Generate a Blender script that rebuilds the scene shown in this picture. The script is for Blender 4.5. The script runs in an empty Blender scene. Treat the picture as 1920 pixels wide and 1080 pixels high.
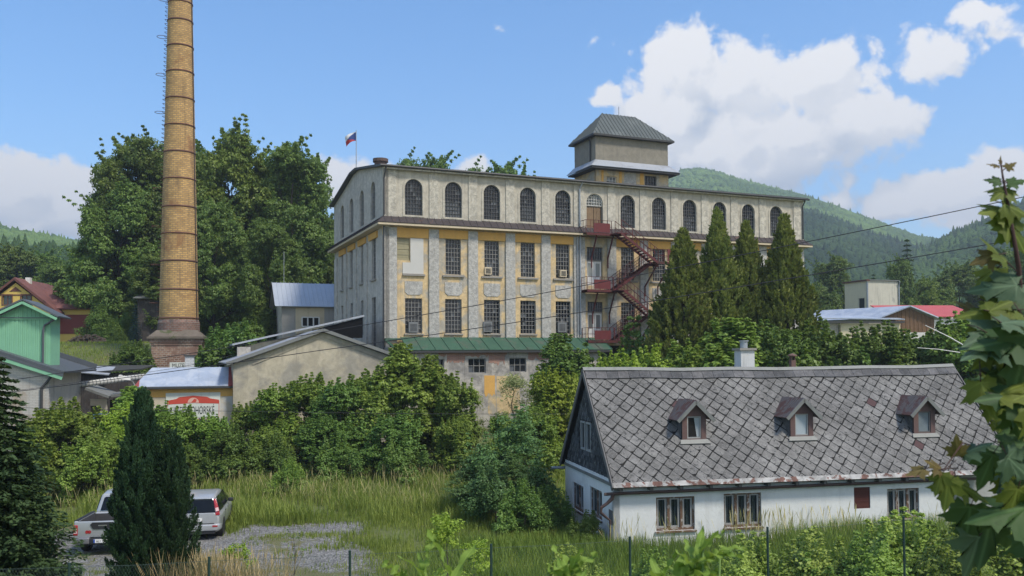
import bpy, math, random
import numpy as np
from mathutils import Matrix, Vector
from mathutils.geometry import tessellate_polygon
scene = bpy.context.scene
R_ = math.radians
# ------------------------------------------------------------------ camera
CAM_F, CAM_P, CAM_R, CAM_S, CAM_Z = 1647.0, .0294, -.0061, 80.0, 6.6
_c, _s, _cr, _sr = math.cos(CAM_P), math.sin(CAM_P), math.cos(CAM_R), math.sin(CAM_R)
FW = np.array([0, _c, _s]); _U = np.array([0, -_s, _c]); _X = np.array([1., 0, 0])
RT = _cr*_X + _sr*_U; UP = -_sr*_X + _cr*_U
EYE = np.array([0, 0, CAM_Z])
cam_d = bpy.data.cameras.new('camera'); cam = bpy.data.objects.new('camera', cam_d)
scene.collection.objects.link(cam); scene.camera = cam
M = Matrix.Identity(4)
for i in range(3):
    M[i][0] = RT[i]; M[i][1] = UP[i]; M[i][2] = -FW[i]; M[i][3] = EYE[i]
cam.matrix_world = M
cam_d.sensor_width = 36; cam_d.lens = 36*CAM_F/1920; cam_d.shift_y = CAM_S/1920
cam_d.dof.use_dof = True; cam_d.dof.focus_distance = 45; cam_d.dof.aperture_fstop = 7.5
cam_d.clip_start = .1; cam_d.clip_end = 8000
# ------------------------------------------------------------------ sun, exposure
SUN_EL, SUN_AZ = R_(54), R_(128)      # azimuth clockwise from the view direction (+Y)
sun_d = bpy.data.lights.new('sun', 'SUN'); sun = bpy.data.objects.new('sun', sun_d)
scene.collection.objects.link(sun)
sv = Vector((math.sin(SUN_AZ)*math.cos(SUN_EL), math.cos(SUN_AZ)*math.cos(SUN_EL), math.sin(SUN_EL)))
sun.rotation_euler = sv.to_track_quat('Z', 'Y').to_euler(); sun.location = (0, 0, 60)
sun_d.energy = 1.7; sun_d.angle = R_(10); sun_d.color = (1, .93, .82)
scene.view_settings.view_transform = 'Standard'; scene.view_settings.look = 'None'
scene.view_settings.exposure = EXPOSURE = 1.34; scene.view_settings.gamma = 1
scene.cycles.max_bounces = 6; scene.cycles.diffuse_bounces = 3; scene.cycles.transparent_max_bounces = 6
scene.cycles.volume_bounces = 0
scene.cycles.caustics_reflective = False; scene.cycles.caustics_refractive = False

# ------------------------------------------------------------------ node helpers
class NT:
    def __init__(s, tree): s.t = tree; s.n = tree.nodes; s.l = tree.links
    def new(s, typ, **kw):
        n = s.n.new(typ)
        for k, v in kw.items(): setattr(n, k, v)
        return n
    def put(s, sock, v):
        if v is None: return
        if isinstance(v, bpy.types.NodeSocket): s.l.new(v, sock)
        else:
            if isinstance(v, (tuple, list)) and sock.type == 'RGBA' and len(v) == 3: v = (*v, 1)
            sock.default_value = v
    def math(s, op, a, b=None, c=None, clamp=False):
        n = s.new('ShaderNodeMath', operation=op, use_clamp=clamp)
        for i, v in enumerate((a, b, c)): s.put(n.inputs[i], v) if v is not None else None
        return n.outputs[0]
    def vmath(s, op, a, b=None, scale=None):
        n = s.new('ShaderNodeVectorMath', operation=op)
        s.put(n.inputs[0], a)
        if b is not None: s.put(n.inputs[1], b)
        if scale is not None: s.put(n.inputs['Scale'], scale)
        return n.outputs['Value'] if op in ('LENGTH', 'DOT_PRODUCT', 'DISTANCE') else n.outputs[0]
    def mix(s, f, a, b, blend='MIX'):
        n = s.new('ShaderNodeMix', data_type='RGBA', blend_type=blend)
        s.put(n.inputs[0], f); s.put(n.inputs[6], a); s.put(n.inputs[7], b)
        return n.outputs[2]
    def noise(s, vec, scale, detail=4, rough=.55, dist=0):
        n = s.new('ShaderNodeTexNoise')
        if vec is not None: s.l.new(vec, n.inputs['Vector'])
        n.inputs['Scale'].default_value = scale; n.inputs['Detail'].default_value = detail
        n.inputs['Roughness'].default_value = rough; n.inputs['Distortion'].default_value = dist
        return n.outputs['Fac']
    def ramp(s, f, a, b, lo=0., hi=1., smooth=True):
        n = s.new('ShaderNodeMapRange', interpolation_type='SMOOTHSTEP' if smooth else 'LINEAR')
        s.put(n.inputs[0], f); s.put(n.inputs[1], a); s.put(n.inputs[2], b); s.put(n.inputs[3], lo); s.put(n.inputs[4], hi)
        return n.outputs[0]
    def scalevec(s, vec, sc):
        n = s.new('ShaderNodeMapping'); s.l.new(vec, n.inputs[0]); n.inputs['Scale'].default_value = sc
        return n.outputs[0]

# ------------------------------------------------------------------ sky with clouds
world = bpy.data.worlds.new('World'); scene.world = world; world.use_nodes = True
w = NT(world.node_tree); w.n.clear()
sky = w.new('ShaderNodeTexSky', sky_type='NISHITA', sun_disc=False, sun_elevation=SUN_EL, sun_rotation=SUN_AZ)
sky.air_density = 1.0; sky.dust_density = .35; sky.ozone_density = 2.2; sky.altitude = 400
SKY_STRENGTH = .095
def cloud_group(ellipses):
    g = bpy.data.node_groups.new('cloud_density', 'ShaderNodeTree')
    g.interface.new_socket('Dir', in_out='INPUT', socket_type='NodeSocketVector')
    g.interface.new_socket('Density', in_out='OUTPUT', socket_type='NodeSocketFloat'); g.interface.new_socket('Broad', in_out='OUTPUT', socket_type='NodeSocketFloat')
    q = NT(g); gi = q.new('NodeGroupInput'); go = q.new('NodeGroupOutput')
    d = gi.outputs[0]
    # azimuth and elevation of the view ray, in radians
    sp = q.new('ShaderNodeSeparateXYZ'); q.l.new(d, sp.inputs[0])
    az = q.math('ARCTAN2', sp.outputs[0], sp.outputs[1]); el = q.math('ARCSINE', sp.outputs[2])
    cb = q.new('ShaderNodeCombineXYZ'); q.l.new(az, cb.inputs[0]); q.l.new(el, cb.inputs[1])
    p = cb.outputs[0]
    wn = q.new('ShaderNodeTexNoise'); q.l.new(p, wn.inputs['Vector']); wn.inputs['Scale'].default_value = 14; wn.inputs['Detail'].default_value = 3
    p2 = q.vmath('ADD', p, q.vmath('SCALE', q.vmath('SUBTRACT', wn.outputs['Color'], (.5, .5, .5)), scale=.035))
    acc = None
    for (px, py, rx, ry, k) in ellipses:
        cx, cy = math.atan2(px-960, CAM_F), math.atan2(668-py, math.hypot(CAM_F, px-960))
        v = q.vmath('MULTIPLY', q.vmath('SUBTRACT', p2, (cx, cy, 0)), (CAM_F/rx, CAM_F/ry, 0))
        e = q.math('MULTIPLY', q.math('SUBTRACT', 1.0, q.vmath('LENGTH', v)), k)
        acc = e if acc is None else q.math('SMOOTH_MAX', acc, e, .38)
    n1 = q.noise(p, 22, 9, .58, .15)
    vo = q.new('ShaderNodeTexVoronoi', feature='SMOOTH_F1'); q.l.new(p2, vo.inputs['Vector']); vo.inputs['Scale'].default_value = 34
    vo.inputs['Smoothness'].default_value = .5; vo.inputs['Detail'].default_value = 3; vo.inputs['Roughness'].default_value = .6
    # broken cloud added out of view, overhead and behind the viewer, as white fill
    far = q.math('MAXIMUM', q.ramp(q.math('ABSOLUTE', az), .7, 1.1), q.ramp(el, .5, .75))
    ov = q.math('MULTIPLY', far, q.ramp(q.noise(d, 1.7, 4, .55), .40, .62, -.4, .9)); ov = q.math('SUBTRACT', ov, q.math('MULTIPLY', q.math('SUBTRACT', 1, far), 3.))
    acc = q.math('MAXIMUM', acc, ov)
    a = q.math('MULTIPLY_ADD', q.math('SUBTRACT', n1, .5), 1.0, q.math('MULTIPLY_ADD', acc, 1.15, .02))
    a = q.math('MULTIPLY_ADD', q.math('SUBTRACT', .36, vo.outputs['Distance']), .42, a)
    q.l.new(a, go.inputs[0]); q.l.new(acc, go.inputs[1])
    return g
CLOUDS = [(1290, 120, 120, 95, 1), (1400, 150, 150, 95, 1), (1540, 155, 150, 100, 1), (1260, 215, 130, 100, 1), (1440, 260, 260, 120, 1),
          (1610, 240, 150, 85, 1), (1400, 325, 200, 70, .9), (1330, 280, 170, 80, 1), (1540, 300, 150, 50, .7), (1145, 172, 62, 32, .8), (1770, 92, 120, 55, .6), (1755, 125, 70, 60, .8), (1850, 22, 75, 34, .7), (1650, 70, 60, 18, .35), (1890, 60, 90, 30, .4),
          (1790, 355, 120, 62, 1), (1690, 375, 85, 50, .9), (1880, 335, 110, 60, 1), (1575, 376, 40, 25, .7), (1800, 420, 150, 40, .6),
          (40, 345, 130, 85, 1.1), (110, 400, 150, 85, 1), (160, 330, 75, 50, .8), (-80, 330, 120, 90, 1), (700, 325, 130, 46, 1), (640, 335, 60, 52, 1), (882, 315, 52, 48, 1),
          (955, 50, 45, 24, .22), (1115, 70, 40, 20, .2)]
cg = cloud_group(CLOUDS)
tc = w.new('ShaderNodeTexCoord'); dirv = w.vmath('NORMALIZE', tc.outputs['Generated'])
ga = w.new('ShaderNodeGroup', node_tree=cg); w.l.new(dirv, ga.inputs[0])
gb = w.new('ShaderNodeGroup', node_tree=cg); w.l.new(w.vmath('NORMALIZE', w.vmath('ADD', dirv, (-.010, -.0, .020))), gb.inputs[0])
gc = w.new('ShaderNodeGroup', node_tree=cg); w.l.new(w.vmath('NORMALIZE', w.vmath('ADD', dirv, (-.02, -.0, .06))), gc.inputs[0])
dens, dens2 = ga.outputs[0], gb.outputs[0]
alpha = w.ramp(dens, -.08, .24)
lit = w.math('ADD', w.math('MULTIPLY', w.ramp(w.math('SUBTRACT', dens, dens2), -.26, .28), .55), w.math('MULTIPLY', w.ramp(w.math('SUBTRACT', ga.outputs[1], gc.outputs[1]), -.45, .30), .65))
core = w.ramp(dens, .3, 1.15)
lit2 = w.math('SUBTRACT', w.math('ADD', lit, .12), w.math('MULTIPLY', core, .34), clamp=True)
ccol = w.mix(lit2, (.20, .235, .29), (.425, .42, .418))
bg1 = w.new('ShaderNodeBackground'); bg2 = w.new('ShaderNodeBackground')
skyc = w.new('ShaderNodeHueSaturation'); w.l.new(sky.outputs[0], skyc.inputs['Color']); skyc.inputs['Saturation'].default_value = 1.26
w.l.new(skyc.outputs[0], bg1.inputs[0]); bg1.inputs[1].default_value = SKY_STRENGTH
w.l.new(ccol, bg2.inputs[0]); bg2.inputs[1].default_value = 1.0
mx = w.new('ShaderNodeMixShader'); w.l.new(alpha, mx.inputs[0]); w.l.new(bg1.outputs[0], mx.inputs[1]); w.l.new(bg2.outputs[0], mx.inputs[2])
wo = w.new('ShaderNodeOutputWorld'); w.l.new(mx.outputs[0], wo.inputs[0])
world.cycles.sampling_method = 'MANUAL'; world.cycles.sample_map_resolution = 512

# ------------------------------------------------------------------ where a pixel of the photograph lies in the world
def ray(px, py): return FW + RT*(px-960)/CAM_F - UP*(py-540-CAM_S)/CAM_F
def at(px, py, d): r = ray(px, py); return EYE + r*(d/r[1])
def on_plane(px, py, O, n): r = ray(px, py); return EYE + r*(np.dot(np.array(O)-EYE, n)/np.dot(r, n))
def on_ground(px, py, z=0.): r = ray(px, py); return EYE + r*((z-CAM_Z)/r[2])
def smooth(t): t = min(1, max(0, t)); return t*t*(3-2*t)
def ground_z(x, y):
    z = 5*(1-smooth((y+6)/33)) if y < 27 else 0.
    z = min(z, 5-.19*y+.3) if 4 < y < 27 else z
    z = max(z, 0)
    z += 1.2*smooth((y-46)/14)
    left = smooth((-x-8)/14)
    z += left*6.8*smooth((y-58)/20) + (1-left)*3.5*smooth((y-62)/40)
    return z
# ------------------------------------------------------------------ mesh helpers
COL = scene.collection
class MB:
    """collects boxes, bars, tubes, plates and builds ONE mesh object"""
    def __init__(s): s.v = []; s.f = []; s.uv = {}
    def add(s, vs, fs):
        b = len(s.v); s.v += [tuple(map(float, p)) for p in vs]; s.f += [tuple(i+b for i in f) for f in fs]; return s
    def box(s, x0, x1, y0, y1, z0, z1):
        return s.add([(x0,y0,z0),(x1,y0,z0),(x1,y1,z0),(x0,y1,z0),(x0,y0,z1),(x1,y0,z1),(x1,y1,z1),(x0,y1,z1)],
                     [(0,3,2,1),(4,5,6,7),(0,1,5,4),(1,2,6,5),(2,3,7,6),(3,0,4,7)])
    def hexa(s, b, t):   # four bottom, four top corners
        return s.add(list(b)+list(t), [(0,3,2,1),(4,5,6,7),(0,1,5,4),(1,2,6,5),(2,3,7,6),(3,0,4,7)])
    def poly(s, pts): return s.add(pts, [tuple(range(len(pts)))])
    def prism(s, pts, off):      # a flat outline given thickness by vector off
        n = len(pts); off = np.array(off)
        vs = [np.array(p, float) for p in pts]; vs = vs+[p+off for p in vs]
        return s.add(vs, [tuple(range(n))[::-1], tuple(range(n, 2*n))]+[(i, (i+1)%n, n+(i+1)%n, n+i) for i in range(n)])
    def slab(s, a, b, c, d, t):  # quad with thickness t along its normal
        a, b, c, d = map(np.array, (a, b, c, d)); n = np.cross(b-a, d-a); n = n/np.linalg.norm(n)*t
        return s.hexa((a, b, c, d), (a+n, b+n, c+n, d+n))
    def tube(s, pts, r, n=6, cap=True):
        pts = [np.array(p, float) for p in pts]; m = len(pts)
        rr = [r]*m if np.isscalar(r) else list(r)
        vs = []; ref = None
        for i, p in enumerate(pts):
            t = pts[min(i+1, m-1)]-pts[max(i-1, 0)]; t = t/(np.linalg.norm(t)+1e-9)
            if ref is None: ref = np.cross(t, (0, 0, 1) if abs(t[2]) < .9 else (1, 0, 0))
            u = ref-t*np.dot(ref, t); u = u/(np.linalg.norm(u)+1e-9); ref = u; q = np.cross(t, u)
            for k in range(n):
                a = 2*math.pi*k/n; vs.append(p+(u*math.cos(a)+q*math.sin(a))*rr[i])
        fs = [(i*n+k, i*n+(k+1)%n, (i+1)*n+(k+1)%n, (i+1)*n+k) for i in range(m-1) for k in range(n)]
        if cap: fs += [tuple(range(n))[::-1], tuple(range((m-1)*n, m*n))]
        return s.add(vs, fs)
    def bar(s, a, b, w=.05, h=None):
        h = h or w; a = np.array(a, float); b = np.array(b, float); t = b-a; t = t/np.linalg.norm(t)
        u = np.cross(t, (0, 0, 1) if abs(t[2]) < .95 else (1, 0, 0)); u /= np.linalg.norm(u); q = np.cross(u, t)
        c = [(-1,-1),(1,-1),(1,1),(-1,1)]
        return s.hexa([a+u*x*w/2+q*y*h/2 for x, y in c], [b+u*x*w/2+q*y*h/2 for x, y in c])
    def lathe(s, prof, n=24, cx=0, cy=0, ang0=0):
        vs = [(cx+r*math.cos(ang0+2*math.pi*k/n), cy+r*math.sin(ang0+2*math.pi*k/n), z) for r, z in prof for k in range(n)]
        fs = [(i*n+k, i*n+(k+1)%n, (i+1)*n+(k+1)%n, (i+1)*n+k) for i in range(len(prof)-1) for k in range(n)]
        fs += [tuple(range(n))[::-1], tuple(range((len(prof)-1)*n, len(prof)*n))]
        return s.add(vs, fs)
    def wall(s, outer, holes, depth, tf):
        """wall face with openings: outline and holes in (u, z); reveals run inward by depth"""
        loops = [outer]+holes
        flat = [p for lp in loops for p in lp]
        tris = tessellate_polygon([[Vector((p[0], p[1], 0)) for p in lp] for lp in loops])
        s.add([tf(p[0], 0, p[1]) for p in flat], [tuple(t) for t in tris])
        for lp in loops:
            n = len(lp)
            s.add([tf(p[0], 0, p[1]) for p in lp]+[tf(p[0], depth, p[1]) for p in lp], [(i, (i+1)%n, n+(i+1)%n, n+i) for i in range(n)])
        return s
    def mesh(s, name, m, smooth=False, uvf=None):
        me = bpy.data.meshes.new(name); me.from_pydata(s.v, [], s.f)
        me.materials.append(m)
        if smooth: me.polygons.foreach_set('use_smooth', [True]*len(me.polygons))
        if uvf:
            ul = me.uv_layers.new(name='UVMap')
            for lp in me.loops: ul.data[lp.index].uv = uvf(s.v[lp.vertex_index])
        me.update(); return me
    def build(s, name, m, parent=None, smooth=False, uvf=None, loc=None, rotz=0):
        return link(name, s.mesh(name, m, smooth, uvf), parent, loc, rotz)
def link(name, me, parent=None, loc=None, rotz=0):
    o = bpy.data.objects.new(name, me); COL.objects.link(o); o.parent = parent
    if loc is not None: o.location = loc
    o.rotation_euler = (0, 0, rotz); return o
def tag(o, label=None, cat=None, group=None, kind=None):
    for k, v in (('label', label), ('category', cat), ('group', group), ('kind', kind)):
        if v: o[k] = v
    return o
def thing(name, label, cat, loc=(0, 0, 0), rotz=0, group=None):
    o = bpy.data.objects.new(name, None); COL.objects.link(o); o.empty_display_size = .3
    o.location = loc; o.rotation_euler = (0, 0, rotz); return tag(o, label, cat, group)
def frontal(u, d, z): return (u, d, z)           # wall along local x, facing -y
def sidelong(u, d, z): return (d, u, z)          # wall along local y, facing -x
def rect(u0, u1, z0, z1): return [(u0, z0), (u1, z0), (u1, z1), (u0, z1)]
def arch(uc, w_, z0, z1, n=12):
    r = w_/2; return [(uc-r, z0), (uc+r, z0)]+[(uc+r*math.cos(math.pi*k/n), z1-r+r*math.sin(math.pi*k/n)) for k in range(n+1)]
def fast_mesh(name, V, nper, m, smooth=False):
    """many loose faces of nper corners each, straight from an array"""
    me = bpy.data.meshes.new(name); V = np.ascontiguousarray(V, np.float32).reshape(-1, 3); n = len(V); nf = n//nper
    me.vertices.add(n); me.vertices.foreach_set('co', V.ravel())
    me.loops.add(n); me.loops.foreach_set('vertex_index', np.arange(n, dtype=np.int32))
    me.polygons.add(nf); me.polygons.foreach_set('loop_start', np.arange(0, n, nper, dtype=np.int32))
    me.polygons.foreach_set('loop_total', np.full(nf, nper, np.int32))
    me.materials.append(m); me.update(calc_edges=True); return me
def idx_mesh(name, V, F, m, smooth=False):
    me = bpy.data.meshes.new(name); V = np.ascontiguousarray(V, np.float32); F = np.ascontiguousarray(F, np.int32)
    k = F.shape[1]; nf = len(F)
    me.vertices.add(len(V)); me.vertices.foreach_set('co', V.ravel())
    me.loops.add(nf*k); me.loops.foreach_set('vertex_index', F.ravel())
    me.polygons.add(nf); me.polygons.foreach_set('loop_start', np.arange(0, nf*k, k, dtype=np.int32))
    me.polygons.foreach_set('loop_total', np.full(nf, k, np.int32))
    if smooth: me.polygons.foreach_set('use_smooth', np.ones(nf, bool))
    me.materials.append(m); me.update(calc_edges=True); return me

# ------------------------------------------------------------------ materials
MATS = {}
def newmat(name):
    m = bpy.data.materials.new(name); m.use_nodes = True; t = NT(m.node_tree)
    b = t.n['Principled BSDF']; return m, t, b
def bump(t, b, h, strength, dist=.02):
    n = t.new('ShaderNodeBump'); t.put(n.inputs['Height'], h); n.inputs['Strength'].default_value = strength; n.inputs['Distance'].default_value = dist
    t.l.new(n.outputs[0], b.inputs['Normal'])
def plain(name, col, rough=.8, var=.18, scale=2.5, bmp=0., bscale=40, metal=0., spec=.3, streak=0., streak_col=(.05, .045, .04), patch=None, mott=None):
    """weathered surface: two scales of tone, optional vertical streaks, patches of another colour and grain"""
    if name in MATS: return MATS[name]
    m, t, b = newmat(name); co = t.new('ShaderNodeTexCoord').outputs['Object']
    n1 = t.noise(co, scale, 6, .6); n2 = t.noise(co, scale*7, 4, .6)
    f = t.math('MULTIPLY_ADD', t.math('SUBTRACT', n1, .5), 2.4*var, t.math('MULTIPLY_ADD', t.math('SUBTRACT', n2, .5), 1.4*var, 1.0))
    oi = t.new('ShaderNodeObjectInfo').outputs['Random']
    f = t.math('MULTIPLY', f, t.math('MULTIPLY_ADD', oi, var*.35, 1-var*.17))
    c = t.vmath('SCALE', tuple(col), scale=f)
    if patch:
        pc, ps, lo, hi = patch
        c = t.mix(t.ramp(t.noise(co, ps, 6, .65, .4), lo, hi), c, pc)
    if mott:
        c = t.vmath('SCALE', c, scale=t.ramp(t.noise(co, mott[0], 3, .65, .8), .34, .66, 1-mott[1], 1+mott[1]*.7))
    if streak:
        st = t.noise(t.scalevec(co, (2.2, 2.2, .16)), 1.6, 5, .65)
        c = t.mix(t.math('MULTIPLY', t.ramp(st, .5, .78), streak), c, streak_col)
    t.l.new(c, b.inputs['Base Color']); b.inputs['Roughness'].default_value = rough
    b.inputs['Metallic'].default_value = metal; b.inputs['Specular IOR Level'].default_value = spec
    if bmp: bump(t, b, t.noise(co, bscale, 5, .6), bmp, .03)
    MATS[name] = m; return m
def brick(name, c1, c2, mortar, bw=.29, bh=.075, mode='xz', var=.3, msize=.012, patch=None, streak=0.):
    m, t, b = newmat(name); tcn = t.new('ShaderNodeTexCoord'); co = tcn.outputs['Object']
    if mode == 'uv': vec = tcn.outputs['UV']
    else:
        sp = t.new('ShaderNodeSeparateXYZ'); t.l.new(co, sp.inputs[0]); cb = t.new('ShaderNodeCombineXYZ')
        a = {'xz': sp.outputs[0], 'yz': sp.outputs[1], 'both': t.math('ADD', sp.outputs[0], sp.outputs[1])}[mode]
        t.l.new(a, cb.inputs[0]); t.l.new(sp.outputs[2], cb.inputs[1]); vec = cb.outputs[0]
    br = t.new('ShaderNodeTexBrick'); t.l.new(vec, br.inputs['Vector'])
    for k, v in (('Color1', c1), ('Color2', c2), ('Mortar', mortar)): br.inputs[k].default_value = (*v, 1)
    br.inputs['Scale'].default_value = 1; br.inputs['Mortar Size'].default_value = msize; br.inputs['Brick Width'].default_value = bw; br.inputs['Row Height'].default_value = bh
    br.inputs['Bias'].default_value = -.1
    c = br.outputs['Color']; n = t.noise(co, 1.1, 6, .6)
    f = t.math('MULTIPLY_ADD', t.math('SUBTRACT', n, .5), 2*var, 1.0)
    c = t.vmath('SCALE', c, scale=f)
    c = t.mix(t.ramp(t.noise(co, 7, 4, .7), .62, .75), c, tuple(x*.35 for x in c1))
    if patch: c = t.mix(t.ramp(t.noise(co, patch[1], 6, .65, .3), patch[2], patch[3]), c, patch[0])
    if streak: c = t.mix(t.math('MULTIPLY', t.ramp(t.noise(t.scalevec(co, (2, 2, .15)), 1.5, 5, .65), .5, .78), streak), c, (.05, .04, .035))
    t.l.new(c, b.inputs['Base Color']); b.inputs['Roughness'].default_value = .9
    bump(t, b, br.outputs['Fac'], -.4, .02); MATS[name] = m; return m
def leaf(name, col, col2, trans=.3, hue=.04, rough=.5, nscale=.6, spec=.3, gain=1.62):
    """foliage: every leaf its own tone, slow drift through the crown, light through the blade"""
    if name in MATS: return MATS[name]
    col, col2 = [tuple(min(.9, x*gain*k) for x, k in zip(c, (1.08, 1., .85))) for c in (col, col2)]
    m, t, b = newmat(name)
    ri = t.new('ShaderNodeNewGeometry').outputs['Random Per Island']; co = t.new('ShaderNodeTexCoord').outputs['Object']
    oi = t.new('ShaderNodeObjectInfo').outputs['Random']
    f = t.math('ADD', t.math('MULTIPLY', ri, .55), t.math('MULTIPLY', t.ramp(t.noise(co, nscale, 3, .5), .35, .65), .5), clamp=True)
    c = t.mix(f, tuple(col), tuple(col2))
    h = t.new('ShaderNodeHueSaturation'); t.l.new(c, h.inputs['Color'])
    t.put(h.inputs['Hue'], t.math('MULTIPLY_ADD', t.math('SUBTRACT', oi, .5), hue, .5))
    t.put(h.inputs['Value'], t.math('MULTIPLY_ADD', t.math('SUBTRACT', oi, .5), .35, 1.0))
    t.l.new(h.outputs[0], b.inputs['Base Color']); b.inputs['Roughness'].default_value = rough; b.inputs['Specular IOR Level'].default_value = spec
    tr = t.new('ShaderNodeBsdfTranslucent'); tcl = t.mix(.5, h.outputs[0], (.24, .36, .03)); t.l.new(tcl, tr.inputs[0])
    ms = t.new('ShaderNodeMixShader'); ms.inputs[0].default_value = trans
    t.l.new(b.outputs[0], ms.inputs[1]); t.l.new(tr.outputs[0], ms.inputs[2]); t.l.new(ms.outputs[0], t.n['Material Output'].inputs[0])
    MATS[name] = m; return m
def pane_mat(name, dirt=.35, dirty_rows=.6, dark=(.012, .014, .016), grey=(.13, .14, .15)):
    """window panes: dark rooms behind, each pane a little different, lower rows dulled by dirt (UV counts panes)"""
    m, t, b = newmat(name); uv = t.new('ShaderNodeTexCoord').outputs['UV']
    sp = t.new('ShaderNodeSeparateXYZ'); t.l.new(uv, sp.inputs[0]); oi = t.new('ShaderNodeObjectInfo').outputs['Random']
    cb = t.new('ShaderNodeCombineXYZ'); t.l.new(t.math('FLOOR', sp.outputs[0]), cb.inputs[0]); t.l.new(t.math('FLOOR', sp.outputs[1]), cb.inputs[1])
    t.l.new(t.math('MULTIPLY', oi, 57.), cb.inputs[2])
    wn = t.new('ShaderNodeTexWhiteNoise'); t.l.new(cb.outputs[0], wn.inputs['Vector']); r = wn.outputs['Value']
    big = t.noise(uv, .6, 4, .6)
    low = t.math('LESS_THAN', sp.outputs[2] if False else t.math('MULTIPLY', sp.outputs[1], 1.0), dirty_rows*7)
    f = t.math('ADD', t.math('MULTIPLY', t.math('MULTIPLY', t.math('MULTIPLY', low, dirt), t.ramp(t.math('FRACT', t.math('MULTIPLY', oi, 7.3)), .15, .8, .25, 1.3)), t.math('MULTIPLY_ADD', r, .5, .6)), t.math('MULTIPLY', t.math('GREATER_THAN', r, .89), .75), clamp=True)
    f = t.math('MULTIPLY', f, t.math('GREATER_THAN', t.math('FRACT', t.math('MULTIPLY', r, 13.7)), .1))
    f = t.math('MULTIPLY', f, t.math('MULTIPLY_ADD', big, 1.1, .45), clamp=True)
    t.l.new(t.mix(f, dark, grey), b.inputs['Base Color'])
    t.put(b.inputs['Roughness'], t.math('MULTIPLY_ADD', f, .45, .08)); b.inputs['Specular IOR Level'].default_value = .5
    n = t.new('ShaderNodeBump'); n.inputs['Strength'].default_value = .12; n.inputs['Distance'].default_value = .05
    t.l.new(t.math('MULTIPLY', r, .3), n.inputs['Height']); t.l.new(n.outputs[0], b.inputs['Normal'])
    MATS[name] = m; return m
# ------------------------------------------------------------------ material list
m_rough = plain('rough_grey_render', (.41, .395, .36), .95, .16, 1.0, 1.0, 9, streak=.35, streak_col=(.22, .205, .18), mott=(4.5, .24))
m_beige = plain('beige_render', (.47, .43, .35), .95, .16, .8, .5, 14, streak=.6, streak_col=(.2, .175, .14), mott=(2.2, .13))
m_beige2 = plain('beige_rough_render', (.47, .435, .36), .95, .16, 1.1, .9, 9, streak=.45, streak_col=(.2, .18, .15), mott=(3.2, .24))
m_cream = plain('cream_render', (.57, .425, .23), .92, .2, 1.0, .3, 14, streak=.75, streak_col=(.30, .25, .18), patch=((.38, .345, .28), .6, .46, .6), mott=(2.4, .14))
m_side = plain('grey_side_render', (.47, .44, .39), .95, .18, .7, .4, 12, streak=.75, streak_col=(.16, .15, .13), mott=(2.5, .15))
m_ochre = plain('ochre_render', (.63, .36, .10), .9, .14, 1.1, .2, 14, streak=.35, streak_col=(.4, .28, .14))
m_sill = plain('stone_sill', (.27, .25, .22), .9, .2, 3)
m_fascia = plain('cream_fascia', (.55, .46, .32), .85, .15, 1.2, streak=.3, streak_col=(.25, .2, .15))
m_skirt = plain('brown_sheet_roof', (.048, .038, .037), .65, .3, 1.3, patch=((.10, .055, .04), 1.2, .6, .72), streak=.2)
m_gut = plain('dark_gutter', (.05, .05, .05), .5, .2, 3)
m_zinc = plain('zinc_pipe', (.33, .35, .37), .45, .15, 3, metal=.4)
m_green = plain('green_sheet_roof', (.042, .10, .063), .6, .25, 1.0, patch=((.075, .095, .07), .8, .5, .66), streak=.3)
m_tin = plain('weathered_tin_roof', (.36, .38, .41), .5, .14, .9, metal=.25, patch=((.28, .29, .31), .7, .5, .66))
m_blue = plain('pale_blue_tin_roof', (.34, .39, .47), .5, .1, .9, metal=.15, patch=((.42, .46, .52), .9, .45, .6), streak=.2)
m_copper = plain('grey_green_sheet_roof', (.085, .097, .092), .6, .2, .8, patch=((.12, .133, .125), .5, .5, .65), streak=.4)
m_red = plain('red_steel', (.10, .024, .023), .65, .25, 2.5, patch=((.05, .026, .02), 2, .48, .64))
m_bar = plain('window_bar', (.27, .26, .24), .7, .2, 2)
m_bard = plain('dark_window_bar', (.12, .12, .12), .7, .2, 2)
m_white = plain('white_paint', (.68, .66, .62), .6, .08, 3, streak=.25)
m_wdoor = plain('weathered_wood_door', (.22, .15, .09), .85, .35, 2, streak=.7, streak_col=(.06, .045, .03))
m_patch = plain('fresh_white_render', (.52, .505, .465), .9, .06, 1)
m_shutter = plain('olive_boards', (.30, .27, .17), .85, .2, 3)
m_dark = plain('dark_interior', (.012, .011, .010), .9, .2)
m_black = plain('black_rubber', (.02, .02, .02), .7, .2)
m_wire = plain('dark_wire', (.03, .03, .035), .6, .1)
m_pane = pane_mat('dirty_pane', .12, .5)
m_panef = pane_mat('frosted_dirty_pane', .7, .62, grey=(.12, .125, .13))
m_panes = pane_mat('grey_side_pane', .8, 1., dark=(.06, .065, .06), grey=(.25, .26, .24))
m_annex = plain('basement_render', (.42, .39, .34), .95, .24, .8, .6, 10, streak=.6, patch=((.27, .255, .235), .6, .48, .62), mott=(2, .18))
m_brick = brick('red_brick', (.30, .12, .075), (.40, .18, .11), (.34, .3, .26))

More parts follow.
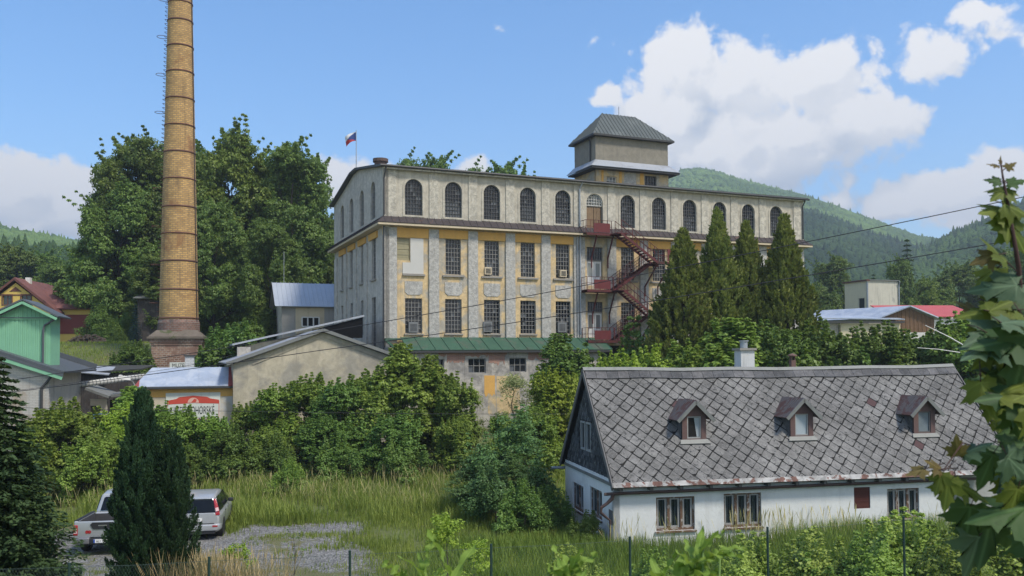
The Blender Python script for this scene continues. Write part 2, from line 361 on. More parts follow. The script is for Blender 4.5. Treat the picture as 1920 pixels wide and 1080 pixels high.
# windows share their meshes; each window is a frame with its pane
WIN = {}
def window(parent, kind, w_, h, nx, ny, loc, rotz=0, bar=m_bar, pane=m_pane, thick=.035, d=.2, arched=False):
    key = (kind, w_, h, nx, ny, arched, bar.name, pane.name)
    if key not in WIN:
        f = MB(); r = w_/2
        top = lambda x: h-r+math.sqrt(max(0, r*r-x*x)) if arched else h
        for i in range(nx+1):
            x = -r+thick/2+(w_-thick)*i/nx; tt = thick*(1.5 if i in (0, nx) else .8)
            f.box(x-tt/2, x+tt/2, d-.06, d+.0, 0, max(.2, top(min(abs(x)+tt/2, r*.999)))-.01)
        for k in range(ny+1):
            z = thick/2+(h-thick)*k/ny; tt = thick*(1.5 if k in (0, ny) else .8)
            if arched and z > h-r: hw = math.sqrt(max(0, r*r-(z-h+r)**2))
            else: hw = r
            if hw > .05: f.box(-hw+.003, hw-.003, d-.056, d+.004, z-tt/2, z+tt/2)
        if arched:
            o = arch(0, w_, 0, h, 14); inner = [(x*.93, z if z <= h-r else (h-r)+(z-h+r)*.93) for x, z in o]
            for i in range(2, len(o)-1):
                a, b_, c, e = o[i], o[i+1], inner[i+1], inner[i]
                f.hexa([(p[0], d-.062, p[1]) for p in (a, b_, c, e)], [(p[0], d+.006, p[1]) for p in (a, b_, c, e)])
        fm = f.mesh(kind, bar)
        p = MB(); ol = arch(0, w_, 0, h, 12) if arched else rect(-r, r, 0, h)
        p.poly([(x, d+.012, z) for x, z in ol])
        pm = p.mesh('pane', pane, uvf=lambda v: ((v[0]+r)/w_*nx, v[2]/h*ny))
        WIN[key] = (fm, pm)
    fm, pm = WIN[key]
    o = link(kind, fm, parent, loc, rotz); link('pane', pm, o); return o

# ------------------------------------------------------------------ the factory: local x along its front, y into it
FA = .3976; FC = np.array([-9.34, 64., 0.])
FD = np.array([math.cos(FA), math.sin(FA), 0]); FS = np.array([-math.sin(FA), math.cos(FA), 0])
def fac(px, py, off=0.):    # (u, z) on the plane off metres behind the factory front
    p = on_plane(px, py, FC+FS*off, FS); return float((p-FC)@FD), float(p[2])
def fac_world(u, v, z): return FC+FD*u+FS*v+np.array([0, 0, z])
LEN, DEP = 38.75, 18.4
Z0, ZB, ZC1, ZC2, ZE = 1.2, 8.05, 16.35, 16.92, 20.55
factory = thing('factory_building', 'long three storey beige and ochre textile mill with arched top windows', 'factory', FC, FA)
US = [2.3, 5.41, 8.54, 11.57, 14.62, 17.5, 20.55, 23.56, 26.6, 29.67, 32.7, 35.73]
DOOR = 5
# lower two storeys, front: recessed bays
holes = []
for i, u in enumerate(US):
    if i == 0: holes.append(rect(1.02, 2.02, 13.75, 15.4))
    elif i == DOOR: holes.append(rect(u-.72, u+.72, 12.3, 15.4))
    else: holes.append(rect(u-.61, u+.61, 12.8, 15.5))
    if i == DOOR: holes.append(rect(u-.7, u+.7, ZB+.05, 10.98))
    else: holes.append(rect(u-.66, u+.66, 8.36, 10.96))
b = MB().wall(rect(0, LEN, ZB-.6, ZC1), holes, .3, lambda u, d, z: (u, d+.14, z)); b.build('bay_wall', m_cream, factory)
b = MB().wall(rect(0, LEN, ZC1, ZE), [arch(u, 1.34, 17.13, 19.82) if i != DOOR else arch(u, 1.5, 16.95, 19.75) for i, u in enumerate(US)], .3, lambda u, d, z: (u, d+.07, z))
b.build('upper_wall', m_beige, factory)
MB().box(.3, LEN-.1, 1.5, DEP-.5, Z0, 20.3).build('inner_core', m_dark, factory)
# pilasters
edges = [(0, 1.0)]+[((US[i]+US[i+1])/2-.39, (US[i]+US[i+1])/2+.39) for i in range(4)]+[(15.55, 16.55)]+[((US[i]+US[i+1])/2-.39, (US[i]+US[i+1])/2+.39) for i in range(5, 11)]+[(37.6, LEN)]
for a, c in edges:
    MB().box(a, c, 0, .145, ZB-.4, ZC1-.2).build('pilaster', m_rough, factory)
    MB().box(a+.03, c-.03, .0, .075, ZC2-.05, ZE-.02).build('upper_pilaster', m_beige2, factory)
for i, u in enumerate(US):
    l, r = edges[i][1]+.003, edges[i+1][0]-.003
    if i != DOOR: MB().box(l, r, .06, .145, 15.52 if i else 15.45, 16.15).build('lintel_band', m_ochre, factory)
    if i not in (DOOR, 6):
        zt, zb_, hw, ch = 12.22, 11.22, .68, .22
        MB().prism([(u-hw, .1, zt), (u-hw, .1, zb_+ch), (u-hw+ch, .1, zb_), (u+hw-ch, .1, zb_), (u+hw, .1, zb_+ch), (u+hw, .1, zt)][::-1], (0, .045, 0)).build('spandrel_panel', m_rough, factory)
    if i != DOOR:
        MB().box(u-.86, u+.86, .0, .16, 12.62, 12.76).build('sill', m_sill, factory)
        MB().box(u-.74, u+.74, .02, .16, 8.24, 8.34).build('sill', m_sill, factory)
        # raised surround of the arched window
        s = MB(); o1 = arch(u, 1.7, 17.0, 20.02, 14); i1 = arch(u, 1.36, 17.13, 19.83, 14)
        for k in range(len(o1)):
            k2 = (k+1) % len(o1)
            s.hexa([(o1[k][0], .035, o1[k][1]), (o1[k2][0], .035, o1[k2][1]), (i1[k2][0], .035, i1[k2][1]), (i1[k][0], .035, i1[k][1])],
                   [(o1[k][0], .08, o1[k][1]), (o1[k2][0], .08, o1[k2][1]), (i1[k2][0], .08, i1[k2][1]), (i1[k][0], .08, i1[k][1])])
        s.build('arch_surround', m_beige, factory)
        window(factory, 'arched_window', 1.34, 2.69, 6, 9, (u, .07, 17.13), 0, m_bard, m_panef, .03, .2, True)
        if i: window(factory, 'window', 1.22, 2.7, 5, 8, (u, .14, 12.8), 0, m_bar, m_pane)
        window(factory, 'window', 1.32, 2.6, 5, 8, (u, .14, 8.36), 0, m_bar, m_pane)
# first bay: boarded opening and the patch of new render
MB().box(2.05, 3.05, .09, .15, 12.78, 15.42).build('render_patch', m_patch, factory)
MB().box(1.45, 2.05, .092, .15, 12.78, 13.6).build('render_patch', m_patch, factory)
s = MB()
for k in range(8): s.box(1.03, 2.01, .24+.02*(k % 2), .3, 13.76+k*.205, 13.76+k*.205+.197)
s.build('shutter', m_shutter, factory)
m_greyb = plain('grey_vent_casing', (.17, .175, .175), .7, .2, 4)
# air vents let into the windows
for i, z, q, mm in ((2, 12.9, -.34, m_fascia), (4, 12.9, .0, m_fascia), (0, 8.42, -.05, m_greyb), (2, 8.5, -.4, m_greyb), (4, 8.5, -.15, m_greyb)):
    u = US[i]; s = MB(); ww, hh = (.56, .56) if mm is m_fascia else (.72, .78)
    if q: u = u+q
    s.box(u-ww/2, u+ww/2, .02, .32, z, z+hh); o = s.build('vent_box', mm, factory)
    s = MB()
    for k in range(6): s.box(u-ww*.36, u+ww*.36, .005, .03, z+hh*(.15+.12*k), z+hh*(.15+.12*k)+.035)
    s.build('louvre', m_gut, o)
# doors on the stair
u = US[DOOR]
def double_door(z, h, transom, mdoor, glass):
    d = MB()
    for sx in (-1, 1):
        x0, x1 = sorted((u+sx*.02, u+sx*.66))
        if glass:
            for (a0, a1, c0, c1) in ((x0, x0+.13, 0, h), (x1-.13, x1, 0, h), (x0+.13, x1-.13, 0, .7), (x0+.13, x1-.13, h-.14, h)): d.box(a0, a1, .3, .36, z+c0, z+c1)
        else:
            for k in range(5): d.box(x0+.128*k, x0+.128*k+.122, .3+.006*(k % 2), .36, z, z+h)
    o = d.build('door', mdoor, factory)
    if glass: MB().box(u-.6, u+.6, .34, .35, z+.66, z+h-.1).build('pane', m_panes, o)
    MB().box(u-.7, u+.7, .27, .38, z+h, z+h+.09).build('door_head', m_sill, factory)
double_door(12.3, 1.95, 1, m_white, True); double_door(ZB+.06, 1.95, 1, m_white, True); double_door(16.95, 1.75, 1, m_wdoor, False)
window(factory, 'transom_window', 1.4, 1.0, 6, 3, (u, .14, 14.37), 0, m_bard, m_pane)
window(factory, 'transom_window', 1.4, .8, 6, 3, (u, .14, 10.16), 0, m_bard, m_pane)
window(factory, 'transom_window', 1.46, .98, 6, 4, (u, .07, 18.78), 0, m_white, m_panes, .025, .2, True)

# left gable side
VS = [3.5, 7.25, 11.1, 14.8]
zr = lambda v: 20.6+1.35*min(1, min(v, DEP-v)/8.2)
sh = []
for k, v in enumerate(VS):
    sh.append(rect(v-.62, v+.62, 12.6, 15.7)); sh.append(rect(v-.62, v+.62, 7.3 if k == 0 else 8.4, 11.2))
MB().wall(rect(0, DEP, Z0, ZC1), sh, .3, lambda u_, d_, z: (d_+.12, u_, z)).build('side_wall', m_side, factory)
MB().wall([(0, ZC1), (DEP, ZC1), (DEP, zr(DEP)), (DEP-8.2, zr(9)), (8.2, zr(9)), (0, zr(0))], [arch(v, 1.5, 17.2, 20.1) for v in VS], .3, lambda u_, d_, z: (d_+.06, u_, z)).build('side_gable_wall', m_side, factory)
for v, kk in ((0.15, 1), (5.4, 1), (9.2, 1), (13., 1), (17., 1)):
    MB().box(-.0, .125, v, v+1.1, Z0+5, 15.6).build('side_pilaster', m_side, factory)
for k, v in enumerate(VS):
    MB().box(-.004, .125, v-1.3, v+1.3, 15.66, 16.15).build('lintel_band', m_ochre, factory)
    MB().box(-.02, .15, v-.8, v+.8, 12.45, 12.58).build('sill', m_sill, factory)
    window(factory, 'side_window', 1.24, 3.1, 4, 9, (.12, v, 12.6), -math.pi/2, m_bar, m_panes)
    window(factory, 'side_window', 1.24, 11.2-(7.3 if k == 0 else 8.4), 4, 9, (.12, v, 7.3 if k == 0 else 8.4), -math.pi/2, m_bar, m_panes)
    window(factory, 'arched_window', 1.5, 2.9, 5, 8, (.06, v, 17.2), -math.pi/2, m_bar, m_panes if k < 3 else m_pane, .03, .2, True)
MB().box(LEN-.12, LEN, .2, DEP, Z0, ZE).build('end_wall', m_side, factory)
MB().box(0.4, LEN-.2, DEP-.25, DEP, Z0, ZE).build('rear_wall', m_side, factory)

# brown sheet skirt between the storeys, front and both sides
def skirt(zt, zb_, out, h_f, mroof, name, fname, x0, x1, y0, y1, step):
    s = MB(); xs0, xs1 = x0-out, x1+out; ys = y0-out
    s.slab((xs0, ys, zb_), (xs1, ys, zb_), (x1, y0, zt), (x0, y0, zt), .04)
    s.slab((xs0, y1, zb_), (xs0, ys, zb_), (x0, y0, zt), (x0, y1, zt), .04)
    s.slab((xs1, ys, zb_), (xs1, y1, zb_), (x1, y1, zt), (x1, y0, zt), .04)
    n = int((x1-x0)/step)
    for k in range(n+1):
        x = x0+(x1-x0)*k/n; s.bar((x, ys, zb_+.06), (x, y0, zt+.06), .03, .05)
    n = int((y1-y0)/step)
    for k in range(n+1):
        y = y0+(y1-y0)*k/n; s.bar((xs0, y, zb_+.06), (x0, y, zt+.06), .03, .05); s.bar((xs1, y, zb_+.06), (x1, y, zt+.06), .03, .05)
    o = s.build(name, mroof, factory)
    f = MB(); f.box(xs0+.02, xs1-.02, ys+.02, y0+.1, zb_-h_f, zb_-.004); f.box(xs0+.02, x0+.1, y0+.1, y1, zb_-h_f, zb_-.004); f.box(x1-.1, xs1-.02, y0+.1, y1, zb_-h_f, zb_-.004)
    f.build(fname, m_fascia, factory); return o
skirt(ZC2, ZC1+.06, .55, .16, m_skirt, 'skirt_roof', 'fascia', 0, LEN, .0, DEP, .55)
# main roof: low pitch, dark edge and gutter
s = MB(); o_ = .32
for (va, vb, za, zb_) in ((-o_, 8.2, zr(0)-.05, zr(9)), (8.2, DEP-8.2, zr(9), zr(9)+.0), (DEP-8.2, DEP+o_, zr(9), zr(0)-.05)):
    s.hexa([(-o_, va, za), (LEN+o_, va, za), (LEN+o_, vb, zb_), (-o_, vb, zb_)], [(-o_, va, za+.16), (LEN+o_, va, za+.16), (LEN+o_, vb, zb_+.16), (-o_, vb, zb_+.16)])
s.build('roof', m_gut, factory)
s = MB(); s.tube([(-.35, -.38, 20.6), (LEN+.35, -.38, 20.56)], .085, 8); s.build('gutter', m_gut, factory)
s = MB(); s.box(-.02, LEN+.02, -.28, .06, 20.4, 20.52); s.build('eave_board', m_beige2, factory)
def downpipe(pts, mm, r=.06, par=None): return MB().tube(pts, r, 8).build('downpipe', mm, par or factory)
downpipe([(.1, -.38, 20.5), (.05, -.3, 20.2), (.0, -.1, 19.7), (.0, -.1, 17)], m_gut)
downpipe([(-.03, -.1, 16.2), (-.03, -.1, 5.)], m_gut)
downpipe([(16.2, -.38, 20.5), (16.05, -.12, 20.0), (16.05, -.12, 17.0)], m_zinc)
downpipe([(16.05, -.12, 16.2), (16.05, -.1, 8.3)], m_zinc); downpipe([(15.82, -.1, 16.2), (15.82, -.1, 8.3)], m_zinc, .04)
downpipe([(LEN-.1, -.38, 20.45), (LEN-.15, -.1, 20.0), (LEN-.15, -.1, 17.0)], m_gut)
# tower
TV = 2.2
tu0, _ = fac(1117, 350, TV); tu1, _ = fac(1253.5, 350, TV)
_, tz1 = fac(1185, 318, TV-.5); _, tz2 = fac(1185, 306, TV); _, tz3 = fac(1160, 254, TV-.3); _, tz4 = fac(1165, 217, TV+2.0)
TD = 3.9
MB().wall(rect(tu0, tu1, 20.4, tz1+.3), [rect(tu0+1.05, tu0+2.0, 20.6, tz1-.62), rect(tu0+4.75, tu0+5.95, 20.6, tz1-.28)], .2, lambda u_, d_, z: (u_, TV+d_, z)).build('tower_base_wall', m_cream, factory)
MB().box(tu0, tu0+.15, TV+.004, TV+TD, 20.4, tz1+.3).build('tower_base_side', m_cream, factory)
MB().box(tu1-.15, tu1, TV+.004, TV+TD, 20.4, tz1+.3).build('tower_base_side', m_side, factory)
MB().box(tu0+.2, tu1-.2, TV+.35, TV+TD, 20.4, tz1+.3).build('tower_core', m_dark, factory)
MB().box(tu0+2.75, tu0+3.9, TV-.02, TV+.05, 20.6, tz1-.15).build('blind_panel', m_rough, factory)
MB().box(tu0+.55, tu0+.75, TV-.03, TV+.03, 20.6, tz1-.1).build('ochre_strip', m_ochre, factory)
MB().box(tu0+2.25, tu0+2.5, TV-.03, TV+.03, 20.6, tz1-.1).build('ochre_strip', m_ochre, factory)
MB().box(tu0+4.3, tu0+4.65, TV-.03, TV+.03, 20.6, tz1-.1).build('ochre_strip', m_ochre, factory)
window(factory, 'tower_window', 1.2, 1.4, 4, 3, (tu0+5.35, TV, tz1-.28-1.4), 0, m_bard, m_panef)
window(factory, 'tower_window', .95, 1.0, 3, 3, (tu0+1.52, TV, tz1-.62-1.0), 0, m_white, m_panes)
s = MB(); q = .75
s.slab((tu0-q, TV-q, tz1), (tu1+q, TV-q, tz1), (tu1+.02, TV, tz2), (tu0-.02, TV, tz2), .05)
s.slab((tu0-q, TV+TD, tz1), (tu0-q, TV-q, tz1), (tu0-.02, TV, tz2), (tu0-.02, TV+TD, tz2), .05)
s.slab((tu1+q, TV-q, tz1), (tu1+q, TV+TD, tz1), (tu1+.02, TV+TD, tz2), (tu1+.02, TV, tz2), .05)
s.build('tower_skirt_roof', m_tin, factory)
MB().box(tu0-q+.05, tu1+q-.05, TV-q+.05, TV+TD-.1, tz1-.14, tz1-.005).build('tower_soffit', m_gut, factory)
m_tower = plain('tower_cement_render', (.235, .215, .175), .95, .14, .6, .35, 18, mott=(2.5, .1), streak=.4, streak_col=(.14, .13, .115))
MB().box(tu0+.02, tu1-.02, TV+.02, TV+TD, tz2-.3, tz3+.1).build('tower_wall', m_tower, factory)
s = MB(); q = .38; a = [(tu0-q, TV-q, tz3), (tu1+q, TV-q, tz3), (tu1+q, TV+TD+q, tz3), (tu0-q, TV+TD+q, tz3)]
rl = [(tu0+1.75, TV+TD/2, tz4), (tu1-2.1, TV+TD/2, tz4)]
s.poly([a[0], a[1], rl[1], rl[0]]); s.poly([a[1], a[2], rl[1]]); s.poly([a[2], a[3], rl[0], rl[1]]); s.poly([a[3], a[0], rl[0]])
n = 22
for k in range(1, n):
    x = a[0][0]+(a[1][0]-a[0][0])*k/n
    if x < rl[0][0]: e = (x-a[0][0])/(rl[0][0]-a[0][0])
    elif x > rl[1][0]: e = (a[1][0]-x)/(a[1][0]-rl[1][0])
    else: e = 1
    yb = a[0][1]; s.bar((x, yb, tz3+.02), (x, yb+(rl[0][1]-yb)*e, tz3+(tz4-tz3)*e+.02), .03, .05)
for k in range(1, 12):
    y = a[0][1]+(a[3][1]-a[0][1])*k/12; e = 1-abs(k/6-1)
    s.bar((a[0][0], y, tz3+.02), (a[0][0]+(rl[0][0]-a[0][0])*e, y, tz3+(tz4-tz3)*e+.02), .03, .05)
s.build('tower_roof', m_copper, factory)
MB().box(tu0-q-.02, tu1+q+.02, TV-q-.02, TV+TD+q, tz3-.16, tz3-.006).build('tower_eave', m_gut, factory)
MB().tube([(tu0+3.4, TV+TD/2, tz4), (tu0+3.4, TV+TD/2, tz4+.75)], .02, 5).build('lightning_rod', m_gut, factory)
downpipe([(tu0-.3, TV+.6, tz3-.1), (tu0-.08, TV+.8, tz3-.5), (tu0-.08, TV+.8, tz2)], m_gut)
MB().lathe([(.5, 21.6), (.5, 22.15), (.62, 22.15), (.62, 22.4), (.1, 22.5)], 14, 1.2, 5.6).build('roof_vent', plain('rust_vent', (.11, .075, .065), .8), factory)

# annex along the foot of the front, under the green sheet roof
AV = -1.7
_, az1 = fac(900, 657, AV-.35)
a0, _ = fac(722, 640, AV); a1, _ = fac(1140, 640, AV)
ah = []
for (x0, x1, y0, y1) in ((819, 833, 673, 700), (878, 911, 672, 700), (955, 987, 671, 698)):
    ah.append(rect(fac(x0, y1, AV)[0], fac(x1, y1, AV)[0], fac(x0, y1, AV)[1], fac(x0, y0, AV)[1]))
al = fac(778, 680, AV)[0]
MB().wall(rect(al, a1-.4, .3, az1), ah, .3, lambda u_, d_, z: (u_, AV+d_, z)).build('basement_wall', m_annex, factory)
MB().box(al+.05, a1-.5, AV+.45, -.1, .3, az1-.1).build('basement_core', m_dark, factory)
MB().box(0, al-.002, AV+.15, .0, .3, az1+.25).build('basement_return', m_side, factory)
for h in ah: window(factory, 'basement_window', h[1][0]-h[0][0], h[2][1]-h[1][1], 3 if h[1][0]-h[0][0] > .8 else 2, 2, ((h[0][0]+h[1][0])/2, AV, h[0][1]), 0, m_bar, m_pane, .05, .16)
s = MB(); r0, r1 = al-.6, a1+.2
s.slab((r0, AV-.35, az1), (r1, AV-.35, az1), (r1, -.02, 8.02), (r0, -.02, 8.02), .05)
n = 16
for k in range(n+1): x = r0+(r1-r0)*k/n; s.bar((x, AV-.35, az1+.07), (x, -.03, 8.09), .035, .06)
s.box(.0, r0, -.55, -.02, 7.84, 7.98)
s.build('green_roof', m_green, factory)
MB().box(r0, r1, AV-.42, AV+.3, az1-.16, az1-.01).build('basement_eave', m_gut, factory)
p0, p1 = fac(722, 637, AV), fac(756, 668, AV)
MB().bar((p0[0], AV-.1, p0[1]), (p1[0], AV-.1, p1[1]), .16, .16).build('green_downpipe', m_green, factory)
def wall_patch(name, pts, m, off=.012):
    q = []
    for k, (x, y) in enumerate(pts):
        u_, z = fac(x, y, AV); q.append((u_, AV-off, z))
    MB().prism(q, (0, off+.01, 0)).build(name, m, factory)
rng = random.Random(3)
def ragged(x0, x1, y0, y1, n=12, amp=4):
    return [(x0+(x1-x0)*k/n, y0) for k in range(n+1)]+[(x1-(x1-x0)*k/n, y1+rng.uniform(-amp, amp)) for k in range(n+1)]
wall_patch('bare_brick', ragged(822, 950, 656, 667, 24, 4), m_brick); wall_patch('bare_brick', ragged(838, 872, 663, 677, 10, 5), m_brick, .02)
wall_patch('bare_brick', ragged(916, 946, 657, 681, 10, 5), m_brick, .02); wall_patch('bare_brick', ragged(990, 1034, 657, 672, 12, 4), m_brick)
wall_patch('ochre_stain', ragged(908, 928, 704, 740, 8, 4), m_ochre); wall_patch('ochre_stain', ragged(931, 975, 705, 775, 8, 4), m_cream)
wall_patch('ochre_stain', ragged(915, 930, 738, 775, 6, 3), m_cream, .01)

# ------------------------------------------------------------------ fire escape (hangs on the factory: a thing of its own)
esc = thing('fire_escape', 'dark red steel zigzag fire escape climbing the mill front', 'fire escape', FC, FA)
W_ = 1.05
def lan(x0, x1, y): return fac(x0, y, -W_)[0], fac(x1, y, -W_)[0], fac((x0+x1)/2, y, -W_)[1]
L3 = lan(1099, 1165, 437); M2 = lan(1219, 1247, 493); L2 = lan(1101, 1168, 543); M1 = lan(1212, 1241, 592); L1 = lan(1103, 1170, 638)
def railing(pts, name='railing', h=1.0, step=.38):
    s = MB(); P = [np.array(p, float) for p in pts]
    for a, c in zip(P[:-1], P[1:]):
        for zz in (h, h*.5): s.bar(a+(0, 0, zz), c+(0, 0, zz), .035)
        n = max(1, int(np.linalg.norm(c-a)/step))
        for k in range(n+1): p = a+(c-a)*k/n; s.bar(p, p+(0, 0, h), .022 if k % 3 else .04)
    return s.build(name, m_red, esc)
def landing(l, y0, y1, panel=True):
    s = MB(); s.box(l[0], l[1], y0, y1, l[2]-.05, l[2]); s.box(l[0], l[1], y0-.02, y0+.04, l[2]-.2, l[2]-.052); s.box(l[0], l[1], y1-.06, y1-.002, l[2]-.2, l[2]-.052)
    s.build('landing', m_red, esc)
    if panel: MB().box(US[DOOR]-.72, US[DOOR]+.75, y0-.035, y0-.01, l[2]+.04, l[2]+.78).build('sheet_panel', plain('red_sheet', (.125, .026, .026), .65, .25, 2, streak=.35), esc)
for l in (L3, L2, L1):
    landing(l, -W_, -.01)
    railing([(l[0], -.05, l[2]), (l[0], -W_, l[2]), (l[1]-.9, -W_, l[2])])
for l in (M2, M1):
    landing(l, -2*W_, -.01, False)
    railing([(l[0]+.1, -2*W_, l[2]), (l[1], -2*W_, l[2]), (l[1], -.05, l[2])])
def flight(a, c, y0, y1):
    s = MB(); n = 13; a, c = np.array(a), np.array(c)
    for y in (y0, y1): s.bar((a[0], y, a[1]-.1), (c[0], y, c[1]-.1), .04, .2)
    for k in range(1, n):
        p = a+(c-a)*k/n; s.box(p[0]-.13, p[0]+.13, y0+.02, y1-.02, p[1]-.05, p[1]-.01)
    s.build('stair_flight', m_red, esc)
    railing([(a[0], y0, a[1]), (c[0], y0, c[1])]); railing([(a[0], y1, a[1]), (c[0], y1, c[1])])
flight((L3[1]-.6, L3[2]), (M2[0]+.1, M2[2]), -2*W_, -W_-.06)
flight((L2[1]-.8, L2[2]), (M2[0]+.1, M2[2]), -W_+.06, -.12)
flight((L2[1]-.5, L2[2]), (M1[0]+.1, M1[2]), -2*W_, -W_-.06)
flight((L1[1]-.8, L1[2]), (M1[0]+.1, M1[2]), -W_+.06, -.12)
flight((L1[1]-.5, L1[2]), (L1[1]+3.2, L1[2]-2.6), -2*W_, -W_-.06)
MB().box(L3[1]-1., L3[1]+.05, -2*W_, -W_-.03, L3[2]-.12, L3[2]-.055).build('landing', m_red, esc); MB().box(L2[1]-1., L2[1]+.05, -2*W_, -W_-.03, L2[2]-.12, L2[2]-.055).build('landing', m_red, esc)
for l, y in ((L3, -W_), (L2, -W_), (M2, -2*W_), (M1, -2*W_)):
    for x in ((l[0]+1.0, l[1]-.7) if y == -W_ else (l[0]+.1, l[1]-.1)):
        MB().bar((x, y+.1, l[2]-.2), (x, -.03, l[2]-1.9), .09).build('bracket', m_red, esc)
        MB().bar((x, -.05, l[2]-1.85), (x, -.05, l[2]-2.7), .08).build('bracket', m_red, esc)
MB().box(US[6]+2.4, US[6]+3.6, -2*W_-.03, -2*W_-.005, M2[2]+.05, M2[2]+1.0).build('sheet_panel', plain('rusty_red_sheet', (.13, .03, .028), .6, .3, 2), esc)

# flag on the roof
fu, fz = fac(668, 320, 10.)
fp = fac_world(fu, 10., 0)
zt = at(667, 244, fp[1])[2]; zb_ = at(667, 322, fp[1])[2]-1.2
flag = thing('flagpole', 'thin flagpole with a drooping white, red and blue flag on the mill roof', 'flagpole', (fp[0], fp[1], zb_))
MB().tube([(0, 0, 0), (0, 0, zt-zb_)], [.05, .03], 6).build('pole', m_zinc, flag)
# cloth: blue wedge at the hoist, white over red, hanging in folds
m_fb, m_fr, m_fw = plain('flag_blue', (.03, .06, .2), .8), plain('flag_red', (.42, .05, .05), .8), plain('flag_white', (.6, .6, .62), .8)
H_ = zt-zb_-.1
def clothpt(s_, t_):   # s along the fly, t down the hoist
    return (-.95*s_*(1-.1*t_), .12*math.sin(6*s_+2*t_)*s_, H_-.05-.75*t_-.42*s_*s_*1.1+.0*s_)
for nm, mm, test in (('flag_wedge', m_fb, lambda s_, t_: s_ < .5*(1-abs(2*t_-1))*1.0+.02), ('flag_field', m_fr, lambda s_, t_: t_ >= .5), ('flag_field', m_fw, lambda s_, t_: t_ < .5)):
    c = MB(); n = 16
    for i in range(n):
        for j in range(n):
            sc_, tcx = (i+.5)/n, (j+.5)/n
            wedge = sc_ < .5*(1-abs(2*tcx-1))*1.75
            if (nm == 'flag_wedge') == wedge and (wedge or test(sc_, tcx)):
                c.poly([clothpt(i/n, j/n), clothpt((i+1)/n, j/n), clothpt((i+1)/n, (j+1)/n), clothpt(i/n, (j+1)/n)])
    if c.v: c.build(nm, mm, flag)
# ------------------------------------------------------------------ the cottage: local x along its front, y into it
HA_ = .1983; HC = np.array([3.4114, 30., 0.])
HD = np.array([math.cos(HA_), math.sin(HA_), 0]); HS = np.array([-math.sin(HA_), math.cos(HA_), 0])
def hou(px, py, off=0.):
    p = on_plane(px, py, HC+HS*off, HS); return float((p-HC)@HD), float(p[2])
def hou_side(px, py, off=0.):
    p = on_plane(px, py, HC+HD*off, HD); return float((p-HC)@HS), float(p[2])
cottage = thing('cottage', 'low white cottage under a steep grey diamond slate roof with three dormers', 'cottage', HC, HA_)
m_hwhite = plain('old_white_render', (.66, .67, .66), .92, .07, 1.0, .25, 10, streak=.3, streak_col=(.42, .42, .4), patch=((.56, .57, .56), .8, .55, .7))
m_hfoot = plain('stained_plinth', (.38, .39, .38), .95, .2, 1.2, .3, 12)
m_slate = None
def slate_mat(name, lo, hi, moss=.5, scale=16):
    m, t, b = newmat(name); co = t.new('ShaderNodeTexCoord').outputs['Object']
    ri = t.new('ShaderNodeNewGeometry').outputs['Random Per Island']
    c = t.mix(ri, lo, hi)
    n = t.noise(co, 5, 8, .7)
    c = t.vmath('SCALE', c, scale=t.math('MULTIPLY_ADD', n, 1.5, .2)); c = t.vmath('SCALE', c, scale=t.ramp(t.noise(co, .55, 4, .6), .35, .65, .8, 1.15))
    c = t.mix(t.math('MULTIPLY', t.ramp(t.noise(co, scale, 6, .75), .56, .66), moss), c, (.27, .27, .25))
    c = t.mix(t.math('MULTIPLY', t.ramp(t.noise(co, 9, 5, .7), .55, .66), moss), c, (.035, .035, .035))
    c = t.mix(t.math('GREATER_THAN', ri, .9955), c, (.085, .05, .05))
    t.l.new(c, b.inputs['Base Color']); b.inputs['Roughness'].default_value = .9; b.inputs['Specular IOR Level'].default_value = .2
    bump(t, b, n, .5, .02); return m
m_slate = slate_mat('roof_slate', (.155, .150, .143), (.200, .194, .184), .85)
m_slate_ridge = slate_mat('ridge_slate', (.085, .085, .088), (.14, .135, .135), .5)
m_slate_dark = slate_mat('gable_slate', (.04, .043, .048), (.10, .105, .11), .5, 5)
m_batten = plain('dark_roof_underlay', (.02, .019, .018), .95)
m_lead = plain('grey_flashing', (.19, .195, .185), .6, .12, 2, metal=.2, streak=.3)
m_drip = plain('rust_flecked_flashing', (.30, .295, .28), .65, .15, 2, metal=.05, patch=((.12, .055, .04), 2.6, .51, .56), mott=(2.2, .35))
m_beam = plain('grey_wood', (.13, .125, .12), .9, .25, 3)
m_bwood = plain('peeling_brown_wood', (.14, .085, .055), .85, .35, 5, patch=((.34, .31, .28), 6, .52, .6))
m_gwood = plain('grey_white_casement', (.30, .30, .29), .8, .15, 5)
m_curt = plain('net_curtain', (.34, .37, .39), .9, .25, 4)
m_pipe = plain('brown_gutter', (.07, .045, .04), .5, .25, 3)
m_glass = pane_mat('cottage_pane', .15, .3, dark=(.02, .024, .026))
RW = 7.14; RZ0, RZ1 = 2.14, 6.08; RS = (RZ1-RZ0)/(RW/2)
ul = hou(1785, 690, RW/2)[0]; UL = ul; WF = .36
wl = hou(1778, 940, WF)[0]
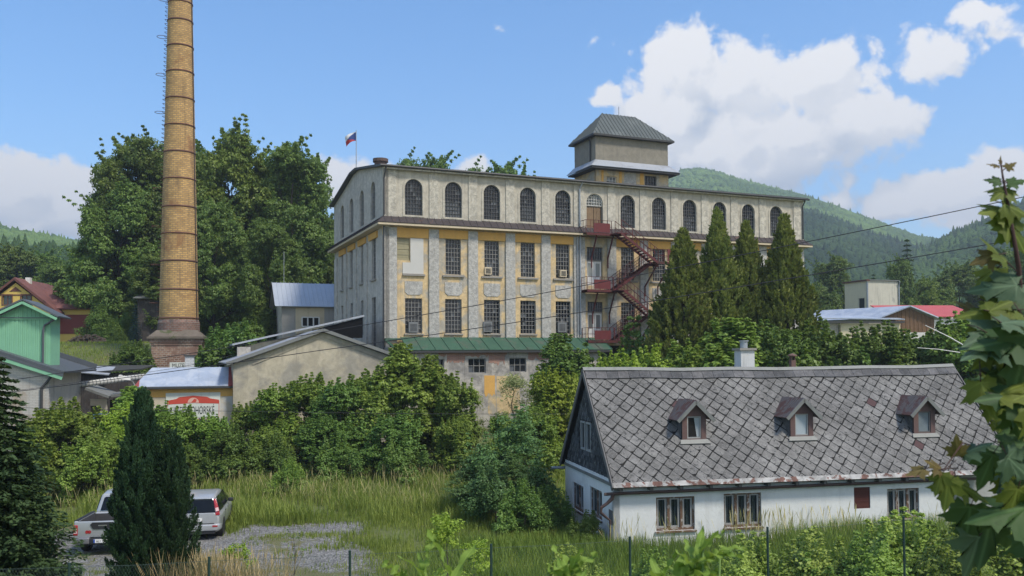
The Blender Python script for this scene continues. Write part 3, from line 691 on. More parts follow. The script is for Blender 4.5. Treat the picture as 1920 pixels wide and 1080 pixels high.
# walls
wins = []
for (x0, x1, y0, y1) in ((1230, 1303, 933, 993), (1357, 1428, 926, 987), (1663, 1724, 917, 972)):
    (u0, z1), (u1, z0) = hou(x0, y0, WF), hou(x1, y1, WF); wins.append((u0, u1, z0, z1))
(hu0, hz1), (hu1, hz0) = hou(1601, 914, WF), hou(1632, 953, WF)
b = MB().wall(rect(.12, wl, -.4, 2.42), [rect(*q) for q in wins]+[rect(hu0, hu1, hz0, hz1)], .22, lambda u_, d_, z: (u_, WF+d_, z)); b.build('front_wall', m_hwhite, cottage)
swins = []
for (x0, x1, y0, y1) in ((1106, 1129, 914, 975), (1074, 1094, 905, 955)):
    (v1, _), (v0, _) = hou_side(x0, y0, .12), hou_side(x1, y1, .12)
    z1 = (hou_side(x0, y0, .12)[1]+hou_side(x1, y0+5, .12)[1])/2; z0 = z1-1.05; swins.append((v0, v1, z0, z1))
b = MB().wall(rect(WF, RW-.3, -.4, 2.3), [rect(*q) for q in swins], .22, lambda u_, d_, z: (.12+d_, u_, z)); b.build('gable_wall', m_hwhite, cottage)
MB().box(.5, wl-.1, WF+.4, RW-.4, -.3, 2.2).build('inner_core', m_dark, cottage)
MB().box(.3, wl, RW-.5, RW-.31, -.4, 2.3).build('rear_wall', m_hwhite, cottage)
MB().box(wl-.12, wl-.004, WF+.24, RW-.5, -.4, 2.3).build('end_wall', m_hwhite, cottage)
def cottage_window(u0, u1, z0, z1, place, side=False, cols=3):
    tf = (lambda x, y, z: (.12+y, x, z)) if side else (lambda x, y, z: (x, WF+y, z))
    def bx(s, x0, x1, y0, y1, a, c):
        P = [tf(x, y, z) for z in (a, c) for x, y in ((x0, y0), (x1, y0), (x1, y1), (x0, y1))]; s.hexa(P[:4], P[4:])
    s = MB(); fw = .055
    bx(s, u0, u0+fw, .06, .2, z0, z1); bx(s, u1-fw, u1, .06, .2, z0, z1); bx(s, u0+fw, u1-fw, .06, .2, z1-fw, z1); bx(s, u0+fw, u1-fw, .05, .2, z0, z0+.09)
    for k in range(1, cols): x = u0+(u1-u0)*k/cols; bx(s, x-.045, x+.045, .055, .2, z0+.09, z1-fw)
    o = s.build('window', m_bwood, cottage)
    s = MB()
    for k in range(cols):
        x0, x1 = u0+(u1-u0)*k/cols+.05, u0+(u1-u0)*(k+1)/cols-.05
        for (a, c, e, g) in ((x0, x0+.07, z0+.09, z1-fw), (x1-.07, x1, z0+.09, z1-fw), (x0+.07, x1-.07, z1-fw-.05, z1-fw), (x0+.07, x1-.07, z0+.09, z0+.15)): bx(s, a, c, .1, .15, e, g)
    s.build('casement', m_gwood, o)
    s = MB()
    for k in range(cols):   # gathered net curtains behind the glass
        x0, x1 = u0+(u1-u0)*k/cols+.1, u0+(u1-u0)*(k+1)/cols-.1; n = 8
        for j in range(n):
            if (j+k) % 5 == 4: continue
            xa, xb = x0+(x1-x0)*j/n, x0+(x1-x0)*(j+1)/n
            ya, yb = .165+.012*(j % 2), .165+.012*((j+1) % 2)
            s.add([tf(xa, ya, z0+.12), tf(xb, yb, z0+.12), tf(xb, yb, z1-.1), tf(xa, ya, z1-.1)], [(0, 1, 2, 3)])
    s.build('curtain', m_curt, o)
    s = MB(); bx(s, u0+.05, u1-.05, .152, .156, z0+.1, z1-.08); g = s.build('pane', m_glassclear, o)
    s = MB(); bx(s, u0-.05, u1+.05, -.07, .1, z0-.06, z0-.003); s.build('sill', m_bwood, o)
    return o
def clear_glass():
    m, t, b = newmat('thin_glass'); b.inputs['Base Color'].default_value = (.02, .025, .03, 1); b.inputs['Roughness'].default_value = .05
    tr = t.new('ShaderNodeBsdfTransparent'); tr.inputs[0].default_value = (.85, .9, .9, 1); ms = t.new('ShaderNodeMixShader'); ms.inputs[0].default_value = .6
    t.l.new(b.outputs[0], ms.inputs[1]); t.l.new(tr.outputs[0], ms.inputs[2]); t.l.new(ms.outputs[0], t.n['Material Output'].inputs[0]); return m
m_glassclear = clear_glass()
for q in wins: cottage_window(*q, None)
for q in swins: cottage_window(*q, None, True, 2)
s = MB(); s.box(hu0, hu1, WF+.03, WF+.08, hz0, hz1)
for k in range(4): s.box(hu0+.04, hu1-.04, WF+.02, WF+.035, hz0+.06+k*(hz1-hz0)/4.3, hz0+.1+k*(hz1-hz0)/4.3)
s.build('hatch', plain('dark_red_hatch', (.085, .028, .022), .8, .2, 3), cottage)
# meter box on the corner
MB().box(.1, .13, WF+.1, WF+.5, .75, 1.25).build('meter_box', m_beam, cottage)
# roof: underlay, diamond slates, ridge course, verge and eave flashing
def sag(u_): return -.055*math.sin(math.pi*min(1, max(0, u_/UL)))-.02*math.sin(u_*1.9)
def rp(u_, t_, h=0.):     # point on the front slope, t from eave (0) to ridge (1), h above it
    L = math.hypot(RW/2, RZ1-RZ0); return (u_, t_*RW/2-h*(RZ1-RZ0)/L, RZ0+t_*(RZ1-RZ0)+h*(RW/2)/L+sag(u_)*t_)
def rpb(u_, t_, h=0.): x, y, z = rp(u_, t_, h); return (x, RW-y, z)
s = MB(); T = .09
NS = 28; US_ = [UL*k/NS for k in range(NS+1)]
for fn in (rp, rpb):
    for h_ in (-T, 0.):
        b_ = len(s.v); s.v += [fn(x_, t_, h_) for x_ in US_ for t_ in (0, .5, 1)]
        s.f += [(b_+3*k+j, b_+3*k+3+j, b_+3*k+4+j, b_+3*k+1+j) for k in range(NS) for j in (0, 1)]
    for x_ in (0, UL): s.poly([fn(x_, 0, -T), fn(x_, 0, 0), fn(x_, 1, 0), fn(x_, 1, -T)])
    for k in range(NS): s.poly([fn(US_[k], 0, -T), fn(US_[k+1], 0, -T), fn(US_[k+1], 0, 0), fn(US_[k], 0, 0)])
roof = s.build('roof', m_batten, cottage)
rng = random.Random(11); SL = math.hypot(RW/2, RZ1-RZ0); DW, DH = .505, .53; s = MB()
dorm = []
def tile(cx, ct, fn, umin, umax, tmin, tmax):
    """one slate standing on its corner, clipped to the slope's outline"""
    j = lambda a: rng.uniform(-a, a)
    g = rng.uniform(.042, .075); hx, hy = DW/2-g/2, DH/2-g/2
    cx += j(.012); ct += j(.012); rot = j(.035); ca, sa = math.cos(rot), math.sin(rot)
    cut = rng.choice([.05, .06, .08, .12])
    P = [(-hx, 0), (-cut*.6, -hy+cut*.55), (cut*.6+j(.02), -hy+cut*.55+j(.012)), (hx, 0), (cut*.3, hy), (-cut*.3, hy)]
    P = [(cx+x*ca-y*sa, ct+x*sa+y*ca) for x, y in P]
    def clip(P, ax, lim, sgn):
        out = []
        for a, c in zip(P, P[1:]+P[:1]):
            ia, ic = sgn*(a[ax]-lim) >= 0, sgn*(c[ax]-lim) >= 0
            if ia: out.append(a)
            if ia != ic:
                k = (lim-a[ax])/(c[ax]-a[ax]); out.append((a[0]+(c[0]-a[0])*k, a[1]+(c[1]-a[1])*k))
        return out
    for ax, lim, sg in ((0, umin, 1), (0, umax, -1), (1, tmin, 1), (1, tmax, -1)):
        P = clip(P, ax, lim, sg)
        if len(P) < 3: return
    lo = [fn(x, y/SL, .004+.010*max(0, (ct+hy-y)/DH)) for x, y in P]; hi = [fn(x, y/SL, .012+.024*max(0, (ct+hy-y)/DH)*.5) for x, y in P]
    n = len(P); s.add(lo+hi, [tuple(range(n, 2*n))]+[(i, (i+1) % n, n+(i+1) % n, n+i) for i in range(n)])
rows = int(SL/(DH/2))+2
for fn, skip in ((rp, True), (rpb, False)):
    for r in range(rows):
        for k in range(int(UL/DW)+2):
            if skip and rng.random() < .002: continue
            tile(k*DW+(DW/2 if r % 2 else 0), r*DH/2+.05, fn, .03, UL-.03, .12, SL-.42)
s.build('slates', m_slate, roof)
s = MB(); n = int(UL/.42)
for k in range(n):
    u0, u1 = UL*k/n+.006, UL*(k+1)/n-.006; jj = rng.uniform(-.012, .012)
    for fn in (rp, rpb):
        a = [fn(u0, 1-.47/SL+jj/SL, .045), fn(u1, 1-.47/SL, .045), fn(u1+.03, 1, .02), fn(u0+.03, 1, .02)]
        a2 = [fn(u0, 1-.47/SL+jj/SL, .065), fn(u1, 1-.47/SL, .065), fn(u1+.03, 1, .035), fn(u0+.03, 1, .035)]
        s.hexa(a, a2)
s.build('ridge_slates', m_slate_ridge, roof)
s = MB()
for k in range(8):
    ua, ub = -.03+(UL+.06)*k/8, -.03+(UL+.06)*(k+1)/8; za_, zb_ = RZ1+.085+sag(ua), RZ1+.085+sag(ub)
    s.slab(rp(ua, 1-.1/SL, .06), rp(ub, 1-.1/SL, .06), (ub, RW/2, zb_), (ua, RW/2, za_), .02); s.slab((ua, RW/2, za_), (ub, RW/2, zb_), rpb(ub, 1-.1/SL, .06), rpb(ua, 1-.1/SL, .06), .02)
s.build('ridge_cap', m_lead, roof)
s = MB(); s.hexa([rp(-.02, -.01, .005), rp(UL+.02, -.01, .005), rp(UL+.02, .028, .012), rp(-.02, .028, .012)], [rp(-.02, -.01, .03), rp(UL+.02, -.01, .03), rp(UL+.02, .028, .03), rp(-.02, .028, .03)])
s.build('eave_flashing', m_drip, roof)
for u0 in (-.05, UL+.005):
    for fn in (rp, rpb): MB().hexa([fn(u0, -.01, -.14), fn(u0+.045, -.01, -.14), fn(u0+.045, .995, -.14), fn(u0, .995, -.14)], [fn(u0, -.01, .05), fn(u0+.045, -.01, .05), fn(u0+.045, .995, .05), fn(u0, .995, .05)]).build('verge_board', m_beam, roof)

# slated gable under the verge, attic windows in it
def gz(v): return RZ0+min(v, RW-v)*RS-.14
hv, hz = hou_side(1112, 845, .2)
attic = [(3.25, 3.85, 3.0, 4.05), (4.05, 4.6, 3.0, 4.05)]
b = MB().wall([(.25, 2.2), (RW-.25, 2.2), (RW-.25, gz(.25)), (RW/2, gz(RW/2)), (.25, gz(.25))], [rect(*q) for q in attic], .12, lambda u_, d_, z: (.2+d_, u_, z)); b.build('gable_cladding_base', m_batten, cottage)
s = MB(); rr = random.Random(5); row = 0; z = 2.25
while z < 6:
    v = .3+(.1 if row % 2 else 0)
    while v < RW-.4:
        if z+.14 < gz(v+.1)-.03 and not any(a-.12 < v+.1 < c+.12 and e-.12 < z+.1 < g+.06 for a, c, e, g in attic):
            t0 = rr.uniform(.0, .03)
            P = [(v, z+.05), (v+.05, z+.0), (v+.14, z+.0), (v+.19, z+.05), (v+.19, z+.24), (v, z+.24)]
            s.add([(.165-t0 if zz < z+.1 else .192, vv, zz) for vv, zz in P], [(0, 1, 2, 3, 4, 5)])
        v += .2
    z += .17; row += 1
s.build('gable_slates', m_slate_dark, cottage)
for (v0, v1, z0, z1) in attic:
    s = MB()
    for (a, c, e, g) in ((v0-.02, v0+.05, z0-.03, z1+.03), (v1-.05, v1+.02, z0-.03, z1+.03), (v0+.05, v1-.05, z1-.04, z1+.03), (v0+.05, v1-.05, z0-.03, z0+.04)): s.box(.16, .24, a, c, e, g)
    o = s.build('window', m_gwood, cottage); MB().box(.25, .26, v0, v1, z0, z1).build('pane', m_glass, o)
MB().box(.06, .22, WF-.05, RW-.35, 2.1, 2.2).build('gable_ledge', m_lead, cottage)
# eaves: wall plate, rafter ends, gutter, downpipe
MB().box(.1, UL-.1, WF-.03, WF+.1, 2.02, 2.12+WF*RS-.2).build('eave_board', plain('blue_grey_board', (.34, .36, .37), .85, .15, 2), cottage)
n = 15
for k in range(n): x = .3+(UL-.6)*k/(n-1); MB().box(x-.06, x+.06, .06, WF+.1, RZ0-.17, RZ0-.02).build('rafter_end', m_beam, cottage)
s = MB(); s.tube([(-.25, .22, 1.87), (.1, .22, 1.88), (UL+.1, .22, 1.93)], .055, 8); s.build('gutter', m_pipe, cottage)
s = MB(); s.tube([(.05, .2, 1.87), (.02, .22, 1.72), (-.15, .25, 1.55), (-.35, .27, 1.42), (-.37, .27, 1.25), (-.2, .3, 1.1), (-.02, .32, .95), (-.02, .32, -.2)], [.07, .075, .06, .06, .055, .045, .04, .04], 8); s.build('downpipe', m_pipe, cottage)
s = MB(); s.tube([(-.45, RW-.15, 1.95), (.4, RW-.15, 1.95)], .06, 8); s.build('gutter', m_zinc, cottage)
# dormers
m_dpink = plain('faded_red_board', (.13, .08, .072), .85, .2, 4, streak=.3)
m_dtin = plain('rusty_dormer_tin', (.10, .09, .09), .7, .3, 3, patch=((.085, .045, .04), 3, .45, .58))
def dormer(px, by, py_top, label, pane_m, frame_m, open_=False):
    # foot of the dormer's face on the slope under pixel (px, by)
    n = np.cross(HD, (HS*RW/2+np.array([0, 0, RZ1-RZ0]))); n /= np.linalg.norm(n)
    p = on_plane(px, by, HC+np.array([0, 0, RZ0]), n); u_ = float((p-HC)@HD); v = float((p-HC)@HS); z = float(p[2])
    d = 1.0; W2, Hs, Hp = .46, 1.02, 1.48
    o = MB(); f0 = z-.03
    o.wall([(u_-W2, f0), (u_+W2, f0), (u_+W2, z+Hs), (u_, z+Hp), (u_-W2, z+Hs)], [rect(u_-.27, u_+.27, z+.13, z+.93)], .1, lambda a, dd, c: (a, v+dd, c))
    o = o.build('dormer', m_dpink, cottage)
    for sx in (-1, 1):
        x = u_+sx*W2; x0, x1 = sorted((x, x-sx*.04)); dv = Hs/RS
        s = MB(); s.prism([(x0, v+.012, z-.02), (x0, v+.012, z+Hs), (x0, v+dv, z+Hs)], (x1-x0, 0, 0)); s.build('cheek', m_slate_ridge, o)
    s = MB(); oh = .2; dvp = Hp/RS
    for sx in (-1, 1):
        e = .24; ez = z+Hs-(Hp-Hs)*e/W2
        a = (u_+sx*(W2+e), v-oh, ez); c = (u_, v-oh, z+Hp); cb = (u_, v+dvp+.05, z+Hp); ab = (u_+sx*(W2+e), v+(ez-z)/RS+.1, ez)
        q = [a, c, cb, ab] if sx < 0 else [c, a, ab, cb]
        s.slab(*q, .045)
        for k in range(1, 5):
            f = k/5; pa = np.array(c)+(np.array(a)-np.array(c))*0; 
            y = v-oh+f*(dvp*.6); zz = .05
            s.bar((u_+sx*(W2+e)*.98, y, ez+zz), (u_+sx*.02, y, z+Hp+zz), .03, .03)
    s.build('dormer_roof', m_dtin, o)
    s = MB()
    for sx in (-1, 1):
        e = .24; ez = z+Hs-(Hp-Hs)*e/W2
        s.bar((u_+sx*(W2+e), v-oh-.012, ez-.02), (u_, v-oh-.012, z+Hp-.02), .03, .13)
    s.build('barge_board', m_lead, o)
    s = MB(); x0, x1, a, c = u_-.27, u_+.27, z+.13, z+.93
    for (p0, p1, q0, q1) in ((x0, x0+.05, a, c), (x1-.05, x1, a, c), (x0+.05, x1-.05, c-.05, c), (x0+.05, x1-.05, a, a+.05)): s.box(p0, p1, v+.03, v+.09, q0, q1)
    s.build('frame', frame_m, o)
    MB().box(x0+.05, x1-.05, v+.07, v+.08, a+.05, c-.05).build('pane', pane_m, o)
    if open_:
        MB().prism([(u_+.02, v+.066, c-.06), (u_+.22, v+.066, c-.06), (u_+.22, v+.066, a+.06), (u_+.12, v+.066, a+.06)], (0, .003, 0)).build('curtain', m_curt, o)
    s = MB(); s.hexa([(u_-W2-.12, v-.1, z-.07), (u_+W2+.12, v-.1, z-.07), (u_+W2+.06, v-.01, z+.05), (u_-W2-.06, v-.01, z+.05)], [(u_-W2-.12, v-.12, z-.04), (u_+W2+.12, v-.12, z-.04), (u_+W2+.06, v-.015, z+.1), (u_-W2-.06, v-.015, z+.1)])
    s.build('apron', m_lead, o)
    if label: o['label'] = label
    return o
dormer(1302, 829, 745, 'dormer with a dark half open window', m_dark, m_gwood, True)
dormer(1504, 823, 741, 'dormer with a pale blinded window', plain('pale_blind', (.36, .41, .44), .5, .1, 2), m_gwood)
dormer(1734, 817, 741, 'dormer with a grey window and dark frame', plain('grey_pane', (.16, .19, .21), .25, .25, 3), m_beam)
# chimney and vent stack behind the ridge
cu, _ = hou(1396, 690, RW/2+.5); x = cu
cz = hou(1396, 657, RW/2+.5)[1]
o = MB().box(x-.29, x+.29, RW/2+.2, RW/2+.8, 5.2, cz).build('chimney', plain('whitewashed_chimney', (.55, .55, .54), .9, .1, 2, streak=.5), cottage)
MB().box(x-.36, x+.36, RW/2+.13, RW/2+.87, cz+.002, cz+.09).build('chimney_cap', m_sill, o)
MB().lathe([(.15, cz+.09), (.15, cz+.35), (.19, cz+.36), (.19, cz+.4)], 12, x-.02, RW/2+.5).build('chimney_pot', m_zinc, o)
cu, _ = hou(1486, 690, RW/2+.4); cz = hou(1486, 668, RW/2+.4)[1]
s = MB(); s.box(cu-.1, cu+.1, RW/2+.3, RW/2+.5, 5.4, cz-.16)
for dx in (-.085, .055): s.box(cu+dx, cu+dx+.03, RW/2+.32, RW/2+.48, cz-.16, cz)
s.lathe([(.19, cz), (.19, cz+.04), (.02, cz+.12)], 10, cu, RW/2+.4)
s.build('vent_stack', plain('brown_brick_stack', (.14, .085, .07), .9, .2, 5), cottage)
# lean-to at the far end
MB().box(wl+.3, UL+.9, 1.6, RW-1.2, -.3, 2.0).build('porch', m_hfoot, cottage)
# ------------------------------------------------------------------ brick chimney stack
CD = 70.; cc = at(335, 660, CD); cx, cy = cc[0], cc[1]; mpp = CD/CAM_F
zat = lambda y, d=CD, x=335: float(at(x, y, d)[2])
m_ybrick = brick('yellow_brick', (.56, .34, .115), (.33, .19, .065), (.27, .19, .10), .36, .15, 'uv', .35, .03, ((.24, .12, .05), .5, .52, .7), .55)
m_rbrick = brick('weathered_red_brick', (.16, .075, .05), (.38, .22, .135), (.33, .28, .23), .36, .15, 'both', .5, .03, ((.21, .125, .09), .9, .46, .6), .5)
stack = thing('chimney_stack', 'tall tapering yellow brick factory chimney with iron bands on a red brick plinth', 'chimney', (cx, cy, 6.0))
zb0, ztop = zat(600)-6, 41-6.
r0, r1 = 35*mpp, .80
rad = lambda z: r0+(r1-r0)*(z-zb0)/(ztop-zb0)
N = 40; prof = [(rad(zb0+(ztop-zb0)*k/30), zb0+(ztop-zb0)*k/30) for k in range(31)]
s = MB()
vs, fs, uvs = [], [], []
for k, (r, z) in enumerate(prof):
    for j in range(N+1):
        a = 2*math.pi*j/N; vs.append((r*math.cos(a), r*math.sin(a), z)); uvs.append((a*1.3, z))
for k in range(30):
    for j in range(N): a = k*(N+1)+j; fs.append((a, a+1, a+N+2, a+N+1))
me = bpy.data.meshes.new('shaft'); me.from_pydata(vs, [], fs); me.materials.append(m_ybrick); me.polygons.foreach_set('use_smooth', [True]*len(me.polygons))
ulay = me.uv_layers.new(name='UVMap')
for lp in me.loops: ulay.data[lp.index].uv = uvs[lp.vertex_index]
link('shaft', me, stack)
m_band = plain('rusty_iron_band', (.13, .06, .045), .8, .3, 4)
for y in (8, 42, 90, 138, 188, 238, 288, 338, 390, 440, 491, 544, 597):
    z = zat(y)-6; r = rad(z)
    MB().lathe([(r+.005, z-.05), (r+.04, z-.05), (r+.04, z+.05), (r+.005, z+.05)], 40).build('iron_band', m_band, stack, True)
zc0 = zat(623)-6
MB().lathe([(r0+.1, zc0-.3), (r0+.1, zb0-.25), (r0+.0, zb0+.02)], 40).build('base_drum', brick('dark_red_brick', (.15, .065, .05), (.25, .12, .085), (.2, .17, .14), .36, .15, 'both', .5, .03, ((.09, .07, .06), 1.2, .5, .62), .5), stack, False)
za, zb1 = zat(636)-6, zat(632)-6
RA = .27   # plinth turned like the mill
pl = thing('plinth_frame', None, None)
bpy.data.objects.remove(pl)
def rotp(x, y, a=RA): return (x*math.cos(a)-y*math.sin(a), x*math.sin(a)+y*math.cos(a))
def sq(s, h0, z0, h1, z1):
    s.hexa([(*rotp(*p), z0) for p in ((-h0, -h0), (h0, -h0), (h0, h0), (-h0, h0))], [(*rotp(*p), z1) for p in ((-h1, -h1), (h1, -h1), (h1, h1), (-h1, h1))])
s = MB(); hw = 1.82; sq(s, hw, -4.5, hw, za-.5); sq(s, hw+.06, za-.5, hw+.06, za-.3); sq(s, hw+.13, za-.3, hw+.13, za); s.build('plinth', m_rbrick, stack)
s = MB(); sq(s, hw+.3, za+.003, hw+.3, zb1); sq(s, hw+.22, zb1, r0+.0, zc0+.12); s.build('plinth_cap', plain('weathered_capping', (.15, .125, .10), .95, .35, 2, .5, 10, patch=((.07, .08, .035), 1.5, .55, .65)), stack)
# rungs and hoops up the left side
s = MB(); z = zb0; k = 0
while z < ztop-.3:
    r = rad(z); a = math.pi*1.02; p = np.array((r*math.cos(a), r*math.sin(a), z)); out = np.array((math.cos(a), math.sin(a), 0)); sd = np.array((-out[1], out[0], 0))
    s.tube([p-sd*.2, p-sd*.2+out*.2, p+sd*.2+out*.2, p+sd*.2], .022, 4)
    if k % 9 == 4: s.tube([p+sd*.4*math.sin(t)+out*(.3-.42*math.cos(t)+.12) for t in np.linspace(.0, 2*math.pi, 11)], .022, 4)
    z += .34; k += 1
s.build('climbing_rungs', m_band, stack)
s = MB(); a = -.15; s.tube([((rad(z)+.06)*math.cos(a), (rad(z)+.06)*math.sin(a), z) for z in np.linspace(zb0-.2, ztop, 12)], .03, 5); s.build('lightning_cable', m_wire, stack)

# ------------------------------------------------------------------ helper: a frame standing in the yard, x along its front, from pixels
class Frame:
    def __init__(s, px, py, depth, yaw):
        p = at(px, py, depth); s.O = np.array([p[0], p[1], 0.]); s.a = yaw
        s.D = np.array([math.cos(yaw), math.sin(yaw), 0]); s.S = np.array([-math.sin(yaw), math.cos(yaw), 0])
    def f(s, px, py, off=0.):
        p = on_plane(px, py, s.O+s.S*off, s.S); return float((p-s.O)@s.D), float(p[2])
    def side(s, px, py, u):
        p = on_plane(px, py, s.O+s.D*u, s.D); return float((p-s.O)@s.S), float(p[2])
    def w(s, u, v, z): return s.O+s.D*u+s.S*v+np.array([0, 0, z])

# ------------------------------------------------------------------ plastered gable shed in front of the mill
G = Frame(605, 650, 54.5, .37)
shed = thing('gable_shed', 'beige plastered gable shed with a low tin roof left of the mill', 'shed', G.O, G.a)
gl, gz0 = G.f(434, 679); gm, gz1 = G.f(605, 619); gr, gz2 = G.f(743, 668)
m_gable = plain('stained_beige_render', (.43, .38, .28), .95, .2, .5, .4, 14, streak=.7, streak_col=(.27, .24, .19), patch=((.32, .295, .24), .4, .46, .6), mott=(1.3, .14))
MB().prism([(gl+.1, 0, 0), (gr-.1, 0, 0), (gr-.1, 0, gz2-.12), (gm, 0, gz1-.12), (gl+.1, 0, gz0-.12)], (0, .3, 0)).build('gable_wall', m_gable, shed)
q = G.f(498, 730); MB().box(G.f(497, 740)[0], G.f(512, 740)[0], -.02, .05, G.f(500, 770)[1], q[1]).build('window', m_dark, shed)
s = MB()
kx0, kz0 = G.f(476, 680); 
for (x0, y0, x1, y1) in ((474, 683, 602, 632), (608, 632, 726, 676)):
    (ua, za_), (ub, zb_) = G.f(x0, y0), G.f(x1, y1); s.bar((ua, -.02, za_), (ub, -.02, zb_), .06, .07)
s.build('raking_moulding', m_gable, shed)
SD = 11.
s = MB()
s.slab((gl-.3, -.25, gz0-.1), (gm, -.25, gz1), (gm, SD, gz1), (gl-.3, SD, gz0-.1), .08); s.slab((gm, -.25, gz1), (gr+.25, -.25, gz2-.08), (gr+.25, 5.5, gz2-.08), (gm, 5.5, gz1), .08)
s.build('roof', m_tin, shed)
s = MB(); s.bar((gl-.3, -.3, gz0-.1), (gm, -.3, gz1), .05, .2); s.bar((gm, -.3, gz1), (gr+.25, -.3, gz2-.08), .05, .2); s.build('verge_flashing', m_drip if False else m_lead, shed)
MB().box(gl+.12, gl+.4, .31, SD-.2, 0, gz0-.1).build('side_wall', m_gable, shed); MB().box(gr-.4, gr-.12, .31, 5.3, 0, gz2-.2).build('side_wall', m_gable, shed)
# taller lean-to behind it
B = Frame(560, 640, 60.5, .37)
lean = thing('lean_to_shed', 'cream lean-to shed with a black open bay between gable shed and mill', 'shed', B.O, B.a)
la, lz0 = B.f(441, 648); lb, lz1 = B.f(595, 616); lc, lz2 = B.f(678, 594)
MB().prism([(la+.3, 0, 3), (lb, 0, 3), (lb, 0, lz1-.1), (la+.3, 0, lz0-.12)], (0, .3, 0)).build('wall', m_gable, lean)
s = MB(); s.slab((la-.2, -.5, lz0), (lc+.1, -.5, lz2), (lc+.1, 5., lz2), (la-.2, 5, lz0), .12); s.build('roof', m_tin, lean)
MB().prism([(lb, -.35, lz1-.02), (lc, -.35, lz2-.05), (lc, -.35, lz2-1.5), (lb, -.35, lz1-.72)], (0, .1, 0)).build('bay_shade_sheet', plain('bay_shade_black', (.009, .009, .009), .95, spec=.05), lean)  # near-black sheet, its colour stands in for the shade inside the open bay
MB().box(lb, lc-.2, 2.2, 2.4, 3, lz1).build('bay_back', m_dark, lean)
for x in (lb+.9, lb+2.1): MB().box(x, x+.16, -.2, -.04, 3, lz1).build('post', m_beam, lean)
MB().box(la+.1, la+.95, -.5, -.1, lz0-1.6, lz0-.1).build('chimney_stub', m_annex, lean)
# small grey house behind, with a pale metal roof
S2 = Frame(540, 580, 80., .37)
grey = thing('grey_house', 'small grey rendered house with a shiny tin gable roof behind the sheds', 'house', S2.O, S2.a)
e0, ez = S2.f(526, 573); e1, _ = S2.f(640, 573); rz = S2.f(510, 531, 2.6)[1]; eb = 5.2
rl_ = S2.f(508, 531, eb/2)[0]
MB().box(e0+.15, e1, .3, .5, 5, ez).build('wall', plain('grey_house_render', (.33, .315, .29), .95, .15, .8, streak=.3), grey)
MB().prism([(e0+.15, .52, 5), (e0+.15, eb-.3, 5), (e0+.15, eb-.3, ez), (e0+.15, eb/2, rz-.15), (e0+.15, .52, ez)], (.2, 0, 0)).build('gable_wall', m_side, grey)
MB().box(S2.f(555, 600)[0], S2.f(609, 600)[0], .26, .31, 7, ez-.15).build('ochre_panel', m_fascia, grey)
s = MB(); s.slab((e0-.5, -.15, ez-.1), (e1, -.15, ez-.1), (e1, eb/2, rz), (e0-.5, eb/2, rz), .07); s.slab((e0-.5, eb/2, rz), (e1, eb/2, rz), (e1, eb+.2, ez-.1), (e0-.5, eb+.2, ez-.1), .07)
for k in range(16):
    x = e0-.5+(e1-e0+.5)*k/15; s.bar((x, -.15, ez-.0), (x, eb/2, rz+.1), .03, .05)
s.build('roof', plain('shiny_tin_roof', (.42, .45, .49), .42, .1, .8, metal=.3), grey)
s = MB(); s.bar((e0-.52, -.16, ez-.12), (e0-.52, eb/2, rz-.02), .06, .22); s.bar((e0-.52, eb/2, rz-.02), (e0-.52, eb+.2, ez-.12), .06, .22); s.build('verge_board', m_black, grey)
wx0, wx1 = S2.f(567, 600)[0], S2.f(599, 600)[0]; wz0 = S2.f(580, 612)[1]
s = MB()
for k in range(4): x = wx0+(wx1-wx0)*k/3; s.box(x-.06, x+.06, .2, .25, wz0, wz0+.85)
s.box(wx0, wx1, .2, .245, wz0+.8, wz0+.9); s.box(wx0, wx1, .2, .245, wz0-.05, wz0+.05)
o = s.build('window', m_white, grey); MB().box(wx0, wx1, .25, .262, wz0, wz0+.85).build('pane', m_dark, o)
MB().tube([(e0+.6, eb/2, rz), (e0+.6, eb/2, rz+3.0)], .03, 5).build('aerial', m_zinc, grey)

# ------------------------------------------------------------------ blue-roofed outbuilding with the painted sign
Bl = Frame(443, 724, 53., .30)
blue = thing('outbuilding', 'ochre outbuilding with a pale blue hipped tin roof below the chimney', 'outbuilding', Bl.O, Bl.a)
b0, bz0 = Bl.f(250, 729); b1, bz1 = Bl.f(444, 722); bt0, _ = Bl.f(286, 691, 2.2); btz = Bl.f(360, 690, 2.2)[1]
ez = (bz0+bz1)/2
m_owall = plain('outbuilding_render', (.52, .45, .33), .95, .15, .7, .3, 12, streak=.5, streak_col=(.4, .36, .3), patch=((.5, .49, .46), .5, .42, .55))
MB().box(b0+.25, b1-.05, .3, .5, 0, ez-.12).build('wall', m_owall, blue); MB().box(b0+.25, b0+.45, .5, 4, 0, ez-.12).build('wall', m_owall, blue)
MB().box(b0+.24, b1-.05, .27, .297, ez-.6, ez-.12).build('ochre_frieze', m_ochre, blue)
s = MB(); xr = Bl.f(430, 705, 1.)[0]
s.slab((b0, 0, ez), (xr-.05, 0, ez), (xr-.05, 2.2, btz), (bt0, 2.2, btz), .05)
s.slab((b0, 4.4, ez), (b0, 0, ez), (bt0, 2.2, btz), (bt0, 2.21, btz), .05)
for k in range(1, 9): x = b0+(xr-b0)*k/9; xt = max(x, bt0); f_ = min(1, (x-b0)/(bt0-b0)); s.bar((x, 0, ez+.06), (x, 2.2*f_, ez+(btz-ez)*f_+.06), .02, .02)
s.build('roof', m_blue, blue)
s = MB(); s.slab((xr-.05, 0, ez+.01), (b1, 0, ez+.01), (b1, 2.2, btz+.01), (xr-.05, 2.2, btz+.01), .05); s.build('red_roof_strip', plain('red_tin', (.26, .06, .055), .6, .2, 2), blue)
s = MB(); s.prism([(b0, -.01, ez+.03), (b0+.3, -.012, ez+.05), (b0+.3, .4, ez+.45)], (0, .03, .02)); s.build('red_hip_corner', MATS['red_tin'], blue)
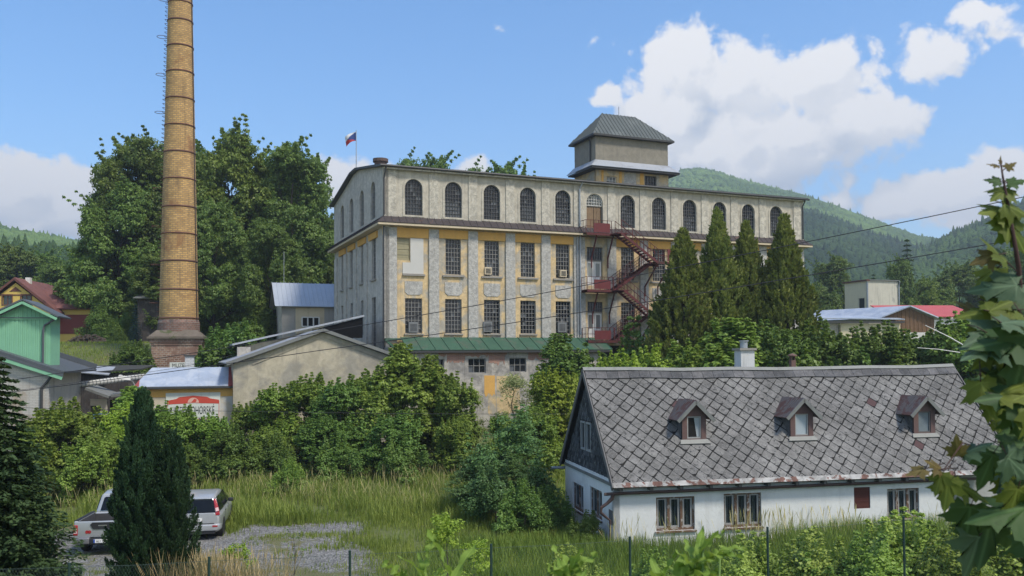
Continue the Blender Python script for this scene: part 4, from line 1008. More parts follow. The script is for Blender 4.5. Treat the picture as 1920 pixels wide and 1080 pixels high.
MB().box(b0, b1, -.06, .3, ez-.1, ez-.004).build('gutter', m_gut, blue)
cu0, _ = Bl.f(347, 690, 2.4); cu1, _ = Bl.f(364, 690, 2.4); ctz = Bl.f(356, 668, 2.4)[1]
o = MB().box(cu0, cu1, 2.2, 2.75, ez, ctz).build('flue', brick('whitewashed_brick', (.5, .5, .49), (.44, .44, .43), (.3, .3, .3), .3, .1, 'xz', .12), blue); MB().box(cu0-.07, cu1+.07, 2.13, 2.82, ctz+.002, ctz+.08).build('flue_cap', m_gut, o)
# sign painted on a board fixed to the wall
sx0, sz1 = Bl.f(311, 737, .27); sx1, sz0 = Bl.f(413, 786, .27)
sign = thing('wall_sign', 'white painted museum sign with red banner and black letters on the outbuilding wall', 'sign', Bl.w((sx0+sx1)/2, .26, sz0), Bl.a)
sw, shh = sx1-sx0, sz1-sz0
m_sgn, m_sred, m_sblk = plain('sign_white', (.58, .60, .54), .8, .08, 2, streak=.15), plain('sign_red', (.50, .07, .045), .8, .1, 3), plain('sign_black', (.03, .03, .03), .8)
MB().box(-sw/2, sw/2, -.02, .0, 0, shh).build('board', m_sgn, sign)
s = MB()
for (x0, x1, a, c) in ((-sw/2+.06, -sw/2+.09, .05, shh-.5), (sw/2-.09, sw/2-.06, .05, shh-.5), (-sw/2+.06, sw/2-.06, .03, .06)): s.box(x0, x1, -.026, -.021, a, c)
s.build('red_border', m_sred, sign)
hw = sw/2-.08
pts = [(-hw, shh-.68), (-hw, shh-.45), (-hw*.65, shh-.36), (-hw*.55, shh-.26), (0, shh-.18), (hw*.55, shh-.26), (hw*.65, shh-.36), (hw, shh-.45), (hw, shh-.68), (0, shh-.62)]
MB().prism([(x, -.03, z) for x, z in pts], (0, .008, 0)).build('red_banner', m_sred, sign)
s = MB(); s.prism([(.32*math.cos(t), -.034, shh-.6+.3*math.sin(t)) for t in np.linspace(0, math.pi, 12)], (0, .003, 0)); s.build('emblem', plain('emblem_pale', (.62, .38, .3), .8), sign)
s = MB(); s.prism([(-.12, -.037, shh-.58), (.14, -.037, shh-.58), (.2, -.037, shh-.42), (.06, -.037, shh-.36), (-.02, -.037, shh-.46)], (0, .002, 0)); s.build('emblem_figure', m_sred, sign)
def text(body, size, m, parent, loc, rot, sx=1., name='lettering', align='CENTER'):
    c = bpy.data.curves.new(name, 'FONT'); c.body = body; c.size = size; c.extrude = .003; c.align_x = align; c.materials.append(m)
    tmp = bpy.data.objects.new(name, c); COL.objects.link(tmp); bpy.context.view_layer.update()
    me = bpy.data.meshes.new_from_object(tmp.evaluated_get(bpy.context.evaluated_depsgraph_get())); bpy.data.objects.remove(tmp); bpy.data.curves.remove(c)
    if not me.materials: me.materials.append(m)
    o = link(name, me, parent, loc); o.rotation_euler = rot; o.scale = (sx, 1, 1); return o
FR = (math.pi/2, 0, 0)
text('JIZERSKOHORSKÉ', .66, m_sblk, sign, (.05, -.026, shh-1.28), FR, .44)
text('TECHNICKÉ MUZEUM', .6, m_sblk, sign, (.1, -.026, shh-1.86), FR, .41)
# sign on the plinth of the stack
ps = Frame(345, 690, 67.2, RA)
px0, _ = ps.f(318, 690); px1, pz1 = ps.f(366, 679)
psign = thing('plinth_sign', 'small white board with dark lettering on the brick chimney plinth', 'sign', ps.w((px0+px1)/2, 0, pz1-1.1), RA)
MB().box(-(px1-px0)/2, (px1-px0)/2, -.03, .02, 0, 1.1).build('board', m_sgn, psign)
text('MUZEUM', .42, m_sblk, psign, (-.05, -.035, .72), FR, .8)

# ------------------------------------------------------------------ grey workshop with the green loft, far left
Wk = Frame(92, 690, 45., .25)
work = thing('workshop', 'whitewashed brick workshop with a slate grey roof and light green boarded loft', 'workshop', Wk.O, Wk.a)
m_wbrick = brick('whitewashed_brickwork', (.46, .445, .41), (.40, .385, .35), (.34, .32, .29), .3, .085, 'xz', .2, .012, ((.33, .27, .21), .5, .5, .66), .3)
m_wside = plain('workshop_plaster', (.44, .40, .33), .95, .16, .8, .4, 12, streak=.4, patch=((.36, .33, .29), .7, .5, .62))
m_mint = plain('mint_green_boards', (.20, .43, .27), .75, .1, 1.0, streak=.2, streak_col=(.15, .33, .21))
m_droof = plain('slate_grey_sheet', (.085, .095, .105), .5, .15, 1.2)
wz0 = Wk.f(92, 690)[1]; sl = .36
MB().prism([(-7, 0, -.3), (0, 0, -.3), (0, 0, wz0-.15), (-7, 0, wz0-.15+7*sl)], (0, .3, 0)).build('gable_wall', m_wbrick, work)
WD = 7.2
MB().box(-.3, -.002, .31, WD, -.3, wz0-.15).build('side_wall', m_wside, work)
s = MB(); s.slab((-7.2, -.35, wz0+7.2*sl), (-7.2, WD+.4, wz0+7.2*sl), (.75, WD+.4, wz0-.75*sl), (.75, -.35, wz0-.75*sl), -.1); s.build('roof', m_droof, work)
s = MB(); s.bar((-7.2, -.38, wz0+7.2*sl-.1), (.75, -.38, wz0-.75*sl-.1), .04, .16); s.build('verge_trim', m_droof, work)
s = MB(); s.bar((-7.2, -.36, wz0+7.2*sl-.28), (.7, -.36, wz0-.7*sl-.28), .05, .17); s.build('green_barge', m_mint, work)
s = MB(); s.bar((-1.9, WD+.35, wz0+1.9*sl+.2), (.75, WD+.35, wz0-.75*sl+.2), .1, .42); s.build('roof_upstand', m_droof, work)
lx0, lx1 = Wk.f(-10, 620, .6)[0], Wk.f(94, 620, .6)[0]
loz = Wk.f(50, 594, .6)[1]; lpx, lpz = Wk.f(46, 571, .6)
s = MB(); n = 26
for k in range(n):
    x0, x1 = lx0+(lx1-lx0)*k/n, lx0+(lx1-lx0)*(k+1)/n
    zt_ = lambda x: loz+(lpz-loz)*(1-abs(x-lpx)/(lx1-lpx))
    yy = .6+.018*(k % 2); s.prism([(x0, yy, wz0-.1), (x1-.006, yy, wz0-.1), (x1-.006, yy, min(zt_(x1), lpz)), (x0, yy, min(zt_(x0), lpz))], (0, .08, 0))
loft = s.build('loft', m_mint, work)
MB().box(lx1-.1, lx1+.01, .69, 2.6, wz0-.6, loz+.15).build('loft_side', m_mint, loft)
s = MB(); ov = .45; dz = (lpz-loz)/(lx1-lpx)
s.slab((lpx, .2, lpz+.2), (lpx, 3., lpz+.2), (lx1+ov, 3., loz-ov*dz+.2), (lx1+ov, .2, loz-ov*dz+.2), -.08); s.slab((2*lpx-lx1-ov, .2, loz-ov*dz+.2), (2*lpx-lx1-ov, 3, loz-ov*dz+.2), (lpx, 3, lpz+.2), (lpx, .2, lpz+.2), -.08)
s.build('loft_roof', m_droof, loft)
s = MB(); s.bar((lpx, .18, lpz+.08), (lx1+ov*.9, .18, loz-ov*.9*dz+.08), .05, .13); s.bar((2*lpx-lx1-ov*.9, .18, loz-ov*.9*dz+.08), (lpx, .18, lpz+.08), .05, .13); s.box(lx0-.1, lx1+.05, .55, .6, loz-.14, loz-.02); s.build('loft_barge', m_mint, loft)
MB().box(lx0-.1, lx1+.06, .535, .55, loz-.08, loz-.03).build('loft_band', m_droof, loft)
MB().tube([(lx1+.3, .45, loz-.1), (lx1-.25, .5, loz-.45), (lx1-.3, .5, loz-.7), (lx1-.3, .5, wz0+.25)], .055, 8).build('downpipe', m_droof, loft)
MB().tube([(.2, -.15, wz0-.3), (-.05, -.1, wz0-.7), (-.32, -.08, wz0-1.0), (-.32, -.08, 0)], .07, 8).build('downpipe', m_gut, work)
# door opening parts on the side wall
for v, mm in ((3.2, m_fascia), (4.1, m_ochre), (5.0, m_fascia)): MB().box(-.01, .03, v, v+.4, 2.6, 3.8).build('shutter', mm, work)

# yellow house beyond the garden
Y = Frame(33, 590, 88., .12)
yh = thing('yellow_house', 'yellow house with red brown tiled roof and dark red side wall beyond the garden', 'house', Y.O, Y.a)
m_yel = plain('yellow_render', (.62, .44, .12), .9, .1, .7)
m_tile = plain('red_brown_tiles', (.17, .075, .065), .85, .25, 1.5, .6, 16)
m_dred = plain('dark_red_render', (.19, .055, .05), .9, .08, 1)
m_rwood = plain('red_brown_trim', (.13, .055, .045), .8, .15, 3)
yl, yr = Y.f(-46, 578)[0], Y.f(103, 578)[0]; yz = Y.f(103, 583)[1]; yp = Y.f(33, 524)[1]
hw = (yr-yl)/2; xm = (yl+yr)/2
yholes = [rect(Y.f(5, 570)[0], Y.f(22, 570)[0], Y.f(5, 571)[1], Y.f(5, 553)[1]), rect(Y.f(40, 570)[0], Y.f(58, 570)[0], Y.f(40, 571)[1], Y.f(40, 553)[1])]
MB().wall([(yl+.4, 5), (yr-.4, 5), (yr-.4, yz+.1), (xm, yp-.35), (yl+.4, yz+.1)], yholes, .2, lambda u_, d_, z: (u_, d_, z)).build('gable_wall', m_yel, yh)
for h in yholes:
    s = MB(); x0, x1, z0, z1 = h[0][0], h[1][0], h[0][1], h[2][1]
    for (a, c, e, g) in ((x0-.09, x0, z0-.08, z1+.08), (x1, x1+.09, z0-.08, z1+.08), (x0, x1, z1, z1+.08), (x0, x1, z0-.08, z0)): s.box(a, c, -.05, .02, e, g)
    s.box((x0+x1)/2-.03, (x0+x1)/2+.03, .1, .14, z0, z1); o = s.build('window', m_rwood, yh); MB().box(x0, x1, .14, .15, z0, z1).build('pane', m_pane, o)
s = MB(); s.prism([(xm-.6, -.03, yp-1.22), (xm+.6, -.03, yp-1.22), (xm, -.03, yp-.74)], (0, .04, 0)); s.build('gable_vent', m_rwood, yh)
s = MB(); s.box(xm-1.45, xm+1.45, -.04, .0, yp-1.62, yp-1.5); s.build('gable_band', m_rwood, yh)
s = MB(); YD = 9
for sg in (-1, 1):
    a = (xm, -.3, yp); c = (xm+sg*(hw+.5), -.3, yz-.35); a2, c2 = (xm, YD, yp), (xm+sg*(hw+.5), YD, yz-.35)
    s.hexa([a, c, c2, a2], [(p[0], p[1], p[2]+.2) for p in (a, c, c2, a2)])
s.build('roof', m_tile, yh)
s = MB(); s.bar((yl-.5, -.34, yz-.35), (xm, -.34, yp+.05), .06, .2); s.bar((xm, -.34, yp+.05), (yr+.5, -.34, yz-.35), .06, .2); s.build('barge_board', m_rwood, yh)
MB().box(xm+.1, xm+.55, 2, 2.5, yp-.8, yp+.38).build('chimney', m_white, yh)
ww0, ww1 = yr-.9, Y.f(171, 600, 1.2)[0]; wz1 = Y.f(140, 579, 1.2)[1]; wrz = Y.f(80, 545, 4.2)[1]
MB().box(ww0, ww1, 1.2, 1.5, 5.5, wz1).build('wing_wall', m_yel, yh); MB().box(ww1-.3, ww1-.01, 1.5, 7, 5.5, wz1).build('wing_wall', m_yel, yh)
MB().box(Y.f(106, 600, 1.2)[0], Y.f(168, 600, 1.2)[0], 1.12, 1.2, Y.f(140, 626, 1.2)[1], Y.f(140, 590, 1.2)[1]).build('dark_red_panel', m_dred, yh)
s = MB(); s.slab((ww0-4, .7, wz1-.1), (ww1+.35, .7, wz1-.1), (ww1+.35, 4.2, wrz), (ww0-4, 4.2, wrz), .15); s.slab((ww0-4, 4.2, wrz), (ww1+.35, 4.2, wrz), (ww1+.35, 7.7, wz1-.1), (ww0-4, 7.7, wz1-.1), .15); s.build('wing_roof', m_tile, yh)
s = MB(); e0_, e1_ = Y.f(112, 575, 2)[0], Y.f(150, 575, 2)[0]; zz = Y.f(130, 574, 1.6)[1]
s.prism([(e0_, 1.5, zz), (e1_, 1.5, zz), ((e0_+e1_)/2, 1.5, zz+1.1)], (0, 2.2, .0)); s.build('roof_dormer', m_rwood, yh)
dish = thing('satellite_dish', 'white satellite dish on the corner of the yellow house', 'satellite dish', Y.w(ww1+.12, 1.1, Y.f(182, 592, 1.2)[1]), Y.a)
MB().tube([(0, 0, 0), (.3, -.15, .15), (.42, -.15, .6)], .03, 5).build('arm', m_zinc, dish)
s = MB(); s.lathe([(.02, .0), (.2, .03), (.34, .09), (.43, .16), (.44, .17), (.33, .12), (.02, .03)], 16); o = s.build('reflector', m_white, dish); o.location = (.42, -.12, .75); o.rotation_euler = (R_(75), 0, R_(15))

# weathered wooden shed and low sheds between workshop and outbuilding
D_ = Frame(200, 740, 58., .2)
m_dwood = plain('black_weathered_boards', (.055, .047, .042), .9, .35, 2.0, .5, 10, patch=((.11, .095, .08), 1.4, .5, .66))
wd = thing('wooden_shed', 'dark weathered plank shed behind the white pipe', 'shed', D_.O, D_.a)
d0, dz1 = D_.f(150, 697); d1, _ = D_.f(262, 697); s = MB(); n = 34
for k in range(n):
    x0, x1 = d0+(d1-d0)*k/n, d0+(d1-d0)*(k+1)/n
    if 16 < k < 21: s.box(x0, x1-.01, .0, .05, 3.9, dz1-.1); s.box(x0, x1-.01, .0, .05, 0, 2.9); continue
    s.box(x0, x1-.012, .012*(k % 3), .06+.012*(k % 3), 0, dz1-.1+.05*(k % 2))
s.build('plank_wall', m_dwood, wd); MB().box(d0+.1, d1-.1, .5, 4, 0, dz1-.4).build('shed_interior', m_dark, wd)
s = MB(); s.slab((d0-.2, -.3, dz1-.15), (d1+.2, -.3, dz1+.1), (d1+.2, 4, dz1+.3), (d0-.2, 4, dz1+.3), .08); s.build('roof', plain('mossy_felt', (.05, .05, .045), .95, .3, 2), wd)
s = MB(); s.slab((d0-.6, -.6, dz1+.0), (d0+1.9, -.6, dz1-.25), (d0+1.9, 1.2, dz1+.25), (d0-.6, 1.2, dz1+.35), .06); s.build('tin_sheet', m_tin, wd)
Pn = Frame(190, 760, 52., .2)
pr = thing('porch_hut', 'small plastered hut with a pale sloping slab roof by the wire gate', 'shed', Pn.O, Pn.a)
p0, z_a = Pn.f(166, 735); p1, z_b = Pn.f(204, 743); p2, z_c = Pn.f(243, 741)
MB().box(p0+.1, p1-.1, 0, .2, 0, z_b-.15).build('wall', m_wside, pr); MB().box(Pn.f(170, 750)[0], Pn.f(189, 750)[0], -.02, .02, z_b-1.8, z_b-.55).build('opening', m_dark, pr)
s = MB(); s.slab((p0-.1, -.5, z_a+.15), (p1+.1, -.5, z_b-.1), (p1+.1, 1.8, z_b), (p0-.1, 1.8, z_a+.25), .14); s.slab((p1+.15, -.2, z_c-.1), (p2, -.2, z_c), (p2, 1.5, z_c+.1), (p1+.15, 1.5, z_c), .16); s.build('roof', m_lead, pr)
MB().box(p1+.15, p2, .3, .5, 0, z_c-.2).build('plank_wall', m_dwood, pr)
# insulated pipe across the yard
pp0, pp1 = at(122, 724, 51.), at(270, 706, 55.)
pipe = tag(MB().tube([pp0, pp1], .17, 12).build('insulated_pipe', plain('white_lagging', (.5, .49, .45), .7, .15, 4), smooth=True), 'long white lagged pipe running between workshop and outbuilding', 'pipe')
s = MB(); n = 22
for k in range(n+1): q = pp0+(pp1-pp0)*k/n; dd = (pp1-pp0)/np.linalg.norm(pp1-pp0)*.02; s.tube([q-dd, q+dd], .185, 12)
s.build('pipe_band', m_lead, pipe)
# lamp
lp = at(252, 724, 52.5); lh = at(234, 709, 52.)
lamp = thing('street_lamp', 'white street lamp head on a curved arm at the outbuilding corner', 'street lamp', lp)
hx = lh-lp
MB().tube([(0, 0, -.9), (.02, 0, .05), (-.1, 0, .25), tuple(hx*.7+np.array([0, 0, .08])), tuple(hx)], .05, 6).build('arm', m_lead, lamp)
s = MB(); hx0 = hx; s.hexa([hx0+(-.35, -.16, -.03), hx0+(.3, -.12, -.12), hx0+(.3, .12, -.12), hx0+(-.35, .16, -.03)], [hx0+(-.3, -.11, .2), hx0+(.25, -.06, .06), hx0+(.25, .06, .06), hx0+(-.3, .11, .2)]); s.build('lamp_head', m_white, lamp)
# wire mesh gate with blue rail
gp = Frame(195, 800, 50., .2); g0, gz_ = gp.f(176, 776); g1, _ = gp.f(218, 773)
gate = thing('mesh_gate', 'wire mesh gate with a blue steel frame between green bushes', 'gate', gp.w(g0, 0, 0), .2)
m_bsteel = plain('blue_steel', (.10, .19, .24), .6, .2, 3)
gw = g1-g0; s = MB(); s.bar((0, 0, gz_), (gw, 0, gz_), .07); s.bar((0, 0, .1), (0, 0, gz_), .07); s.bar((gw, 0, .1), (gw, 0, gz_), .07); s.bar((0, 0, .1), (gw, 0, .1), .07); s.build('frame', m_bsteel, gate)
s = MB(); k = -12
while k < 12:
    x = k*.12; s_ = gz_-.1
    for sg in (1, -1):
        a = np.array([x if sg > 0 else gw-x, 0, .1]); e = a+np.array([sg*s_, 0, s_])
        t0, t1 = sorted(((0-a[0])/(e[0]-a[0]), (gw-a[0])/(e[0]-a[0]))); t0, t1 = max(0, t0), min(1, t1)
        if t1 > t0: s.bar(a+(e-a)*t0, a+(e-a)*t1, .008)
    k += 1
s.build('wire_mesh', m_zinc, gate)
# hut on stilts among the trees, log pile
T_ = Frame(275, 600, 82., .15)
hut = thing('tall_wooden_hut', 'tall dark plank hut with a grey roof left of the chimney', 'shed', T_.O, T_.a)
t0, tz = T_.f(258, 558); t1, _ = T_.f(297, 558); s = MB()
for k in range(12): x0 = t0+(t1-t0)*k/12; s.box(x0, x0+(t1-t0)/12-.012, .01*(k % 2), 2, 6, tz-.1)
s.build('plank_wall', m_dwood, hut); s = MB(); s.slab((t0-.3, -.4, tz-.1), (t1+.3, -.4, tz-.1), (t1+.3, 2.4, tz+.45), (t0-.3, 2.4, tz+.45), .08); s.build('roof', m_lead, hut)
lgp = at(165, 646, 80.)
lz = ground_z(lgp[0], lgp[1])
s = MB(); rr = random.Random(9)
for k in range(230):
    u_ = rr.uniform(-2, 2.); h = .95*(1-(abs(u_)/2.1)**2)*rr.random(); y = rr.uniform(-.3, .3)
    s.tube([(u_, y-.25, h+.08), (u_+rr.uniform(-.06, .06), y+.25, h+.08)], rr.uniform(.06, .1), 6)
tag(s.build('log_pile', plain('split_logs', (.16, .12, .09), .9, .5, 3), None, loc=(lgp[0], lgp[1], float(lgp[2])-.1)), 'heap of split logs on the lawn by the yellow house', 'log pile')

# ------------------------------------------------------------------ right: cube building and low sheds
Q = Frame(1627, 570, 112., .30)
cube = thing('cube_building', 'pale two storey block with a flat roof and stained side wall', 'building', Q.O, Q.a)
m_pale = plain('pale_render', (.62, .55, .38), .95, .1, .6, streak=.3, streak_col=(.3, .28, .24))
m_pales = plain('stained_pale_render', (.52, .49, .40), .95, .14, .4, streak=.5, patch=((.2, .2, .19), .33, .55, .68))
q1, qz = Q.f(1683, 527); qb = Q.side(1584, 535, 0)[0] if False else 5.5
MB().box(0, q1, 0, .3, 4, qz).build('front_wall', m_pales, cube)
qd = Frame(1627, 570, 112., .30)
# the left wall runs back to the left
v1 = Q.side(1584, 560, 0)[0]; v1 = min(max(v1, 4), 14)
s = MB(); wv0 = Q.side(1622, 560, 0)[0]; zz1 = Q.f(1627, 527)[1]
wa, wb = sorted((Q.side(1610, 570, 0)[0], Q.side(1621, 570, 0)[0])); wzz = Q.side(1615, 559, 0)[1]
MB().wall(rect(.31, v1, 4, qz-.05), [rect(wa, wb, wzz-1.5, wzz)], .2, lambda u_, d_, z: (d_, u_, z)).build('side_wall', m_pale, cube)
o = MB().box(.1, .16, wa, wb, wzz-1.5, wzz).build('window', m_bard, cube); MB().box(.09, .098, wa+.1, wb-.1, wzz-1.4, wzz-.1).build('pane', m_pane, o)
MB().box(.3, q1-.02, .32, v1-.02, 4, qz-.2).build('inner_core', m_pale, cube)
MB().box(-.25, .28, -.15, v1+.2, qz-.04, qz+.12).build('roof_edge', m_rwood, cube); MB().box(.3, q1+.15, -.2, .35, qz+.002, qz+.1).build('roof_edge', m_lead, cube)
MB().tube([(-.1, -.15, qz-.3), (-.1, -.1, 5)], .09, 6).build('downpipe', m_zinc, cube); MB().tube([(q1+.05, -.3, qz-.1), (q1+.1, -.1, qz-.6), (q1+.05, -.1, 5)], .09, 6).build('downpipe', m_zinc, cube)
K = Frame(1600, 620, 92., .1)
low = thing('low_warehouse', 'low warehouse with pale blue tin roof and brown boarded gable', 'warehouse', K.O, K.a)
k0, kz0 = K.f(1533, 596); k1, kz1 = K.f(1694, 600)
MB().box(K.f(1578, 610)[0], K.f(1690, 610)[0], .2, .5, 2, kz1-.35).build('wall', m_pale, low); MB().box(K.f(1545, 610)[0], K.f(1577, 610)[0], .6, .9, 2, kz1-.35).build('wall', m_side, low)
kr, krz = K.f(1704, 578, 6.); kg0, kgz = K.f(1648, 598, 1.0); kg1, _ = K.f(1756, 600, 1.0)
s = MB(); s.slab((k0, -.3, kz0-.1), (k1, -.3, kz1-.0), (k1-.5, 3.2, kz1+.5), (k0+.5, 3.2, kz0+.3), .1); s.build('front_roof', m_blue, low)
MB().box(k0+.4, k1, -.25, -.15, kz1-.32, kz1-.12).build('fascia', m_gut, low)
gx = K.f(1703, 577, 1.)[0]; gzt = K.f(1703, 577, 1.)[1]; gl0, glz = K.f(1652, 597, 1.); gr0, grz = K.f(1752, 597, 1.)
m_brboard = plain('brown_boards', (.17, .10, .055), .85, .25, 2.5, .4, 8)
s = MB(); n = 26
for k in range(n):
    x0, x1 = gl0+(gr0-gl0)*k/n, gl0+(gr0-gl0)*(k+1)/n
    zt_ = lambda x: glz+(gzt-glz)*(1-abs(x-gx)/max(gx-gl0, gr0-gx))
    s.prism([(x0, .98+.03*(k % 2), glz-1.5), (x1-.02, .98+.03*(k % 2), glz-1.5), (x1-.02, .98+.03*(k % 2), zt_(x1)), (x0, .98+.03*(k % 2), zt_(x0))], (0, .1, 0))
s.build('boarded_gable', m_brboard, low)
s = MB(); s.slab((gl0-.6, .5, glz-.1), (gx, .5, gzt+.1), (gx-7.5, 14, gzt+.1), (gl0-9, 14, glz-.1), .12); s.slab((gx, .5, gzt+.1), (gr0+.6, .5, grz-.15), (gr0-7, 14, grz-.15), (gx-7.5, 14, gzt+.1), .12)
s.build('gable_roof', m_blue, low)
Rr = Frame(1760, 590, 100., .12)
rs = thing('red_roof_shed', 'long low white shed with a bright red tin roof', 'shed', Rr.O, Rr.a)
r0_, rz0 = Rr.f(1690, 597); r1_, rz1 = Rr.f(1836, 594); rtz = Rr.f(1760, 574, 4.)[1]
MB().box(r0_, r1_-.2, .2, .5, 2, rz0-.05).build('wall', m_white, rs)
s = MB(); s.slab((r0_-1, -.2, rz0), (r1_, -.2, rz1), (r1_-.6, 4, rtz), (r0_-1.5, 4, rtz), .1); s.build('roof', plain('bright_red_tin', (.42, .085, .08), .55, .12, .8), rs)
MB().box(r0_, r1_-.3, 3.7, 3.95, 2, rtz-.2).build('rear_wall', m_white, rs)

# ------------------------------------------------------------------ overhead wires: real spans with sag
def wire(name, pts, r, label):
    P = []
    for (p, q) in zip(pts[:-1], pts[1:]):
        p, q = np.array(p), np.array(q); L = np.linalg.norm(q-p)
        for k in range(16): t = k/16; P.append(p+(q-p)*t-np.array([0, 0, .0008*L*L*t*(1-t)*4*.25]))
    P.append(np.array(pts[-1])); tag(MB().tube(P, r, 5).build(name, m_wire), label, 'power line')
wire('power_line', [at(-60, 724, 42.), at(720, 603, 40.), at(1500, 456, 34.), at(2000, 352, 31.)], .017, 'upper of the two slanting black power lines across the mill')
wire('power_line', [at(-60, 745, 41.5), at(600, 657, 39.), at(1540, 512, 33.), at(2000, 432, 30.)], .017, 'lower of the two slanting black power lines across the mill')
wire('phone_line', [at(-60, 762, 38.), at(450, 771, 38.), at(1120, 776, 40.)], .009, 'thin level cable low in front of the outbuilding sign')
wire('phone_line', [at(-40, 742, 38.), at(330, 690, 44.), at(436, 666, 54.)], .01, 'thin cable from the workshop up to the small chimney stub')
# ------------------------------------------------------------------ ground, lot, hills
def grid_mesh(name, xs, ys, zf, m):
    X, Y_ = np.meshgrid(xs, ys); Z = np.vectorize(zf)(X, Y_)
    V = np.stack([X, Y_, Z], -1).reshape(-1, 3); nx, ny = len(xs), len(ys)
    i, j = np.meshgrid(np.arange(nx-1), np.arange(ny-1)); a = (j*nx+i).ravel()
    return idx_mesh(name, V, np.stack([a, a+1, a+nx+1, a+nx], 1), m, True)
m_soil = plain('grassy_soil', (.105, .125, .04), .98, .4, .35, .6, 9, patch=((.12, .115, .05), .25, .5, .65))
xs = np.concatenate([np.linspace(-3200, -80, 14), np.linspace(-70, 90, 110), np.linspace(110, 3200, 14)])
ys = np.concatenate([np.linspace(-60, -8, 8), np.linspace(-6, 120, 100), np.linspace(135, 3400, 18)])
tag(link('ground', grid_mesh('ground', xs, ys, ground_z, m_soil)), kind='structure')
# gravel lot: an irregular sheet just above the soil
m_gravel, t, b = newmat('gravel'); co = t.new('ShaderNodeTexCoord').outputs['Object']
vo = t.new('ShaderNodeTexVoronoi'); t.l.new(co, vo.inputs['Vector']); vo.inputs['Scale'].default_value = 16
c = t.mix(t.ramp(vo.outputs['Color'], .2, .9), (.10, .097, .092), (.25, .243, .23)); c = t.vmath('SCALE', c, scale=t.math('MULTIPLY_ADD', t.noise(co, .7, 6, .65), .9, .55))
c = t.mix(t.ramp(t.noise(co, .42, 6, .75, .3), .50, .60), c, (.115, .115, .045))
t.l.new(c, b.inputs['Base Color']); b.inputs['Roughness'].default_value = .95; bump(t, b, vo.outputs['Distance'], .8, .04)
lot_px = [(90, 1000), (140, 986), (250, 985), (360, 990), (430, 1000), (475, 985), (560, 984), (640, 976), (695, 978), (690, 1000), (640, 1010), (700, 1030), (715, 1060), (690, 1090), (300, 1120), (60, 1090)]
lot = [on_ground(x, y)[:2] for x, y in lot_px]
rr = random.Random(2); out = []
for a, c in zip(lot, lot[1:]+lot[:1]):
    for k in range(10):
        p = a+(c-a)*k/10; out.append(p+np.array([rr.uniform(-.22, .22), rr.uniform(-.3, .3)]))
LOT = np.array(out)
tri = tessellate_polygon([[Vector((p[0], p[1], 0)) for p in out]])
s = MB().add([(p[0], p[1], max(.006, ground_z(p[0], p[1])+.012)) for p in out], [tuple(q) for q in tri]); tag(s.build('gravel_lot', m_gravel), kind='structure')
def inside(P, poly):
    x, y = P[:, 0], P[:, 1]; r = np.zeros(len(P), bool); n = len(poly)
    for i in range(n):
        x0, y0 = poly[i]; x1, y1 = poly[(i+1) % n]
        c = ((y0 > y) != (y1 > y)) & (x < (x1-x0)*(y-y0)/(y1-y0+1e-12)+x0); r ^= c
    return r
GZ = np.vectorize(ground_z)
def edge_dist(P): return np.min(np.linalg.norm(P[:, None, :2]-LOT[None, ::3], axis=2), axis=1)

# distant forested hills: the slope as terrain, the forest on it as one mass
PHI = (1+5**.5)/2
ICO_V = np.array([(-1, PHI, 0), (1, PHI, 0), (-1, -PHI, 0), (1, -PHI, 0), (0, -1, PHI), (0, 1, PHI), (0, -1, -PHI), (0, 1, -PHI), (PHI, 0, -1), (PHI, 0, 1), (-PHI, 0, -1), (-PHI, 0, 1)])/math.sqrt(1+PHI*PHI)
ICO_F = np.array([(0,11,5),(0,5,1),(0,1,7),(0,7,10),(0,10,11),(1,5,9),(5,11,4),(11,10,2),(10,7,6),(7,1,8),(3,9,4),(3,4,2),(3,2,6),(3,6,8),(3,8,9),(4,9,5),(2,4,11),(6,2,10),(8,6,7),(9,8,1)])
def forest_mat(name, a, b_, scale):
    m, t, b = newmat(name); g = t.new('ShaderNodeNewGeometry'); ri = g.outputs['Random Per Island']; co = t.new('ShaderNodeTexCoord').outputs['Object']
    f = t.math('ADD', t.math('MULTIPLY', ri, .4), t.math('MULTIPLY', t.ramp(t.noise(co, scale, 5, .6), .45, .57), .75), clamp=True)
    c = t.mix(f, a, b_); t.l.new(c, b.inputs['Base Color']); b.inputs['Roughness'].default_value = .8; b.inputs['Specular IOR Level'].default_value = .1
    bump(t, b, t.noise(co, .9, 4, .7), 1.0, 1.2); return m
